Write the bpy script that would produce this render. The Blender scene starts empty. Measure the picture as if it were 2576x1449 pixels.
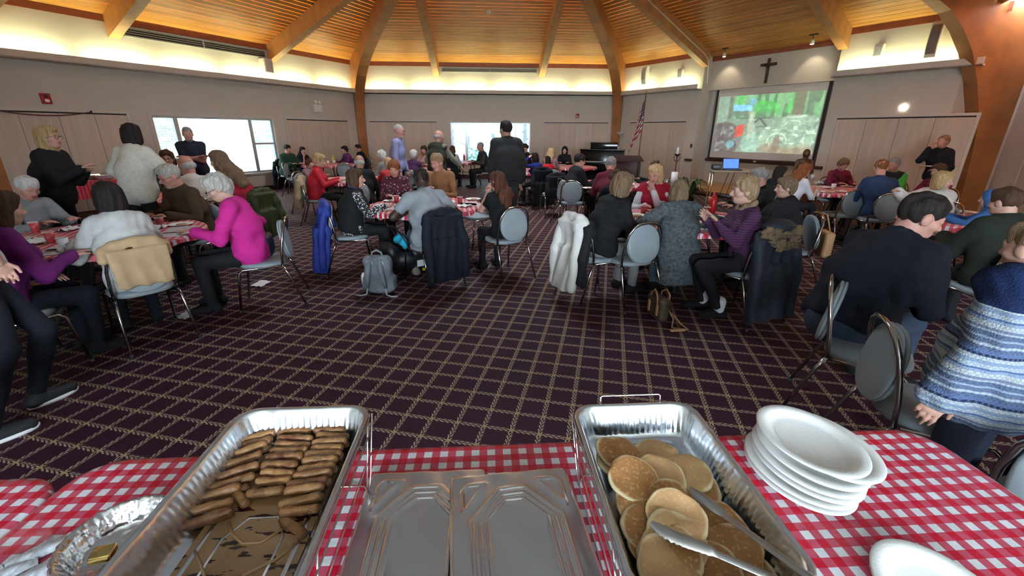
import bpy, bmesh, math, random
import numpy as np
from mathutils import Vector, Matrix, Euler

# ------------------------------------------------------------------ camera
S = bpy.context.scene
F_PX, PITCH, YAW, ROLL = 1087.7, math.radians(19.83), math.radians(3.66), math.radians(0.24)
EYE = np.array([-0.29, -8.98, 1.678])
_fw = np.array([math.sin(YAW) * math.cos(PITCH), math.cos(YAW) * math.cos(PITCH), -math.sin(PITCH)])
_r0 = np.array([math.cos(YAW), -math.sin(YAW), 0.0])
_u0 = np.cross(_r0, _fw)
_cx = math.cos(ROLL) * _r0 + math.sin(ROLL) * _u0
_cy = -math.sin(ROLL) * _r0 + math.cos(ROLL) * _u0
cam_data = bpy.data.cameras.new('camera')
cam = bpy.data.objects.new('camera', cam_data)
S.collection.objects.link(cam)
cam_data.sensor_width = 36.0
cam_data.lens = F_PX / 2576 * 36.0
cam_data.clip_start = 0.05
cam.matrix_world = Matrix(((_cx[0], _cy[0], -_fw[0], EYE[0]), (_cx[1], _cy[1], -_fw[1], EYE[1]), (_cx[2], _cy[2], -_fw[2], EYE[2]), (0, 0, 0, 1)))
S.camera = cam

# ------------------------------------------------------------------ exposure, sky
S.view_settings.view_transform = 'Standard'
S.view_settings.look = 'None'
S.view_settings.gamma = 1.0
S.view_settings.use_curve_mapping = False
S.view_settings.exposure = 1.15
W = bpy.data.worlds.new('sky'); S.world = W; W.use_nodes = True
W.node_tree.nodes['Background'].inputs[0].default_value = (0.74, 0.88, 1.0, 1)
W.node_tree.nodes['Background'].inputs[1].default_value = 19.5
try:
    S.cycles.max_bounces = 7; S.cycles.diffuse_bounces = 4; S.cycles.glossy_bounces = 3
    S.cycles.transmission_bounces = 5; S.cycles.transparent_max_bounces = 6
    S.cycles.caustics_reflective = False; S.cycles.caustics_refractive = False
    S.cycles.sample_clamp_indirect = 6.0
except Exception:
    pass

SIDE = 9.568; AP = SIDE * math.cos(math.pi / 6)
def wall_frame(k):
    a = math.radians(90 - 60 * k)
    return np.array([math.cos(a), math.sin(a), 0]), np.array([math.sin(a), -math.cos(a), 0])
def wp(k, u, z, off=0.0):                    # point on wall k (0 back, -1 left, 1 right): u to the right, off into the room
    n, t = wall_frame(k)
    if k == 2: off -= .9                    # the near right wall stands back behind the big arch
    p = n * (AP - off) + t * u; p[2] = z
    return p
def area(name, loc, size, sy, power, col, target=None, rot=None, portal=False, spread=None):
    l = bpy.data.lights.new(name, 'AREA'); l.shape = 'RECTANGLE'; l.size = size; l.size_y = sy; l.energy = power; l.color = col
    if spread: l.spread = spread
    if portal: l.cycles.is_portal = True
    o = bpy.data.objects.new(name, l); S.collection.objects.link(o); o.location = loc
    if rot is not None: o.matrix_world = Matrix.Translation(Vector(loc)) @ rot
    return o
def basis(x, y, z): return Matrix(((x[0], y[0], z[0], 0), (x[1], y[1], z[1], 0), (x[2], y[2], z[2], 0), (0, 0, 0, 1)))
UP = np.array([0, 0, 1.0])
# fluorescent strips hidden in the cove above each wall
COVE_W = 9.5
for k in (-2, -1, 0, 1, 2):
    n, t = wall_frame(k)
    for i, u in enumerate((-3.75, -2.2, -0.75, 0.75, 2.2, 3.75)):
        if k == 2 and u < -2: continue
        if k == 1 and -1.6 < u < 2.0: continue
        if k == 1 and u > 0: u = (2.92, 4.15)[i - 4]
        d = UP * 0.60 + n * 0.80; d = d / np.linalg.norm(d)     # strips tip up towards the wall
        l = area('cove_strip', wp(k, u, 3.02, 0.16), 1.15, 0.06, COVE_W, (0.97, 1.0, 0.56), rot=basis(t, np.cross(-d, t), -d))
# daylight: portals at the window openings
for k in (-1, 0):
    n, t = wall_frame(k)
    area('window_portal', wp(k, -0.3 if k == -1 else 0, 1.28, -0.05), 3.1, 1.5, 1, (1, 1, 1), rot=basis(t, UP, n), portal=True)
area('annex_portal', (0.0, -13.0, 1.6), 6.0, 1.3, 1, (1, 1, 1), rot=basis(-np.array([1.0, 0, 0]), UP, -np.array([0, 1.0, 0])), portal=True)

area('skylight_portal', (0, 0, 6.9), 2.3, 2.3, 1, (1, 1, 1), rot=Matrix.Identity(4), portal=True)

# ------------------------------------------------------------------ projecting helpers (photograph pixel -> point in the room)
def ray(px, py):
    v = _cx * ((px - 1288) / F_PX) - _cy * ((py - 724.5) / F_PX) + _fw
    return v
def at(px, py, z=0.0):
    d = ray(px, py); return EYE + d * ((z - EYE[2]) / d[2])
def at_depth(px, py, dep):
    d = ray(px, py); return EYE + d * (dep / (math.sin(YAW) * d[0] + math.cos(YAW) * d[1]))

# ------------------------------------------------------------------ object helpers
COL = S.collection
rng = random.Random(7)
def link(o, parent=None):
    COL.objects.link(o)
    if parent is not None: o.parent = parent
    return o
def tag(o, label=None, cat=None, group=None, kind=None):
    if label: o['label'] = label
    if cat: o['category'] = cat
    if group: o['group'] = group
    if kind: o['kind'] = kind
    return o
def thing(name, loc, rz=0.0, label=None, cat=None, group=None):
    o = bpy.data.objects.new(name, None); o.location = Vector(loc); o.rotation_euler = (0, 0, rz); o.empty_display_size = 0.1
    COL.objects.link(o); return tag(o, label, cat, group)
def mesh_np(name, V, Q, smooth=True):
    """mesh from arrays; Q is (n,3) or (n,4)"""
    me = bpy.data.meshes.new(name); V = np.asarray(V, np.float32); Q = np.asarray(Q, np.int32); n = Q.shape[1]
    me.vertices.add(len(V)); me.vertices.foreach_set('co', V.ravel())
    me.loops.add(Q.size); me.loops.foreach_set('vertex_index', Q.ravel())
    me.polygons.add(len(Q)); me.polygons.foreach_set('loop_start', np.arange(0, Q.size, n, dtype=np.int32))
    try: me.polygons.foreach_set('loop_total', np.full(len(Q), n, np.int32))
    except Exception: pass
    me.polygons.foreach_set('use_smooth', np.full(len(Q), smooth, bool))
    me.update(calc_edges=True); return me
def ob(name, me, mat, parent=None, loc=None, rz=None):
    o = bpy.data.objects.new(name, me)
    if mat is not None and not me.materials:
        for m in (mat if isinstance(mat, (list, tuple)) else [mat]): me.materials.append(m)
    link(o, parent)
    if loc is not None: o.location = Vector(loc)
    if rz is not None: o.rotation_euler = (0, 0, rz)
    return o
class MB:
    """collects shapes into one mesh"""
    def __init__(s): s.v = []; s.f = []; s.sm = []
    def add(s, V, Fs, smooth=False):
        b = len(s.v); s.v.extend([tuple(p) for p in V]); s.f.extend([[i + b for i in f] for f in Fs]); s.sm.extend([smooth] * len(Fs)); return s
    def hexa(s, P, smooth=False):   # 8 points: bottom loop then top loop
        return s.add(P, [[3, 2, 1, 0], [4, 5, 6, 7], [0, 1, 5, 4], [1, 2, 6, 5], [2, 3, 7, 6], [3, 0, 4, 7]], smooth)
    def box(s, lo, hi, M=None):
        x0, y0, z0 = lo; x1, y1, z1 = hi
        P = [(x0, y0, z0), (x1, y0, z0), (x1, y1, z0), (x0, y1, z0), (x0, y0, z1), (x1, y0, z1), (x1, y1, z1), (x0, y1, z1)]
        if M is not None: P = [tuple(M @ Vector(p)) for p in P]
        return s.hexa(P)
    def bbox(s, lo, hi, b=0.01, M=None):   # box with chamfered edges
        bm = bmesh.new(); bmesh.ops.create_cube(bm, size=1)
        for v in bm.verts: v.co = Vector([lo[i] + (v.co[i] + .5) * (hi[i] - lo[i]) for i in range(3)])
        bmesh.ops.bevel(bm, geom=bm.edges[:], offset=b, segments=2, affect='EDGES', profile=0.6)
        if M is not None: bm.transform(M)
        bm.verts.index_update(); s.add([v.co[:] for v in bm.verts], [[v.index for v in f.verts] for f in bm.faces], True); bm.free(); return s
    def tube(s, pts, r, n=8, closed=False, cap=True):
        P = [Vector(p) for p in pts]; N = len(P); R = r if isinstance(r, (list, tuple)) else [r] * N
        prev = None; rings = []
        for i in range(N):
            if closed: t = P[(i + 1) % N] - P[i - 1]
            else: t = P[min(i + 1, N - 1)] - P[max(i - 1, 0)]
            if t.length < 1e-9: t = Vector((0, 0, 1))
            t.normalize()
            if prev is None:
                a = Vector((0, 0, 1)) if abs(t.z) < .9 else Vector((1, 0, 0)); x = t.cross(a).normalized()
            else:
                x = prev - t * prev.dot(t); x = x.normalized() if x.length > 1e-6 else t.orthogonal().normalized()
            prev = x; y = t.cross(x)
            rings.append([P[i] + (x * math.cos(2 * math.pi * j / n) + y * math.sin(2 * math.pi * j / n)) * R[i] for j in range(n)])
        V = [p for q in rings for p in q]; Fs = []
        for i in range(N if closed else N - 1):
            a = i * n; b = ((i + 1) % N) * n
            for j in range(n): Fs.append([a + j, a + (j + 1) % n, b + (j + 1) % n, b + j])
        if cap and not closed: Fs += [list(range(n))[::-1], [(N - 1) * n + j for j in range(n)]]
        return s.add(V, Fs, True)
    def lathe(s, prof, n=24, sx=1.0, sy=1.0, M=None, cap0=True, cap1=True):
        V = []; Fs = []
        for (r, z) in prof:
            for j in range(n):
                a = 2 * math.pi * j / n; p = Vector((r * math.cos(a) * sx, r * math.sin(a) * sy, z)); V.append(M @ p if M is not None else p)
        for i in range(len(prof) - 1):
            for j in range(n): Fs.append([i * n + j, i * n + (j + 1) % n, (i + 1) * n + (j + 1) % n, (i + 1) * n + j])
        if cap0: Fs.append(list(range(n))[::-1])
        if cap1: Fs.append([(len(prof) - 1) * n + j for j in range(n)])
        return s.add(V, Fs, True)
    def extr(s, pts, d):    # polygon (list of 3-D points) extruded by vector d
        n = len(pts); d = Vector(d); V = [Vector(p) for p in pts] + [Vector(p) + d for p in pts]
        return s.add(V, [list(range(n))[::-1], [n + i for i in range(n)]] + [[i, (i + 1) % n, n + (i + 1) % n, n + i] for i in range(n)])
    def mesh(s, name):
        me = bpy.data.meshes.new(name); me.from_pydata([tuple(v) for v in s.v], [], s.f)
        me.polygons.foreach_set('use_smooth', np.array(s.sm, bool)); me.update(); return me
    def build(s, name, mat, parent=None, loc=None, rz=None): return ob(name, s.mesh(name), mat, parent, loc, rz)
def copy_tree(o, parent=None):
    c = o.copy(); COL.objects.link(c)
    if parent is not None: c.parent = parent
    for ch in list(o.children): copy_tree(ch, c)
    return c

# ------------------------------------------------------------------ materials
MATS = {}
def nd(nt, typ, loc=None, **kw):
    n = nt.nodes.new(typ)
    for k_, v in kw.items():
        if k_.startswith('i_'): n.inputs[int(k_[2:])].default_value = v
        else: setattr(n, k_, v)
    return n
def newmat(name):
    m = bpy.data.materials.new(name); m.use_nodes = True; return m, m.node_tree, m.node_tree.nodes['Principled BSDF'], m.node_tree.links
def c4(c): return (c[0], c[1], c[2], 1)
def mat(name, col, rough=.6, metal=0., spec=.5, var=0.12, vs=6., bump=0., bs=40., stretch=None, sheen=0., col2=None, coat=0., rand=0., trans=0., alpha=1., emit=None, det=3.):
    """plain procedural material: base colour with noise variation and fine relief"""
    if name in MATS: return MATS[name]
    m, nt, B, L = newmat(name); MATS[name] = m
    B.inputs['Roughness'].default_value = rough; B.inputs['Metallic'].default_value = metal
    B.inputs['Specular IOR Level'].default_value = spec; B.inputs['Sheen Weight'].default_value = sheen
    B.inputs['Coat Weight'].default_value = coat; B.inputs['Transmission Weight'].default_value = trans; B.inputs['Alpha'].default_value = alpha
    if emit: B.inputs['Emission Color'].default_value = c4(emit[:3]); B.inputs['Emission Strength'].default_value = emit[3]
    tc = nd(nt, 'ShaderNodeTexCoord'); src = tc.outputs['Object']
    if stretch:
        mp = nd(nt, 'ShaderNodeMapping'); mp.inputs['Scale'].default_value = stretch; L.new(src, mp.inputs[0]); src = mp.outputs[0]
    nz = nd(nt, 'ShaderNodeTexNoise'); nz.inputs['Scale'].default_value = vs; nz.inputs['Detail'].default_value = det; L.new(src, nz.inputs['Vector'])
    if rand:
        oi = nd(nt, 'ShaderNodeObjectInfo'); ad = nd(nt, 'ShaderNodeVectorMath', operation='ADD'); L.new(src, ad.inputs[0])
        sc = nd(nt, 'ShaderNodeVectorMath', operation='SCALE'); cb = nd(nt, 'ShaderNodeCombineXYZ')
        for i in range(3): L.new(oi.outputs['Random'], cb.inputs[i])
        L.new(cb.outputs[0], sc.inputs[0]); sc.inputs['Scale'].default_value = 37.; L.new(sc.outputs[0], ad.inputs[1]); L.new(ad.outputs[0], nz.inputs['Vector'])
    mx = nd(nt, 'ShaderNodeMix', data_type='RGBA')
    lo = [max(0, c * (1 - var)) for c in col]; hi = [min(1, c * (1 + var)) for c in (col2 or col)]
    if col2: lo = col; hi = col2
    mx.inputs['A'].default_value = c4(lo); mx.inputs['B'].default_value = c4(hi)
    rp = nd(nt, 'ShaderNodeMapRange'); rp.inputs['From Min'].default_value = .3; rp.inputs['From Max'].default_value = .7
    L.new(nz.outputs['Fac'], rp.inputs['Value']); L.new(rp.outputs[0], mx.inputs['Factor'])
    out = mx.outputs['Result']
    if rand:
        hs = nd(nt, 'ShaderNodeHueSaturation'); mr = nd(nt, 'ShaderNodeMapRange'); mr.inputs['To Min'].default_value = 1 - rand; mr.inputs['To Max'].default_value = 1 + rand
        L.new(oi.outputs['Random'], mr.inputs['Value']); L.new(mr.outputs[0], hs.inputs['Value']); L.new(out, hs.inputs['Color']); out = hs.outputs[0]
    L.new(out, B.inputs['Base Color'])
    if bump:
        n2 = nd(nt, 'ShaderNodeTexNoise'); n2.inputs['Scale'].default_value = bs; n2.inputs['Detail'].default_value = 2; L.new(src, n2.inputs['Vector'])
        bp = nd(nt, 'ShaderNodeBump'); bp.inputs['Strength'].default_value = bump; bp.inputs['Distance'].default_value = .01
        L.new(n2.outputs['Fac'], bp.inputs['Height']); L.new(bp.outputs[0], B.inputs['Normal'])
    return m
def math_n(nt, op, a, b=None, c=None):
    n = nt.nodes.new('ShaderNodeMath'); n.operation = op
    for i, v in enumerate((a, b, c)):
        if v is None: continue
        if isinstance(v, (int, float)): n.inputs[i].default_value = v
        else: nt.links.new(v, n.inputs[i])
    return n.outputs[0]
def mixc(nt, f, a, b):
    n = nt.nodes.new('ShaderNodeMix'); n.data_type = 'RGBA'
    for key, v in (('Factor', f), ('A', a), ('B', b)):
        if isinstance(v, (int, float)): n.inputs[key].default_value = v
        elif isinstance(v, tuple): n.inputs[key].default_value = c4(v)
        else: nt.links.new(v, n.inputs[key])
    return n.outputs['Result']
# ------------------------------------------------------------------ materials of the room
M_wall = mat('wall_paint', (.575, .52, .45), .85, var=.03, vs=1.2)
M_trimw = mat('painted_trim', (.60, .54, .48), .6, var=.03)
M_door = mat('birch_door', (.56, .465, .375), .55, var=.08, vs=2., stretch=(6, 6, .5), rand=.06)
M_beam = mat('glulam', (.47, .225, .075), .45, var=.18, vs=3., stretch=(1.5, 1.5, 1.5), det=6)
M_arch = mat('arch_glulam', (.37, .15, .046), .42, var=.22, vs=2.5, det=6)
M_plank = mat('pine_plank', (.50, .235, .052), .42, var=.2, vs=3., stretch=(.5, 5, 5), rand=.2, det=5)
M_red = mat('crown_trim', (.27, .075, .03), .5, var=.15)
M_darkwood = mat('dark_wood', (.07, .022, .014), .4, var=.25, vs=8., stretch=(1, 1, 6))
M_base = mat('baseboard_paint', (.05, .012, .018), .5)
M_alu = mat('aluminium', (.62, .64, .66), .35, .6, var=.04)
M_white = mat('white_plastic', (.75, .74, .70), .45, var=.03)
M_black = mat('black_plastic', (.012, .012, .014), .4, var=.1)
M_steel = mat('brushed_steel', (.55, .55, .55), .3, 1., var=.05)
M_grey = mat('grey_enamel', (.36, .36, .34), .5, var=.05)
M_redp = mat('red_plastic', (.35, .012, .015), .35, var=.05)
def glass_mat(name, tint=(.95, .98, 1.), gl=.06):
    m, nt, B, L = newmat(name); nt.nodes.remove(B)
    t = nd(nt, 'ShaderNodeBsdfTransparent'); t.inputs[0].default_value = c4(tint)
    g = nd(nt, 'ShaderNodeBsdfGlossy'); g.inputs['Roughness'].default_value = .03
    lw = nd(nt, 'ShaderNodeLayerWeight'); lw.inputs[0].default_value = .25
    mx = nd(nt, 'ShaderNodeMixShader'); L.new(math_n(nt, 'MULTIPLY_ADD', lw.outputs['Facing'], .25, gl), mx.inputs[0])
    L.new(t.outputs[0], mx.inputs[1]); L.new(g.outputs[0], mx.inputs[2]); L.new(mx.outputs[0], nt.nodes['Material Output'].inputs[0]); return m
M_glass = glass_mat('window_glass')
M_tint = glass_mat('dimmed_view_glass', (.29, .315, .32), .02); M_tint2 = glass_mat('half_dimmed_glass', (.46, .485, .49), .02)  # pane tint added to tone down the overbright view outside

def carpet_material():
    m, nt, B, L = newmat('lattice_carpet')
    B.inputs['Roughness'].default_value = .7; B.inputs['Specular IOR Level'].default_value = .14
    tc = nd(nt, 'ShaderNodeTexCoord'); sx = nd(nt, 'ShaderNodeSeparateXYZ'); L.new(tc.outputs['Object'], sx.inputs[0])
    M = lambda op, a, b=None, c=None: math_n(nt, op, a, b, c)
    dx = M('ADD', sx.outputs[0], .64); dy = M('ADD', sx.outputs[1], 6.699)
    p = .1692
    u = M('ADD', M('MULTIPLY', dx, .9613 / p), M('MULTIPLY', dy, -.2756 / p))
    v = M('ADD', M('MULTIPLY', dx, .2756 / p), M('MULTIPLY', dy, .9613 / p))
    fu = M('SUBTRACT', M('FRACT', M('ADD', u, .5)), .5); fv = M('SUBTRACT', M('FRACT', M('ADD', v, .5)), .5)
    def vine(s, f):     # leaves in pairs along a line; s runs along it, f is the signed distance to it
        af = M('ABSOLUTE', f); side = M('MULTIPLY', M('GREATER_THAN', f, 0.), .5)
        ph = M('FRACT', M('ADD', M('MULTIPLY_ADD', af, -9., M('MULTIPLY', s, 5.)), side))
        leaf = M('MULTIPLY', M('LESS_THAN', M('ABSOLUTE', M('SUBTRACT', ph, .5)), .29), M('LESS_THAN', af, M('MULTIPLY_ADD', M('SINE', M('MULTIPLY', s, 31.4)), .018, .088)))
        return M('MULTIPLY', leaf, M('GREATER_THAN', af, .006))
    vine_u = vine(u, fv); vine_v = vine(v, fu)
    r = M('SQRT', M('ADD', M('MULTIPLY', fu, fu), M('MULTIPLY', fv, fv))); th = M('ARCTAN2', fv, fu)
    pet = M('MULTIPLY', M('LESS_THAN', r, M('MULTIPLY_ADD', M('COSINE', M('MULTIPLY_ADD', th, 6., .6)), .05, .105)), M('GREATER_THAN', r, .035))
    cen = M('LESS_THAN', r, .028)
    near = M('LESS_THAN', r, .15)
    vin = M('MULTIPLY', M('MAXIMUM', vine_u, vine_v), M('SUBTRACT', 1., near))
    nz = nd(nt, 'ShaderNodeTexNoise'); nz.inputs['Scale'].default_value = 150.; L.new(tc.outputs['Object'], nz.inputs[0])
    n2 = nd(nt, 'ShaderNodeTexNoise'); n2.inputs['Scale'].default_value = 1.2; L.new(tc.outputs['Object'], n2.inputs[0])
    base = mixc(nt, n2.outputs['Fac'], (.027, .006, .0145), (.038, .009, .021))
    c = mixc(nt, M('MULTIPLY', vin, .95), base, (.31, .24, .165))
    c = mixc(nt, pet, c, (.36, .25, .135)); c = mixc(nt, cen, c, (.40, .26, .12))
    hs = nd(nt, 'ShaderNodeHueSaturation'); L.new(c, hs.inputs['Color']); L.new(M('MULTIPLY_ADD', nz.outputs['Fac'], .9, .55), hs.inputs['Value'])
    L.new(hs.outputs[0], B.inputs['Base Color'])
    bp = nd(nt, 'ShaderNodeBump'); bp.inputs['Strength'].default_value = .4; bp.inputs['Distance'].default_value = .004; L.new(nz.outputs['Fac'], bp.inputs['Height']); L.new(bp.outputs[0], B.inputs['Normal'])
    return m
M_carpet = carpet_material()
fl = MB()
hexp = [(9.9 * math.cos(math.radians(a)), 9.9 * math.sin(math.radians(a)), -.1) for a in (120, 180)] + [(-5.6, -8.5, -.1), (-5.6, -13.2, -.1), (5.6, -13.2, -.1), (5.6, -8.7, -.1), (11.2, .3, -.1)] + [(9.9 * math.cos(math.radians(a)), 9.9 * math.sin(math.radians(a)), -.1) for a in (60,)]
fl.extr(hexp, (0, 0, .1))
tag(fl.build('floor', M_carpet), kind='structure')

def wbox(mb, k, u0, u1, z0, z1, o0, o1):      # box on wall k, offsets o0 < o1 into the room
    P = [wp(k, a, z, o) for z in (z0, z1) for a, o in ((u0, o0), (u0, o1), (u1, o1), (u1, o0))]
    return mb.hexa(P)
WN = {0: 'back', -1: 'left', 1: 'right', 2: 'near_right', -2: 'near_left', 3: 'front'}
H2 = SIDE / 2
CEIL_Z = 4.0; SLOPE = .372
def wall(k, spans, win=None, zt=4.05, hole=None):
    mb = MB()
    for (u0, u1) in spans:
        if win and u0 < win[0] < u1:
            a, b, z0, z1 = win
            wbox(mb, k, u0, a, 0, zt, -.18, 0); wbox(mb, k, b, u1, 0, zt, -.18, 0); wbox(mb, k, a, b, 0, z0, -.18, 0); wbox(mb, k, a, b, z1, zt, -.18, 0)
        else: wbox(mb, k, u0, u1, 0, zt, -.18, 0)
    return mb
WIN0 = (-1.5, 1.48, .55, 2.0); WINL = (-1.88, 1.26, .53, 2.02)
tag(wall(0, [(-H2 + .16, H2 - .16)], WIN0).build('wall_back', M_wall), kind='structure')
tag(wall(-1, [(-H2 + .16, H2 - .16)], WINL).build('wall_left', M_wall), kind='structure')
REC0, REC1, RECD = -1.36, 2.27, .75
mbw = wall(1, [(-H2 + .16, REC0), (REC1, H2 - .16)])
mbw.box((9.47, .136, 0), (10.6, .3, 4.05)).box((10.5, -.3, -.05), (11.4, .5, 4.4))  # second box: unseen plug added against a light leak behind the arch
wbox(mbw, 1, REC0 - .18, REC0, 0, 4.05, -RECD, -.17); wbox(mbw, 1, REC1, REC1 + .18, 0, 4.05, -RECD, -.17)
wbox(mbw, 1, REC0 - .18, REC1 + .18, 0, 3.95, -RECD - .15, -RECD)
wbox(mbw, 1, REC0, REC1, 2.93, 3.9, -.60, -.36)
tag(mbw.build('wall_right', M_wall), kind='structure')
for wn, ang in (('wall_back', 120), ('wall_back', 60), ('wall_left', 180)):      # unseen filler boxes added to stop light leaking past the arch legs
    a_ = math.radians(ang); m_ = MB().box((9.56, -.8, 0), (9.9, .8, 4.2), Matrix.Rotation(a_, 4, 'Z')); m_.build('corner_filler', M_wall, bpy.data.objects[wn])
tag(wall(2, [(-H2 - .42, H2 + .1)]).build('wall_near_right', M_wall), kind='structure')
tag(wall(-2, [(-H2 - .1, H2 + .1)]).build('wall_near_left', M_wall), kind='structure')
mbf = MB(); wbox(mbf, 3, -H2 - .1, -3.6, 0, 4.05, -.18, 0); wbox(mbf, 3, 3.6, H2 + .1, 0, 4.05, -.18, 0); wbox(mbf, 3, -3.6, 3.6, 2.9, 4.05, -.18, 0)
tag(mbf.build('wall_front', M_wall), kind='structure')
# the room behind the serving table: an annex with a long window
an = MB()
an.box((-5.2, -13.1, 0), (-5.0, -8.4, 3.1)).box((5.0, -13.1, 0), (5.2, -8.4, 3.1)).box((-5.2, -13.1, 0), (5.2, -12.95, .9)).box((-5.2, -13.1, 2.25), (5.2, -12.95, 3.1)).box((-5.2, -13.1, .9), (-3.0, -12.95, 2.25)).box((3.0, -13.1, .9), (5.2, -12.95, 2.25))
tag(an.build('wall_annex', M_wall), kind='structure')
tag(MB().box((-5.2, -13.1, 3.0), (5.2, -8.45, 3.1)).build('ceiling_annex', M_trimw), kind='structure')

tag(MB().extr([(-4.9, -8.44, 3.05), (4.9, -8.44, 3.05), (7.0, -4.7, 3.05), (-7.0, -4.7, 3.05)], (0, 0, .12)).build('ceiling_serving', mat('ceiling_paint', (.62, .60, .57), .85, var=.03)), kind='structure')   # flat lower ceiling over the serving end
# ceiling: backing, planks, beams, arches, crown trim
apex = CEIL_Z + AP * SLOPE
cb = MB()
for k in range(-2, 4):
    a = wp(k, -H2 - .4, CEIL_Z + .05 - .26, -.7); b = wp(k, H2 + .4, CEIL_Z + .05 - .26, -.7)
    e_ = 1.25 * math.tan(math.pi / 6); n_k, t_k = wall_frame(k); zc = apex + .05 - 1.25 * SLOPE; c_ = n_k * 1.25 + t_k * e_; d_ = n_k * 1.25 - t_k * e_; c_[2] = d_[2] = zc
    cb.add([a, b, c_, d_], [[0, 1, 2, 3], [3, 2, 1, 0]])
ceil = tag(cb.build('ceiling', M_plank), kind='structure')
PW = .146; cs = 1 / math.sqrt(1 + SLOPE ** 2)
def plank_me(h0, h1, w):
    m = MB(); g = .011; c = .007
    m.hexa([(-h0, 0, 0), (h0, 0, 0), (h1, w - g, 0), (-h1, w - g, 0)][:0] or [(-h0, c, 0), (h0, c, 0), (h1, w - g - c, 0), (-h1, w - g - c, 0), (-h0, 0, .012), (h0, 0, .012), (h1, w - g, .012), (-h1, w - g, .012)])
    return m.mesh('plank')
nplank = {0: 34, -1: 34, 1: 36, 2: 8, -2: 8}
for k, cnt in nplank.items():
    n, t = wall_frame(k); sd = -n * cs + UP * SLOPE * cs; nn = np.cross(t, sd)
    for j in range(-3 if k == 1 else 0, cnt):
        r0 = AP - j * PW * cs; r1 = AP - (j + 1) * PW * cs; T30 = math.tan(math.pi / 6)
        if j < 0: me = plank_me(1.83, 1.83, PW)
        else: me = plank_me(r0 * T30 - .02, r1 * T30 - .02, PW)
        o = ob('plank', me, M_plank, ceil)
        p = n * r0 + (t * .455 if j < 0 else 0); p = np.array(p) ; p[2] = CEIL_Z + (AP - r0) * SLOPE
        o.matrix_world = Matrix.Translation(Vector(p)) @ basis(t, sd, nn)
# skylight at the crown
sky_ = MB()
for k in range(6):
    n, t = wall_frame(k); e = 1.25 * math.tan(math.pi / 6); P_ = []
    for z in (apex - 1.3 * SLOPE - .1, apex + .25):
        for r in (1.25, 1.33): a = n * r - t * (r * .5774); b = n * r + t * (r * .5774); a[2] = b[2] = z; P_ += [a, b]
    sky_.hexa([P_[0], P_[1], P_[3], P_[2], P_[4], P_[5], P_[7], P_[6]])
sl = tag(sky_.build('window_3', M_beam), kind='structure')
for k in range(6):
    n, t = wall_frame(k); a = n * 1.3 - t * .75; b = n * 1.3 + t * .75; a[2] = b[2] = apex + .24; c = np.array([0, 0, apex + .45])
    MB().add([a, b, c], [[0, 1, 2]]).build('pane', M_glass, sl); MB().tube([a, c], .03, 6).build('glazing_bar', M_alu, sl)
mr = MB()
for k in range(-2, 4):
    n, t = wall_frame(k); sd = -n * cs + UP * SLOPE * cs; nn = np.cross(t, sd)
    for j in range(nplank.get(k, 0), 60):
        r0 = AP - j * PW * cs; r1 = r0 - (PW - .011) * cs
        if r1 < 1.25: break
        T30 = math.tan(math.pi / 6); z0 = CEIL_Z + (AP - r0) * SLOPE; z1 = CEIL_Z + (AP - r1) * SLOPE
        a, b, c, d = n * r0 - t * r0 * T30, n * r0 + t * r0 * T30, n * r1 + t * r1 * T30, n * r1 - t * r1 * T30
        a[2] = b[2] = z0; c[2] = d[2] = z1
        mr.hexa([a, b, c, d, a + nn * .01, b + nn * .01, c + nn * .01, d + nn * .01])
tag(mr.build('upper_planks', M_plank, ceil), kind='stuff')
for k, us in {0: (-1.93, 1.86), -1: (-2.2, 1.55), 1: (-1.34, 2.3), 2: (-1.9, 1.9), -2: (-1.9, 1.9)}.items():
    n, t = wall_frame(k)
    for u in us:
        h = .21 / 2; D = .42
        pts = []
        r1 = abs(u) / math.tan(math.pi / 6) + .1
        for (r, dz) in ((AP - .01, -D - .02), (AP - .01, -.02), (r1, -.02), (r1, -D - .02)):
            p = n * r + t * (u - h); p[2] = CEIL_Z + (AP - r) * SLOPE + dz; pts.append(p)
        b = MB().extr(pts, t * 2 * h).build('beam', M_beam, ceil)
inner = [(9.45, 0), (9.44, 1.0), (9.43, 1.7), (9.38, 2.3), (9.28, 2.75), (9.1, 3.12), (8.8, 3.45), (8.4, 3.74), (7.8, 4.04), (7.0, 4.36), (6.0, 4.71), (4.5, 5.2), (1.3, 6.25)]
inner_near = [(10.02, 0), (9.98, .6), (9.93, 1.2), (9.85, 1.7), (9.72, 2.15), (9.47, 2.69), (9.18, 3.18), (8.85, 3.56), (8.5, 3.86), (8.0, 4.12), (7.0, 4.48), (6.0, 4.8), (4.5, 5.25), (1.3, 6.25)]
for ci, ang in enumerate((120, 60, 0, 180, -60, -120)):
    a = math.radians(ang); d = np.array([math.cos(a), math.sin(a), 0]); q = np.array([-d[1], d[0], 0]); h = .165 if ang != 0 else .135
    pf = inner_near if ang in (0,) else inner
    out = [(1.3, 6.85), (4.5, 5.9), (8.0, 5.3), (11.3, 5.4), (11.3, 3.5), (10.62, 3.1), (10.6, 2.0), (10.5, 0)] if ang == 0 else [(1.3, 6.85), (4.5, 5.9), (8.6, 4.55), (9.6, 4.3), (9.95, 4.0), (9.98, 0)]
    m = MB(); N = len(pf)
    prof = pf + out
    P0 = [d * r + UP * z - q * h for r, z in prof]
    m.extr(P0, q * 2 * h)
    ar = m.build('arch', M_arch, ceil)
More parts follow.
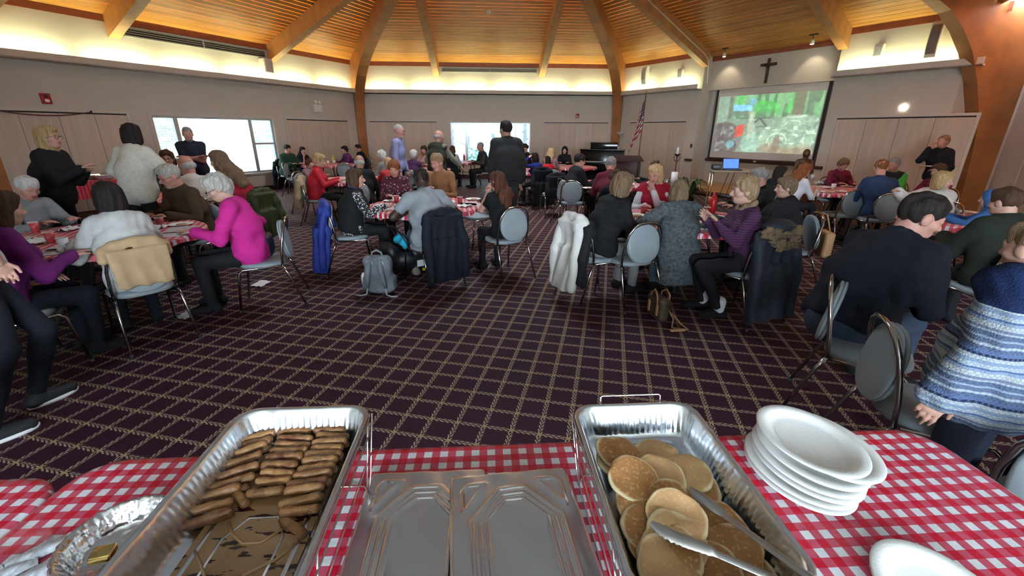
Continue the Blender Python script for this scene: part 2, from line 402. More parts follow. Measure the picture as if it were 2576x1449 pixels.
# crown trim and cornice of each wall
for k in (-2, -1, 0, 1, 2):
    m = MB()
    if k == 1:
        wbox(m, k, -H2 + .1, -1.36, 3.86, 4.02, 0, .03); wbox(m, k, 2.27, H2 + .2, 3.86, 4.02, 0, .03); wbox(m, k, -1.36, 2.27, 3.74, 3.9, -.36, -.33)
    else: wbox(m, k, -H2 + .1, H2 - .1, 3.86, 4.02, 0, .03)
    tag(m.build('trim_%d' % (k + 3), M_red), kind='structure')
    m = MB()
    for (u0, u1) in ([(-H2 + .16, -1.36), (2.27, H2 + .1)] if k == 1 else [(-H2 + .16, H2 - .16)]):
        wbox(m, k, u0, u1, 2.94, 2.965, 0, .27); wbox(m, k, u0, u1, 2.94, 3.085, .24, .27)
    tag(m.build('trim_%d' % (k + 8), M_trimw), kind='structure')
    m = MB()
    for (u0, u1) in ([(-H2 + .1, -1.36), (2.27, H2 + .3)] if k == 1 else [(-H2 + .1, H2 - .1)]): wbox(m, k, u0, u1, 0, .13, 0, .015)
    tag(m.build('baseboard_' + WN[k], M_base), kind='structure')

# folding doors
def folding_door(i, k, u0, u1, n, z1=2.03):
    m = MB(); c = .055
    wbox(m, k, u0 - c, u0, 0, z1 + c, 0, .03); wbox(m, k, u1, u1 + c, 0, z1 + c, 0, .03); wbox(m, k, u0, u1, z1, z1 + c, 0, .03)
    dd = tag(m.build('door_%d' % i, M_trimw), kind='structure')
    tr = MB(); wbox(tr, k, u0, u1, z1 - .03, z1, .0, .02); tr.build('track', M_black, dd)
    w = (u1 - u0) / n
    for j in range(n):
        q = MB(); wbox(q, k, u0 + j * w + .004, u0 + (j + 1) * w - .004, .02, z1 - .03, .002, .022); q.build('panel', M_door, dd)
        if j in (1, 2): kq = MB(); p = wp(k, u0 + (j + (.9 if j == 1 else .1)) * w, 1.0, .03); kq.lathe([(.006, 0), (.016, .01), (.012, .024)], 10, M=Matrix.Translation(Vector(p))); kq.build('knob', M_steel, dd)
folding_door(1, -1, -4.72, -2.37, 4); folding_door(2, -1, 1.72, 4.17, 4)
folding_door(3, 0, -4.44, -2.0, 4); folding_door(4, 0, 1.99, 4.44, 4)
folding_door(5, 1, -4.12, -1.74, 4); folding_door(6, 1, 2.53, 5.0, 4)
folding_door(7, 2, -4.1, -1.8, 4)
# windows
M_blind = mat('blind', (.42, .50, .58), .5)
def window(i, k, win, muls, rail):
    u0, u1, z0, z1 = win; f = .05
    m = MB()
    wbox(m, k, u0, u1, z0, z0 + f, -.12, -.05); wbox(m, k, u0, u1, z1 - f, z1, -.12, -.05); wbox(m, k, u0, u0 + f, z0 + f, z1 - f, -.12, -.05); wbox(m, k, u1 - f, u1, z0 + f, z1 - f, -.12, -.05)
    w = tag(m.build('window_%d' % i, M_alu), kind='structure')
    for u in muls: q = MB(); wbox(q, k, u - .05, u + .05, z0 + f, z1 - f, -.12, -.03); q.build('mullion', M_alu, w)
    q = MB(); wbox(q, k, u0 - .07, u1 + .07, z0 - .05, z0, -.05, .05); q.build('sill', M_trimw, w)
    q = MB(); wbox(q, k, u0 - .07, u0, z0, z1 + .06, 0, .018); wbox(q, k, u1, u1 + .07, z0, z1 + .06, 0, .018); wbox(q, k, u0, u1, z1, z1 + .06, 0, .018); q.build('casing', M_trimw, w)
    e = [u0 + f] + list(muls) + [u1 - f]
    for j in range(len(e) - 1):
        a = e[j] + (.05 if j else 0); b = e[j + 1] - (.05 if j < len(e) - 2 else 0)
        g = MB(); wbox(g, k, a, b, z0 + f, z1 - f, -.088, -.083); g.build('pane', M_tint if k == 0 or j != 1 else M_tint2, w)
    for (a, b, z) in rail: q = MB(); wbox(q, k, a, b, z - .025, z + .025, -.12, -.04); q.build('sash_rail', M_alu, w)
    return w
w1 = window(1, -1, WINL, (-1.36, .56), [(.61, 1.21, 1.33), (-1.83, -1.41, 1.0)])
for j in range(9): q = MB(); wbox(q, -1, -1.82, -1.42, .62 + j * .04, .632 + j * .04, -.075, -.05); q.build('blind_slat', M_blind, w1)
w2 = window(2, 0, WIN0, (-.93, .93), [(.98, 1.43, 1.3)])

# outside: brick wall across from the left window, bare trees behind the back window
M_brick = mat('brick', (.72, .62, .54), .9, var=.2, vs=3, rand=.25); M_mortar = mat('mortar', (.80, .78, .74), .95)
bw = MB(); wbox(bw, -1, -9.5, .1, 0, 3.1, -9.2, -9.0); wbox(bw, -1, .1, 5.9, 0, 2.9, -6.1, -5.9)
bwo = tag(bw.build('outside_brick_wall', M_mortar), kind='structure')
bk = wbox(MB(), -1, -.12, .12, 0, .07, 0, .02)
cnt = 0
for r in range(12, 33):
    for c_ in range(-2, 22):
        u = c_ * .26 + (.13 if r % 2 else 0); off = -5.9
        if u < .25 or u > 5.7: continue
        q = MB(); wbox(q, -1, u - .12, u + .12, r * .083, r * .083 + .072, off, off + .018); q.build('brick', M_brick, bwo); cnt += 1
        if cnt >= 299: break
    if cnt >= 299: break
mb_ = MB()
for r in range(4, 36):
    for c_ in range(-34, 0):
        u = c_ * .26 + (.13 if r % 2 else 0); wbox(mb_, -1, u - .12, u + .12, r * .083, r * .083 + .072, -9.0, -8.985)
tag(mb_.build('far_bricks', M_brick, bwo), kind='stuff')
M_bark = mat('bark', (.32, .34, .34), .9, var=.3); M_snow = mat('winter_lawn', (.62, .72, .70), .95, var=.15, vs=.6)
tag(MB().box((-60, -60, -.3), (60, 70, -.2)).build('ground_outside', M_snow), kind='structure')
rt = random.Random(3)
M_fol = mat('pale_foliage', (.42, .56, .50), .9, var=.3, vs=2)
for (x, y, hh) in ((-2.0, 15.5, 5), (.3, 19, 6), (1.9, 15.5, 5), (-1.4, 24, 7), (4.2, 22, 6)):
    t_ = thing('tree', (x, y, -.15), 0, None, 'tree')
    m = MB(); m.tube([(0, 0, 0), (.05, 0, hh * .4), (-.05, .1, hh)], [.13, .1, .03], 7); m.build('trunk', M_bark, t_)
    for b_ in range(10):
        a = rt.random() * 6.28; z = hh * (.12 + .08 * b_); L_ = 1.6 - .08 * b_
        e = Vector((math.cos(a), math.sin(a), .5)) * L_
        m = MB(); m.tube([(0, 0, z), tuple(Vector((0, 0, z)) + e * .5 + Vector((0, 0, -.05))), tuple(Vector((0, 0, z)) + e)], [.045, .03, .01], 5)
        for q_ in range(4):
            s_ = Vector((0, 0, z)) + e * (.3 + .15 * q_); d_ = Vector((rt.uniform(-1, 1), rt.uniform(-1, 1), rt.uniform(0, .8))) * .6
            m.tube([tuple(s_), tuple(s_ + d_)], [.018, .006], 4)
        m.build('branch', M_bark, t_)
    t_['label'] = {-2.0: 'bare tree outside the back window, left pane', .3: 'bare tree farther out, middle of the back window', 1.9: 'bare tree close outside the right pane of the back window', -1.4: 'tallest bare tree far beyond the back window', 4.2: 'bare tree far right beyond the back window'}[x]
for i, (x, y, s_) in enumerate(((-3.6, 12.5, .9), (-.6, 12.2, .8), (3.9, 13.5, 1.0), (-6, 16, 1.2))):
    m = MB()
    for j in range(260):
        c_ = Vector((x + rt.gauss(0, .45) * s_, y + rt.gauss(0, .3) * s_, abs(rt.gauss(.5, .35)) * s_)); a_ = Vector((rt.uniform(-1, 1), rt.uniform(-1, 1), rt.uniform(-1, 1))).normalized() * .11; b_ = a_.orthogonal().normalized() * .07
        m.add([c_ - a_, c_ + b_, c_ + a_, c_ - b_], [[0, 1, 2, 3]])
    o = m.build('bush', M_fol); tag(o, ['pale bush outside the back window, second from left', 'pale bush beneath the middle of the back window outside', 'big pale bush outside to the right of the back window', 'big pale bush outside to the left of the back window'][i], 'bush')

# ------------------------------------------------------------------ fixtures on the walls
def wthing(name, k, u, z, off, label, cat, group=None):
    n, t = wall_frame(k); o = thing(name, wp(k, u, z, off), 0, label, cat, group)
    o.rotation_euler = (0, 0, math.atan2(t[1], t[0])); return o      # local x along the wall, -y into the room
def part(o, name, m, fn):
    b = MB(); fn(b); return b.build(name, m, o)
def grille(k, u0, u1, z0, z1, label):
    o = wthing('air_grille', k, (u0 + u1) / 2, z0, 0, label, 'air grille'); w = (u1 - u0) / 2; h = z1 - z0
    part(o, 'frame', M_grey, lambda b: b.box((-w, -.05, 0), (w, 0, .015)).box((-w, -.05, h - .015), (w, 0, h)).box((-w, -.05, 0), (-w + .02, 0, h)).box((w - .02, -.05, 0), (w, 0, h)).box((-.01, -.05, 0), (.01, 0, h)))
    part(o, 'backing', M_black, lambda b: b.box((-w, -.012, 0), (w, -.004, h)))
    for i in range(4): part(o, 'slat', M_grey, lambda b: b.hexa([(-w, -.045, .02 + i * h * .23), (w, -.045, .02 + i * h * .23), (w, -.015, .034 + i * h * .23), (-w, -.015, .034 + i * h * .23), (-w, -.045, .028 + i * h * .23), (w, -.045, .028 + i * h * .23), (w, -.015, .042 + i * h * .23), (-w, -.015, .042 + i * h * .23)]))
grille(0, -1.73, 1.68, 3.69, 3.83, 'long grey air grille high on the back wall')
grille(-1, -2.02, 1.38, 3.64, 3.83, 'long grey air grille high on the left wall')
o = wthing('control_box', -1, 1.27, 3.25, 0, 'beige box mounted below the right end of the left wall grille', 'box')
part(o, 'housing', M_trimw, lambda b: b.bbox((-.13, -.24, 0), (.13, 0, .36), .012)); part(o, 'cover', M_trimw, lambda b: b.bbox((-.11, -.25, .02), (.11, -.235, .34), .004))
def alarm(k, u, z, s, label):
    o = wthing('fire_alarm', k, u, z, 0, label, 'fire alarm')
    part(o, 'housing', M_redp, lambda b: b.bbox((-.065 * s, -.05, -.085 * s), (.065 * s, 0, .085 * s), .008))
    part(o, 'strobe', mat('strobe', (.9, .9, .88), .2), lambda b: b.bbox((-.03 * s, -.075, -.06 * s), (.03 * s, -.045, -.01 * s), .01)); part(o, 'horn_grille', M_darkwood, lambda b: b.lathe([(.03 * s, 0), (.028 * s, .006)], 16, M=Matrix.Translation((0, -.05, .04 * s)) @ Matrix.Rotation(math.pi / 2, 4, 'X')))
alarm(-1, -3.65, 2.27, 1.15, 'red fire alarm strobe on the left wall above the folding doors'); alarm(0, 3.24, 2.26, .9, 'red fire alarm strobe on the back wall above the right doors')
o = wthing('emergency_light', -1, 2.92, 2.40, 0, 'white twin headed emergency light above the left wall doors', 'emergency light')
part(o, 'housing', M_white, lambda b: b.bbox((-.15, -.1, -.13), (.15, 0, .1), .012))
for s in (-.11, .04): part(o, 'lamp_head', M_white, lambda b: b.lathe([(.03, 0), (.055, .05), (.06, .075), (.05, .08)], 14, M=Matrix.Translation((s, -.07, .15)) @ Matrix.Rotation(math.pi / 2.3, 4, 'X')))
o = thing('smoke_detector', (-.07, 5.55, 4.985), 0, 'small white smoke detector on the wooden ceiling', 'smoke detector'); o.rotation_euler = (math.atan(SLOPE) * -1, 0, 0)
part(o, 'base', M_white, lambda b: b.lathe([(.05, 0), (.065, -.02), (.06, -.05)], 18)); part(o, 'dome', M_white, lambda b: b.lathe([(.045, -.05), (.04, -.07), (.015, -.082)], 18))
o = wthing('star_lamp', 1, 3.77, 2.23, 0.01, 'small white glowing star hung on the right wall', 'lamp')
M_star = mat('lamp_glow', (1, 1, .95), .5, emit=(1, .95, .8, 6.))
def star(b):
    pts = [((.085 if i % 2 == 0 else .035) * math.sin(i * math.pi / 5), -.012, (.085 if i % 2 == 0 else .035) * math.cos(i * math.pi / 5)) for i in range(10)]
    b.extr(pts, (0, .012, 0))
part(o, 'star', M_star, star); part(o, 'hook', M_steel, lambda b: b.tube([(0, 0, .08), (0, -.01, .1), (0, 0, .115)], .003, 6))
def speaker(k, u, z0, z1, col, label):
    o = wthing('column_speaker', k, u, z0, 0, label, 'speaker'); h = z1 - z0
    part(o, 'cabinet', M_white, lambda b: b.extr([(-.09, -.1, 0), (-.09, -.22, h * .03), (-.09, -.27, h * .3), (-.09, -.27, h * .7), (-.09, -.22, h * .97), (-.09, -.1, h)], (.18, 0, 0)))
    part(o, 'grille', col, lambda b: b.extr([(-.075, -.221, h * .05), (-.075, -.277, h * .3), (-.075, -.277, h * .7), (-.075, -.221, h * .95)], (.15, 0, 0)))
    part(o, 'bracket', M_white, lambda b: b.box((-.03, -.12, h * .6), (.03, 0, h * .7)))
speaker(1, -3.5, 3.22, 3.8, mat('speaker_cloth_white', (.6, .6, .56), .8), 'slim white column speaker high on the wall left of the screen'); speaker(1, 4.02, 3.15, 3.86, mat('speaker_cloth', (.22, .18, .15), .8), 'slim column speaker with brown grille by the big arch')
for (u, z, lab) in ((3.05, 3.44, 'small white box speaker on the lit wall right of the crucifix'), (-2.16, 3.46, 'small white box speaker on the lit wall left of the crucifix')):
    o = wthing('box_speaker', 1, u, z, 0, lab, 'speaker'); part(o, 'cabinet', M_white, lambda b: b.bbox((-.085, -.12, -.13), (.085, 0, .13), .01)); part(o, 'grille', mat('pale_grille', (.55, .56, .55), .7), lambda b: b.box((-.07, -.128, -.11), (.07, -.118, .08)))
o = wthing('thermostat', 1, -1.66, 2.22, 0, 'small pale thermostat box by the recess corner', 'thermostat'); part(o, 'housing', M_trimw, lambda b: b.bbox((-.05, -.04, -.09), (.05, 0, .09), .008)); part(o, 'dial', M_grey, lambda b: b.box((-.02, -.045, -.02), (.02, -.038, .03)))
o = wthing('light_switch', 1, -1.46, 1.28, 0, 'dark light switch on the wall column beside the screen', 'switch'); part(o, 'plate', M_darkwood, lambda b: b.bbox((-.035, -.01, -.06), (.035, 0, .06), .003)); part(o, 'rocker', M_black, lambda b: b.box((-.012, -.016, -.025), (.012, -.01, .025)))
o = wthing('wall_sconce', 1, -4.45, 1.62, 0, 'pale bowl wall sconce beside the back right arch', 'sconce')
part(o, 'arm', M_trimw, lambda b: b.tube([(0, 0, -.15), (0, -.08, -.15), (0, -.12, -.05)], .012, 8)); part(o, 'bowl', M_trimw, lambda b: b.lathe([(.02, -.06), (.09, 0), (.14, .07), (.13, .07), (.03, -.03)], 20, M=Matrix.Translation((0, -.15, 0))))
# recess fittings: crucifix, projection screen, rails, stage
def onw(k, px, py, off):
    n, t = wall_frame(k); d = ray(px, py); s = (AP - off - n @ EYE) / (n @ d); P = EYE + d * s; return P @ t, P[2]
M_cross = mat('crucifix_wood', (.05, .025, .015), .5); M_bronze = mat('bronze', (.10, .06, .035), .45, .5)
cu, cz = onw(1, 1932, 178, -.36)
o = wthing('crucifix', 1, cu, cz, -.36, 'dark wooden crucifix above the projection screen', 'crucifix')
part(o, 'upright', M_cross, lambda b: b.bbox((-.035, -.05, -.32), (.035, -.01, .31), .006)); part(o, 'crossbar', M_cross, lambda b: b.bbox((-.22, -.045, .12), (.22, -.012, .19), .006))
def corpus(b):
    b.tube([(0, -.06, .1), (0, -.075, -.02), (.01, -.07, -.07)], [.03, .026, .022], 8); b.tube([(.01, -.07, -.07), (.02, -.09, -.16), (.0, -.065, -.27)], [.022, .018, .01], 8)
    b.tube([(0, -.065, .09), (-.09, -.06, .13), (-.18, -.055, .155)], [.014, .012, .008], 6); b.tube([(0, -.065, .09), (.09, -.06, .13), (.18, -.055, .155)], [.014, .012, .008], 6); b.lathe([(.005, -.03), (.026, -.01), (.026, .015), (.005, .035)], 10, M=Matrix.Translation((.012, -.075, .135)))
part(o, 'figure', M_bronze, corpus)
# screen picture painted as a coloured grid
def screen():
    off = -.42
    TL, TR, BR, BL = onw(1, 1810, 226, off), onw(1, 2082, 206, off), onw(1, 2047, 408, off), onw(1, 1786, 396, off)
    u0 = (TL[0] + BL[0]) / 2; u1 = (TR[0] + BR[0]) / 2; z0 = (BL[1] + BR[1]) / 2; z1 = (TL[1] + TR[1]) / 2
    o = wthing('projection_screen', 1, (u0 + u1) / 2, z0, off, 'large pull-down projection screen showing a green farm picture', 'projection screen'); w = (u1 - u0) / 2; h = z1 - z0
    part(o, 'fabric', mat('screen_fabric', (.62, .60, .58), .8, var=.02), lambda b: b.box((-w, -.012, 0), (w, -.006, h)))
    for s in (-1, 1): part(o, 'border', M_black, lambda b: b.box((min(s * w, s * (w + .07)), -.014, 0), (max(s * w, s * (w + .07)), -.004, h)))
    part(o, 'bottom_bar', M_darkwood, lambda b: b.tube([(-w - .08, -.01, -.02), (w + .08, -.01, -.02)], .025, 8)); part(o, 'pull_handle', M_white, lambda b: b.box((-.06, -.02, -.07), (.02, -.005, -.03)))
    NX, NY = 192, 116
    X, Y = np.meshgrid((np.arange(NX) + .5) / NX, (np.arange(NY) + .5) / NY)      # Y from the top
    rs = np.random.RandomState(4)
    def vn(fx, fy, sd):
        g = np.random.RandomState(sd).rand(fy + 2, fx + 2); x = X * fx; y = Y * fy; xi = x.astype(int); yi = y.astype(int); a = x - xi; b = y - yi; a = a * a * (3 - 2 * a); b = b * b * (3 - 2 * b)
        return (g[yi, xi] * (1 - a) + g[yi, xi + 1] * a) * (1 - b) + (g[yi + 1, xi] * (1 - a) + g[yi + 1, xi + 1] * a) * b
    C = np.zeros((NY, NX, 3)); C[:] = (.42, .52, .44)
    def put(m, c, a=1.):
        m = np.clip(m * a, 0, 1)[..., None]; C[:] = C * (1 - m) + np.array(c) * m
    S_ = lambda d, s: np.clip(.5 - d / s, 0, 1)
    put(S_(Y - .40, .06), (.38, .60, .40)); put(S_(Y - .40, .06) * (vn(26, 3, 1) > .55), (.22, .36, .24), .7); put(S_(Y - .3, .1) * (vn(9, 3, 2) > .5), (.20, .66, .26), .8)
    put(S_(Y - .42, .03) * S_(abs(X - .80) - .05, .02), (.36, .30, .24), .8); put(S_(Y - .42, .03) * S_(abs(X - .90) - .03, .02), (.28, .40, .30), .8); put(S_(Y - .45, .1) * S_(X - .16, .1), (.44, .54, .48), .8)
    put(S_(Y - .40, .03) * S_(abs(X - .14) - .02, .015), (.26, .30, .25), .7)
    put(S_(abs(Y - .21 - .1 * (X - .2)) - .055, .02) * S_(abs(X - .27) - .10, .02), (.42, .70, .86)); put(S_(abs(Y - .11) - .05, .02) * S_(abs(X - .36) - .03, .02), (.36, .66, .80), .8); put(S_(abs(Y - .31) - .04, .02) * S_(abs(X - .25) - .09, .02), (.30, .40, .36), .8)
    put(S_(abs(Y - .40) - .012, .01) * S_(abs(X - .42) - .17, .02), (.25, .36, .30)); put(S_(abs(Y - .55) - .008, .01) * S_(abs(X - .44) - .12, .02), (.25, .36, .30), .8); put(S_(abs(abs(X - .46) - (Y - .40) * .55) - .012, .01) * S_(abs(Y - .47) - .07, .01), (.2, .3, .26))
    hay = S_(((X - .82) / .34) ** 2 + ((Y - .80) / .44) ** 2 - 1, .12)
    put(hay, (.50, .62, .52)); put(hay * (abs(vn(16, 14, 5) - .5) < .07), (.70, .80, .70), .9); put(hay * (vn(20, 16, 7) > .62), (.38, .50, .42), .6)
    crowd = S_(((X - .10) / .20) ** 2 + ((Y - .78) / .32) ** 2 - 1, .25); put(crowd, (.30, .29, .28)); put(crowd * (vn(22, 18, 9) > .62), (.44, .48, .48), .8); put(crowd * (vn(20, 16, 10) < .25), (.22, .19, .18), .8)
    put(S_(((X - .19) / .05) ** 2 + ((Y - .86) / .07) ** 2 - 1, .3), (.34, .58, .62), .8); put(S_(abs(X - .27) - .045, .01) * S_(abs(Y - .62 + .5 * (X - .27)) - .10, .02), (.72, .22, .14))
    put(S_(abs(X - .375 - .10 * (Y - .4)) - .028 - .08 * np.clip(Y - .45, 0, .3), .02) * S_(abs(Y - .62) - .34, .04), (.55, .64, .54)); put(S_(((X - .40) / .09) ** 2 + ((Y - .85) / .20) ** 2 - 1, .5), (.50, .66, .58), .8); put(S_(abs(X - .37) - .012, .01) * S_(abs(Y - .5) - .22, .03), (.66, .68, .58), .7)
    put(S_(.88 - Y + .10 * (vn(12, 4, 12) - .5), .10) * S_(.52 - X, .1), (.50, .44, .34), .8); put(S_(((X - .66) / .035) ** 2 + ((Y - .85) / .15) ** 2 - 1, .4), (.44, .36, .30), .7); put(S_(abs(np.hypot((X - .66) / .09, (Y - .80) / .14) - 1) - .05, .08) * S_(Y - .85, .05), (.68, .76, .68), .8)
    C *= .86 + .28 * vn(40, 26, 15)[..., None]
    pw0, pw1 = -w + .06, w - .03; ph0, ph1 = h * .10, h * .90
    V = np.array([[pw0 + (pw1 - pw0) * i / NX, -.0135, ph1 - (ph1 - ph0) * j / NY] for j in range(NY + 1) for i in range(NX + 1)])
    I = (np.arange(NY)[:, None] * (NX + 1) + np.arange(NX)[None]).ravel(); Q = np.stack([I, I + NX + 1, I + NX + 2, I + 1], 1)
    me = mesh_np('picture', V, Q, False); ca = me.color_attributes.new('Col', 'FLOAT_COLOR', 'CORNER')
    cc = np.ones((len(Q), 4, 4), np.float32); lin = np.where(C < .04, C / 12.9, ((C + .055) / 1.055) ** 2.4); cc[:, :, :3] = lin.reshape(-1, 1, 3); ca.data.foreach_set('color', cc.ravel())
    m, nt, B, L = newmat('projected_picture'); at_ = nd(nt, 'ShaderNodeAttribute', attribute_name='Col'); L.new(at_.outputs['Color'], B.inputs['Emission Color']); B.inputs['Emission Strength'].default_value = .72; B.inputs['Base Color'].default_value = (.3, .3, .3, 1); B.inputs['Roughness'].default_value = .8
    ob('picture', me, m, o)
screen()
m = MB(); wbox(m, 1, REC0 - .25, REC0, .80, .88, 0, .05); wbox(m, 1, REC1, REC1 + .2, .80, .88, 0, .05); wbox(m, 1, REC0, REC1, .80, .88, -RECD, -RECD + .05)
tag(m.build('trim_20', M_darkwood), kind='structure')
M_oak = mat('oak_stage', (.50, .26, .08), .35, var=.15, vs=4, stretch=(8, 1, 1), rand=.12)
st = MB(); wbox(st, 1, REC0, REC1, 0, .13, -RECD, 0); n1, t1 = wall_frame(1)
prof = [wp(1, .45 + 2.0 * math.cos(a), 0, 1.5 * math.sin(a)) for a in np.linspace(0, math.pi, 17)]
st.extr(prof, (0, 0, .12)); sto = tag(st.build('stage_floor', M_oak), kind='structure')
for j in range(18):
    o0 = .083 * j; c_ = math.sqrt(max(0, 1 - ((o0 + .083) / 1.5) ** 2)) * 2.0
    if c_ > .15: q = MB(); wbox(q, 1, .45 - c_, .45 + c_, .12, .135, o0 + .002, o0 + .081); q.build('plank', M_oak, sto)
q = MB(); q.tube([wp(1, .45 + 2.02 * math.cos(a), .06, 1.52 * math.sin(a)) for a in np.linspace(0, math.pi, 25)], .06, 6); q.build('edge_band', M_darkwood, sto)
# track spots above the recess
for i, (px, py, lab) in enumerate(((1822, 140, 'left small ceiling spotlight above the screen'), (2043, 108, 'right small ceiling spotlight above the screen'))):
    off = 0.
    while off < 1.2 and CEIL_Z + off * SLOPE - onw(1, px, py, off)[1] < .2: off += .02
    u, z = onw(1, px, py, off); o = wthing('spotlight', 1, u, z, off, lab, 'spotlight'); top = CEIL_Z + off * SLOPE - z
    part(o, 'stem', M_black, lambda b: b.tube([(0, 0, .05), (0, 0, top)], .008, 6)); part(o, 'mount', M_black, lambda b: b.box((-.1, -.02, top - .03), (.1, .02, top)))
    part(o, 'can', M_white, lambda b: b.lathe([(.02, .08), (.045, .05), (.05, -.03), (.045, -.03), (.04, .0)], 16)); part(o, 'bulb', mat('spot_bulb', (1, 1, 1), .5, emit=(1, .9, .75, 14.)), lambda b: b.lathe([(.005, -.04), (.035, -.03), (.04, 0)], 14))
    l = bpy.data.lights.new('spot_beam', 'SPOT'); l.energy = 6; l.color = (1, .86, .62); l.spot_size = 1.5; l.spot_blend = .6; l.shadow_soft_size = .03
    lo = bpy.data.objects.new('spot_beam', l); COL.objects.link(lo); p = Vector(wp(1, u, z - .06, off)); q = Vector(wp(1, u, 2.9, -.36)); lo.location = p; lo.rotation_euler = (q - p).to_track_quat('-Z', 'Y').to_euler()

# conduit along the right beam, cord swagged over the left folding doors
n1, t1 = wall_frame(1)
def bp_(r, dz): p = n1 * r + t1 * (-1.34 + .125); p[2] = CEIL_Z + (AP - r) * SLOPE + dz; return tuple(p)
o = thing('cable_conduit', bp_(AP - .2, -.2), 0, 'thin white conduit running up the side of the right roof beam', 'conduit'); o.location = (0, 0, 0)
part(o, 'conduit', M_white, lambda b: b.tube([bp_(AP + .02, -.9), bp_(AP - .03, -.5), bp_(AP - .10, -.3), bp_(AP - .3, -.24), bp_(4.0, -.24)], .014, 8))
for r in (7.2, 6.0, 4.8): part(o, 'clip', M_steel, lambda b: b.tube([bp_(r, -.262), bp_(r, -.218)], .017, 6))
o = thing('swag_cord', (0, 0, 0), 0, 'dark red cord swagged along the top of the left folding doors', 'cord')
part(o, 'cord', mat('cord_red', (.10, .02, .02), .7), lambda b: b.tube([wp(-1, u, 2.045 - .09 * (1 - ((u + 3.75) / .75) ** 2), .05) for u in np.linspace(-4.5, -3.0, 15)], .012, 6))
for u in (-4.5, -3.0): part(o, 'hook', M_darkwood, lambda b: b.tube([wp(-1, u, 2.07, .0), wp(-1, u, 2.06, .06), wp(-1, u, 2.03, .06)], .014, 6))
# ------------------------------------------------------------------ serving table in the foreground
def gingham(name, pitch, ox, oy, red=(.60, .010, .035), pink=(.56, .085, .14), white=(.74, .76, .80), rough=.35, wr=.25):
    m, nt, B, L = newmat(name); MM = lambda op, a, b=None, c=None: math_n(nt, op, a, b, c)
    tc = nd(nt, 'ShaderNodeTexCoord'); sx = nd(nt, 'ShaderNodeSeparateXYZ'); L.new(tc.outputs['Object'], sx.inputs[0])
    nz = nd(nt, 'ShaderNodeTexNoise'); nz.inputs['Scale'].default_value = 5.; L.new(tc.outputs['Object'], nz.inputs[0])
    wob = MM('MULTIPLY', MM('SUBTRACT', nz.outputs['Fac'], .5), .004)
    fx = MM('FRACT', MM('DIVIDE', MM('ADD', MM('SUBTRACT', sx.outputs[0], ox), wob), pitch)); fy = MM('FRACT', MM('DIVIDE', MM('ADD', MM('SUBTRACT', sx.outputs[1], oy), wob), pitch))
    a = MM('LESS_THAN', fx, .5); b = MM('LESS_THAN', fy, .5)
    v = nd(nt, 'ShaderNodeTexVoronoi'); v.inputs['Scale'].default_value = 2.2 / pitch; L.new(tc.outputs['Object'], v.inputs['Vector'])
    motif = MM('LESS_THAN', v.outputs['Distance'], .28)
    pk = mixc(nt, MM('MULTIPLY', motif, .35), pink, red); rd = mixc(nt, MM('MULTIPLY', motif, .25), red, pink)
    c = mixc(nt, MM('MAXIMUM', a, b), rd, pk); c = mixc(nt, MM('MULTIPLY', a, b), c, white)
    L.new(c, B.inputs['Base Color']); B.inputs['Roughness'].default_value = rough; B.inputs['Specular IOR Level'].default_value = .4
    n2 = nd(nt, 'ShaderNodeTexNoise'); n2.inputs['Scale'].default_value = 22.; n2.inputs['Detail'].default_value = 4; L.new(tc.outputs['Object'], n2.inputs[0])
    bp = nd(nt, 'ShaderNodeBump'); bp.inputs['Strength'].default_value = wr; bp.inputs['Distance'].default_value = .01; L.new(n2.outputs['Fac'], bp.inputs['Height']); L.new(bp.outputs[0], B.inputs['Normal'])
    return m
def rrect(w, l, r, n):      # n points round a rectangle of half size w, l with corner radius r (counter-clockwise)
    r = min(r, w, l); seg = [(2 * (l - r), 0), (math.pi / 2 * r, 1), (2 * (w - r), 2), (math.pi / 2 * r, 3), (2 * (l - r), 4), (math.pi / 2 * r, 5), (2 * (w - r), 6), (math.pi / 2 * r, 7)]
    tot = sum(a for a, _ in seg); out = []
    for i in range(n):
        s = tot * i / n
        for ln, k in seg:
            if s <= ln + 1e-12: break
            s -= ln
        f = s / ln if ln > 0 else 0
        if k == 0: p = (w, -(l - r) + s)
        elif k == 1: p = (w - r + r * math.cos(f * math.pi / 2), l - r + r * math.sin(f * math.pi / 2))
        elif k == 2: p = ((w - r) - s, l)
        elif k == 3: p = (-(w - r) + r * math.cos(math.pi / 2 + f * math.pi / 2), l - r + r * math.sin(math.pi / 2 + f * math.pi / 2))
        elif k == 4: p = (-w, (l - r) - s)
        elif k == 5: p = (-(w - r) + r * math.cos(math.pi + f * math.pi / 2), -(l - r) + r * math.sin(math.pi + f * math.pi / 2))
        elif k == 6: p = (-(w - r) + s, -l)
        else: p = (w - r + r * math.cos(1.5 * math.pi + f * math.pi / 2), -(l - r) + r * math.sin(1.5 * math.pi + f * math.pi / 2))
        out.append((p[0], p[1], k, s))
    return out
TZ = .742
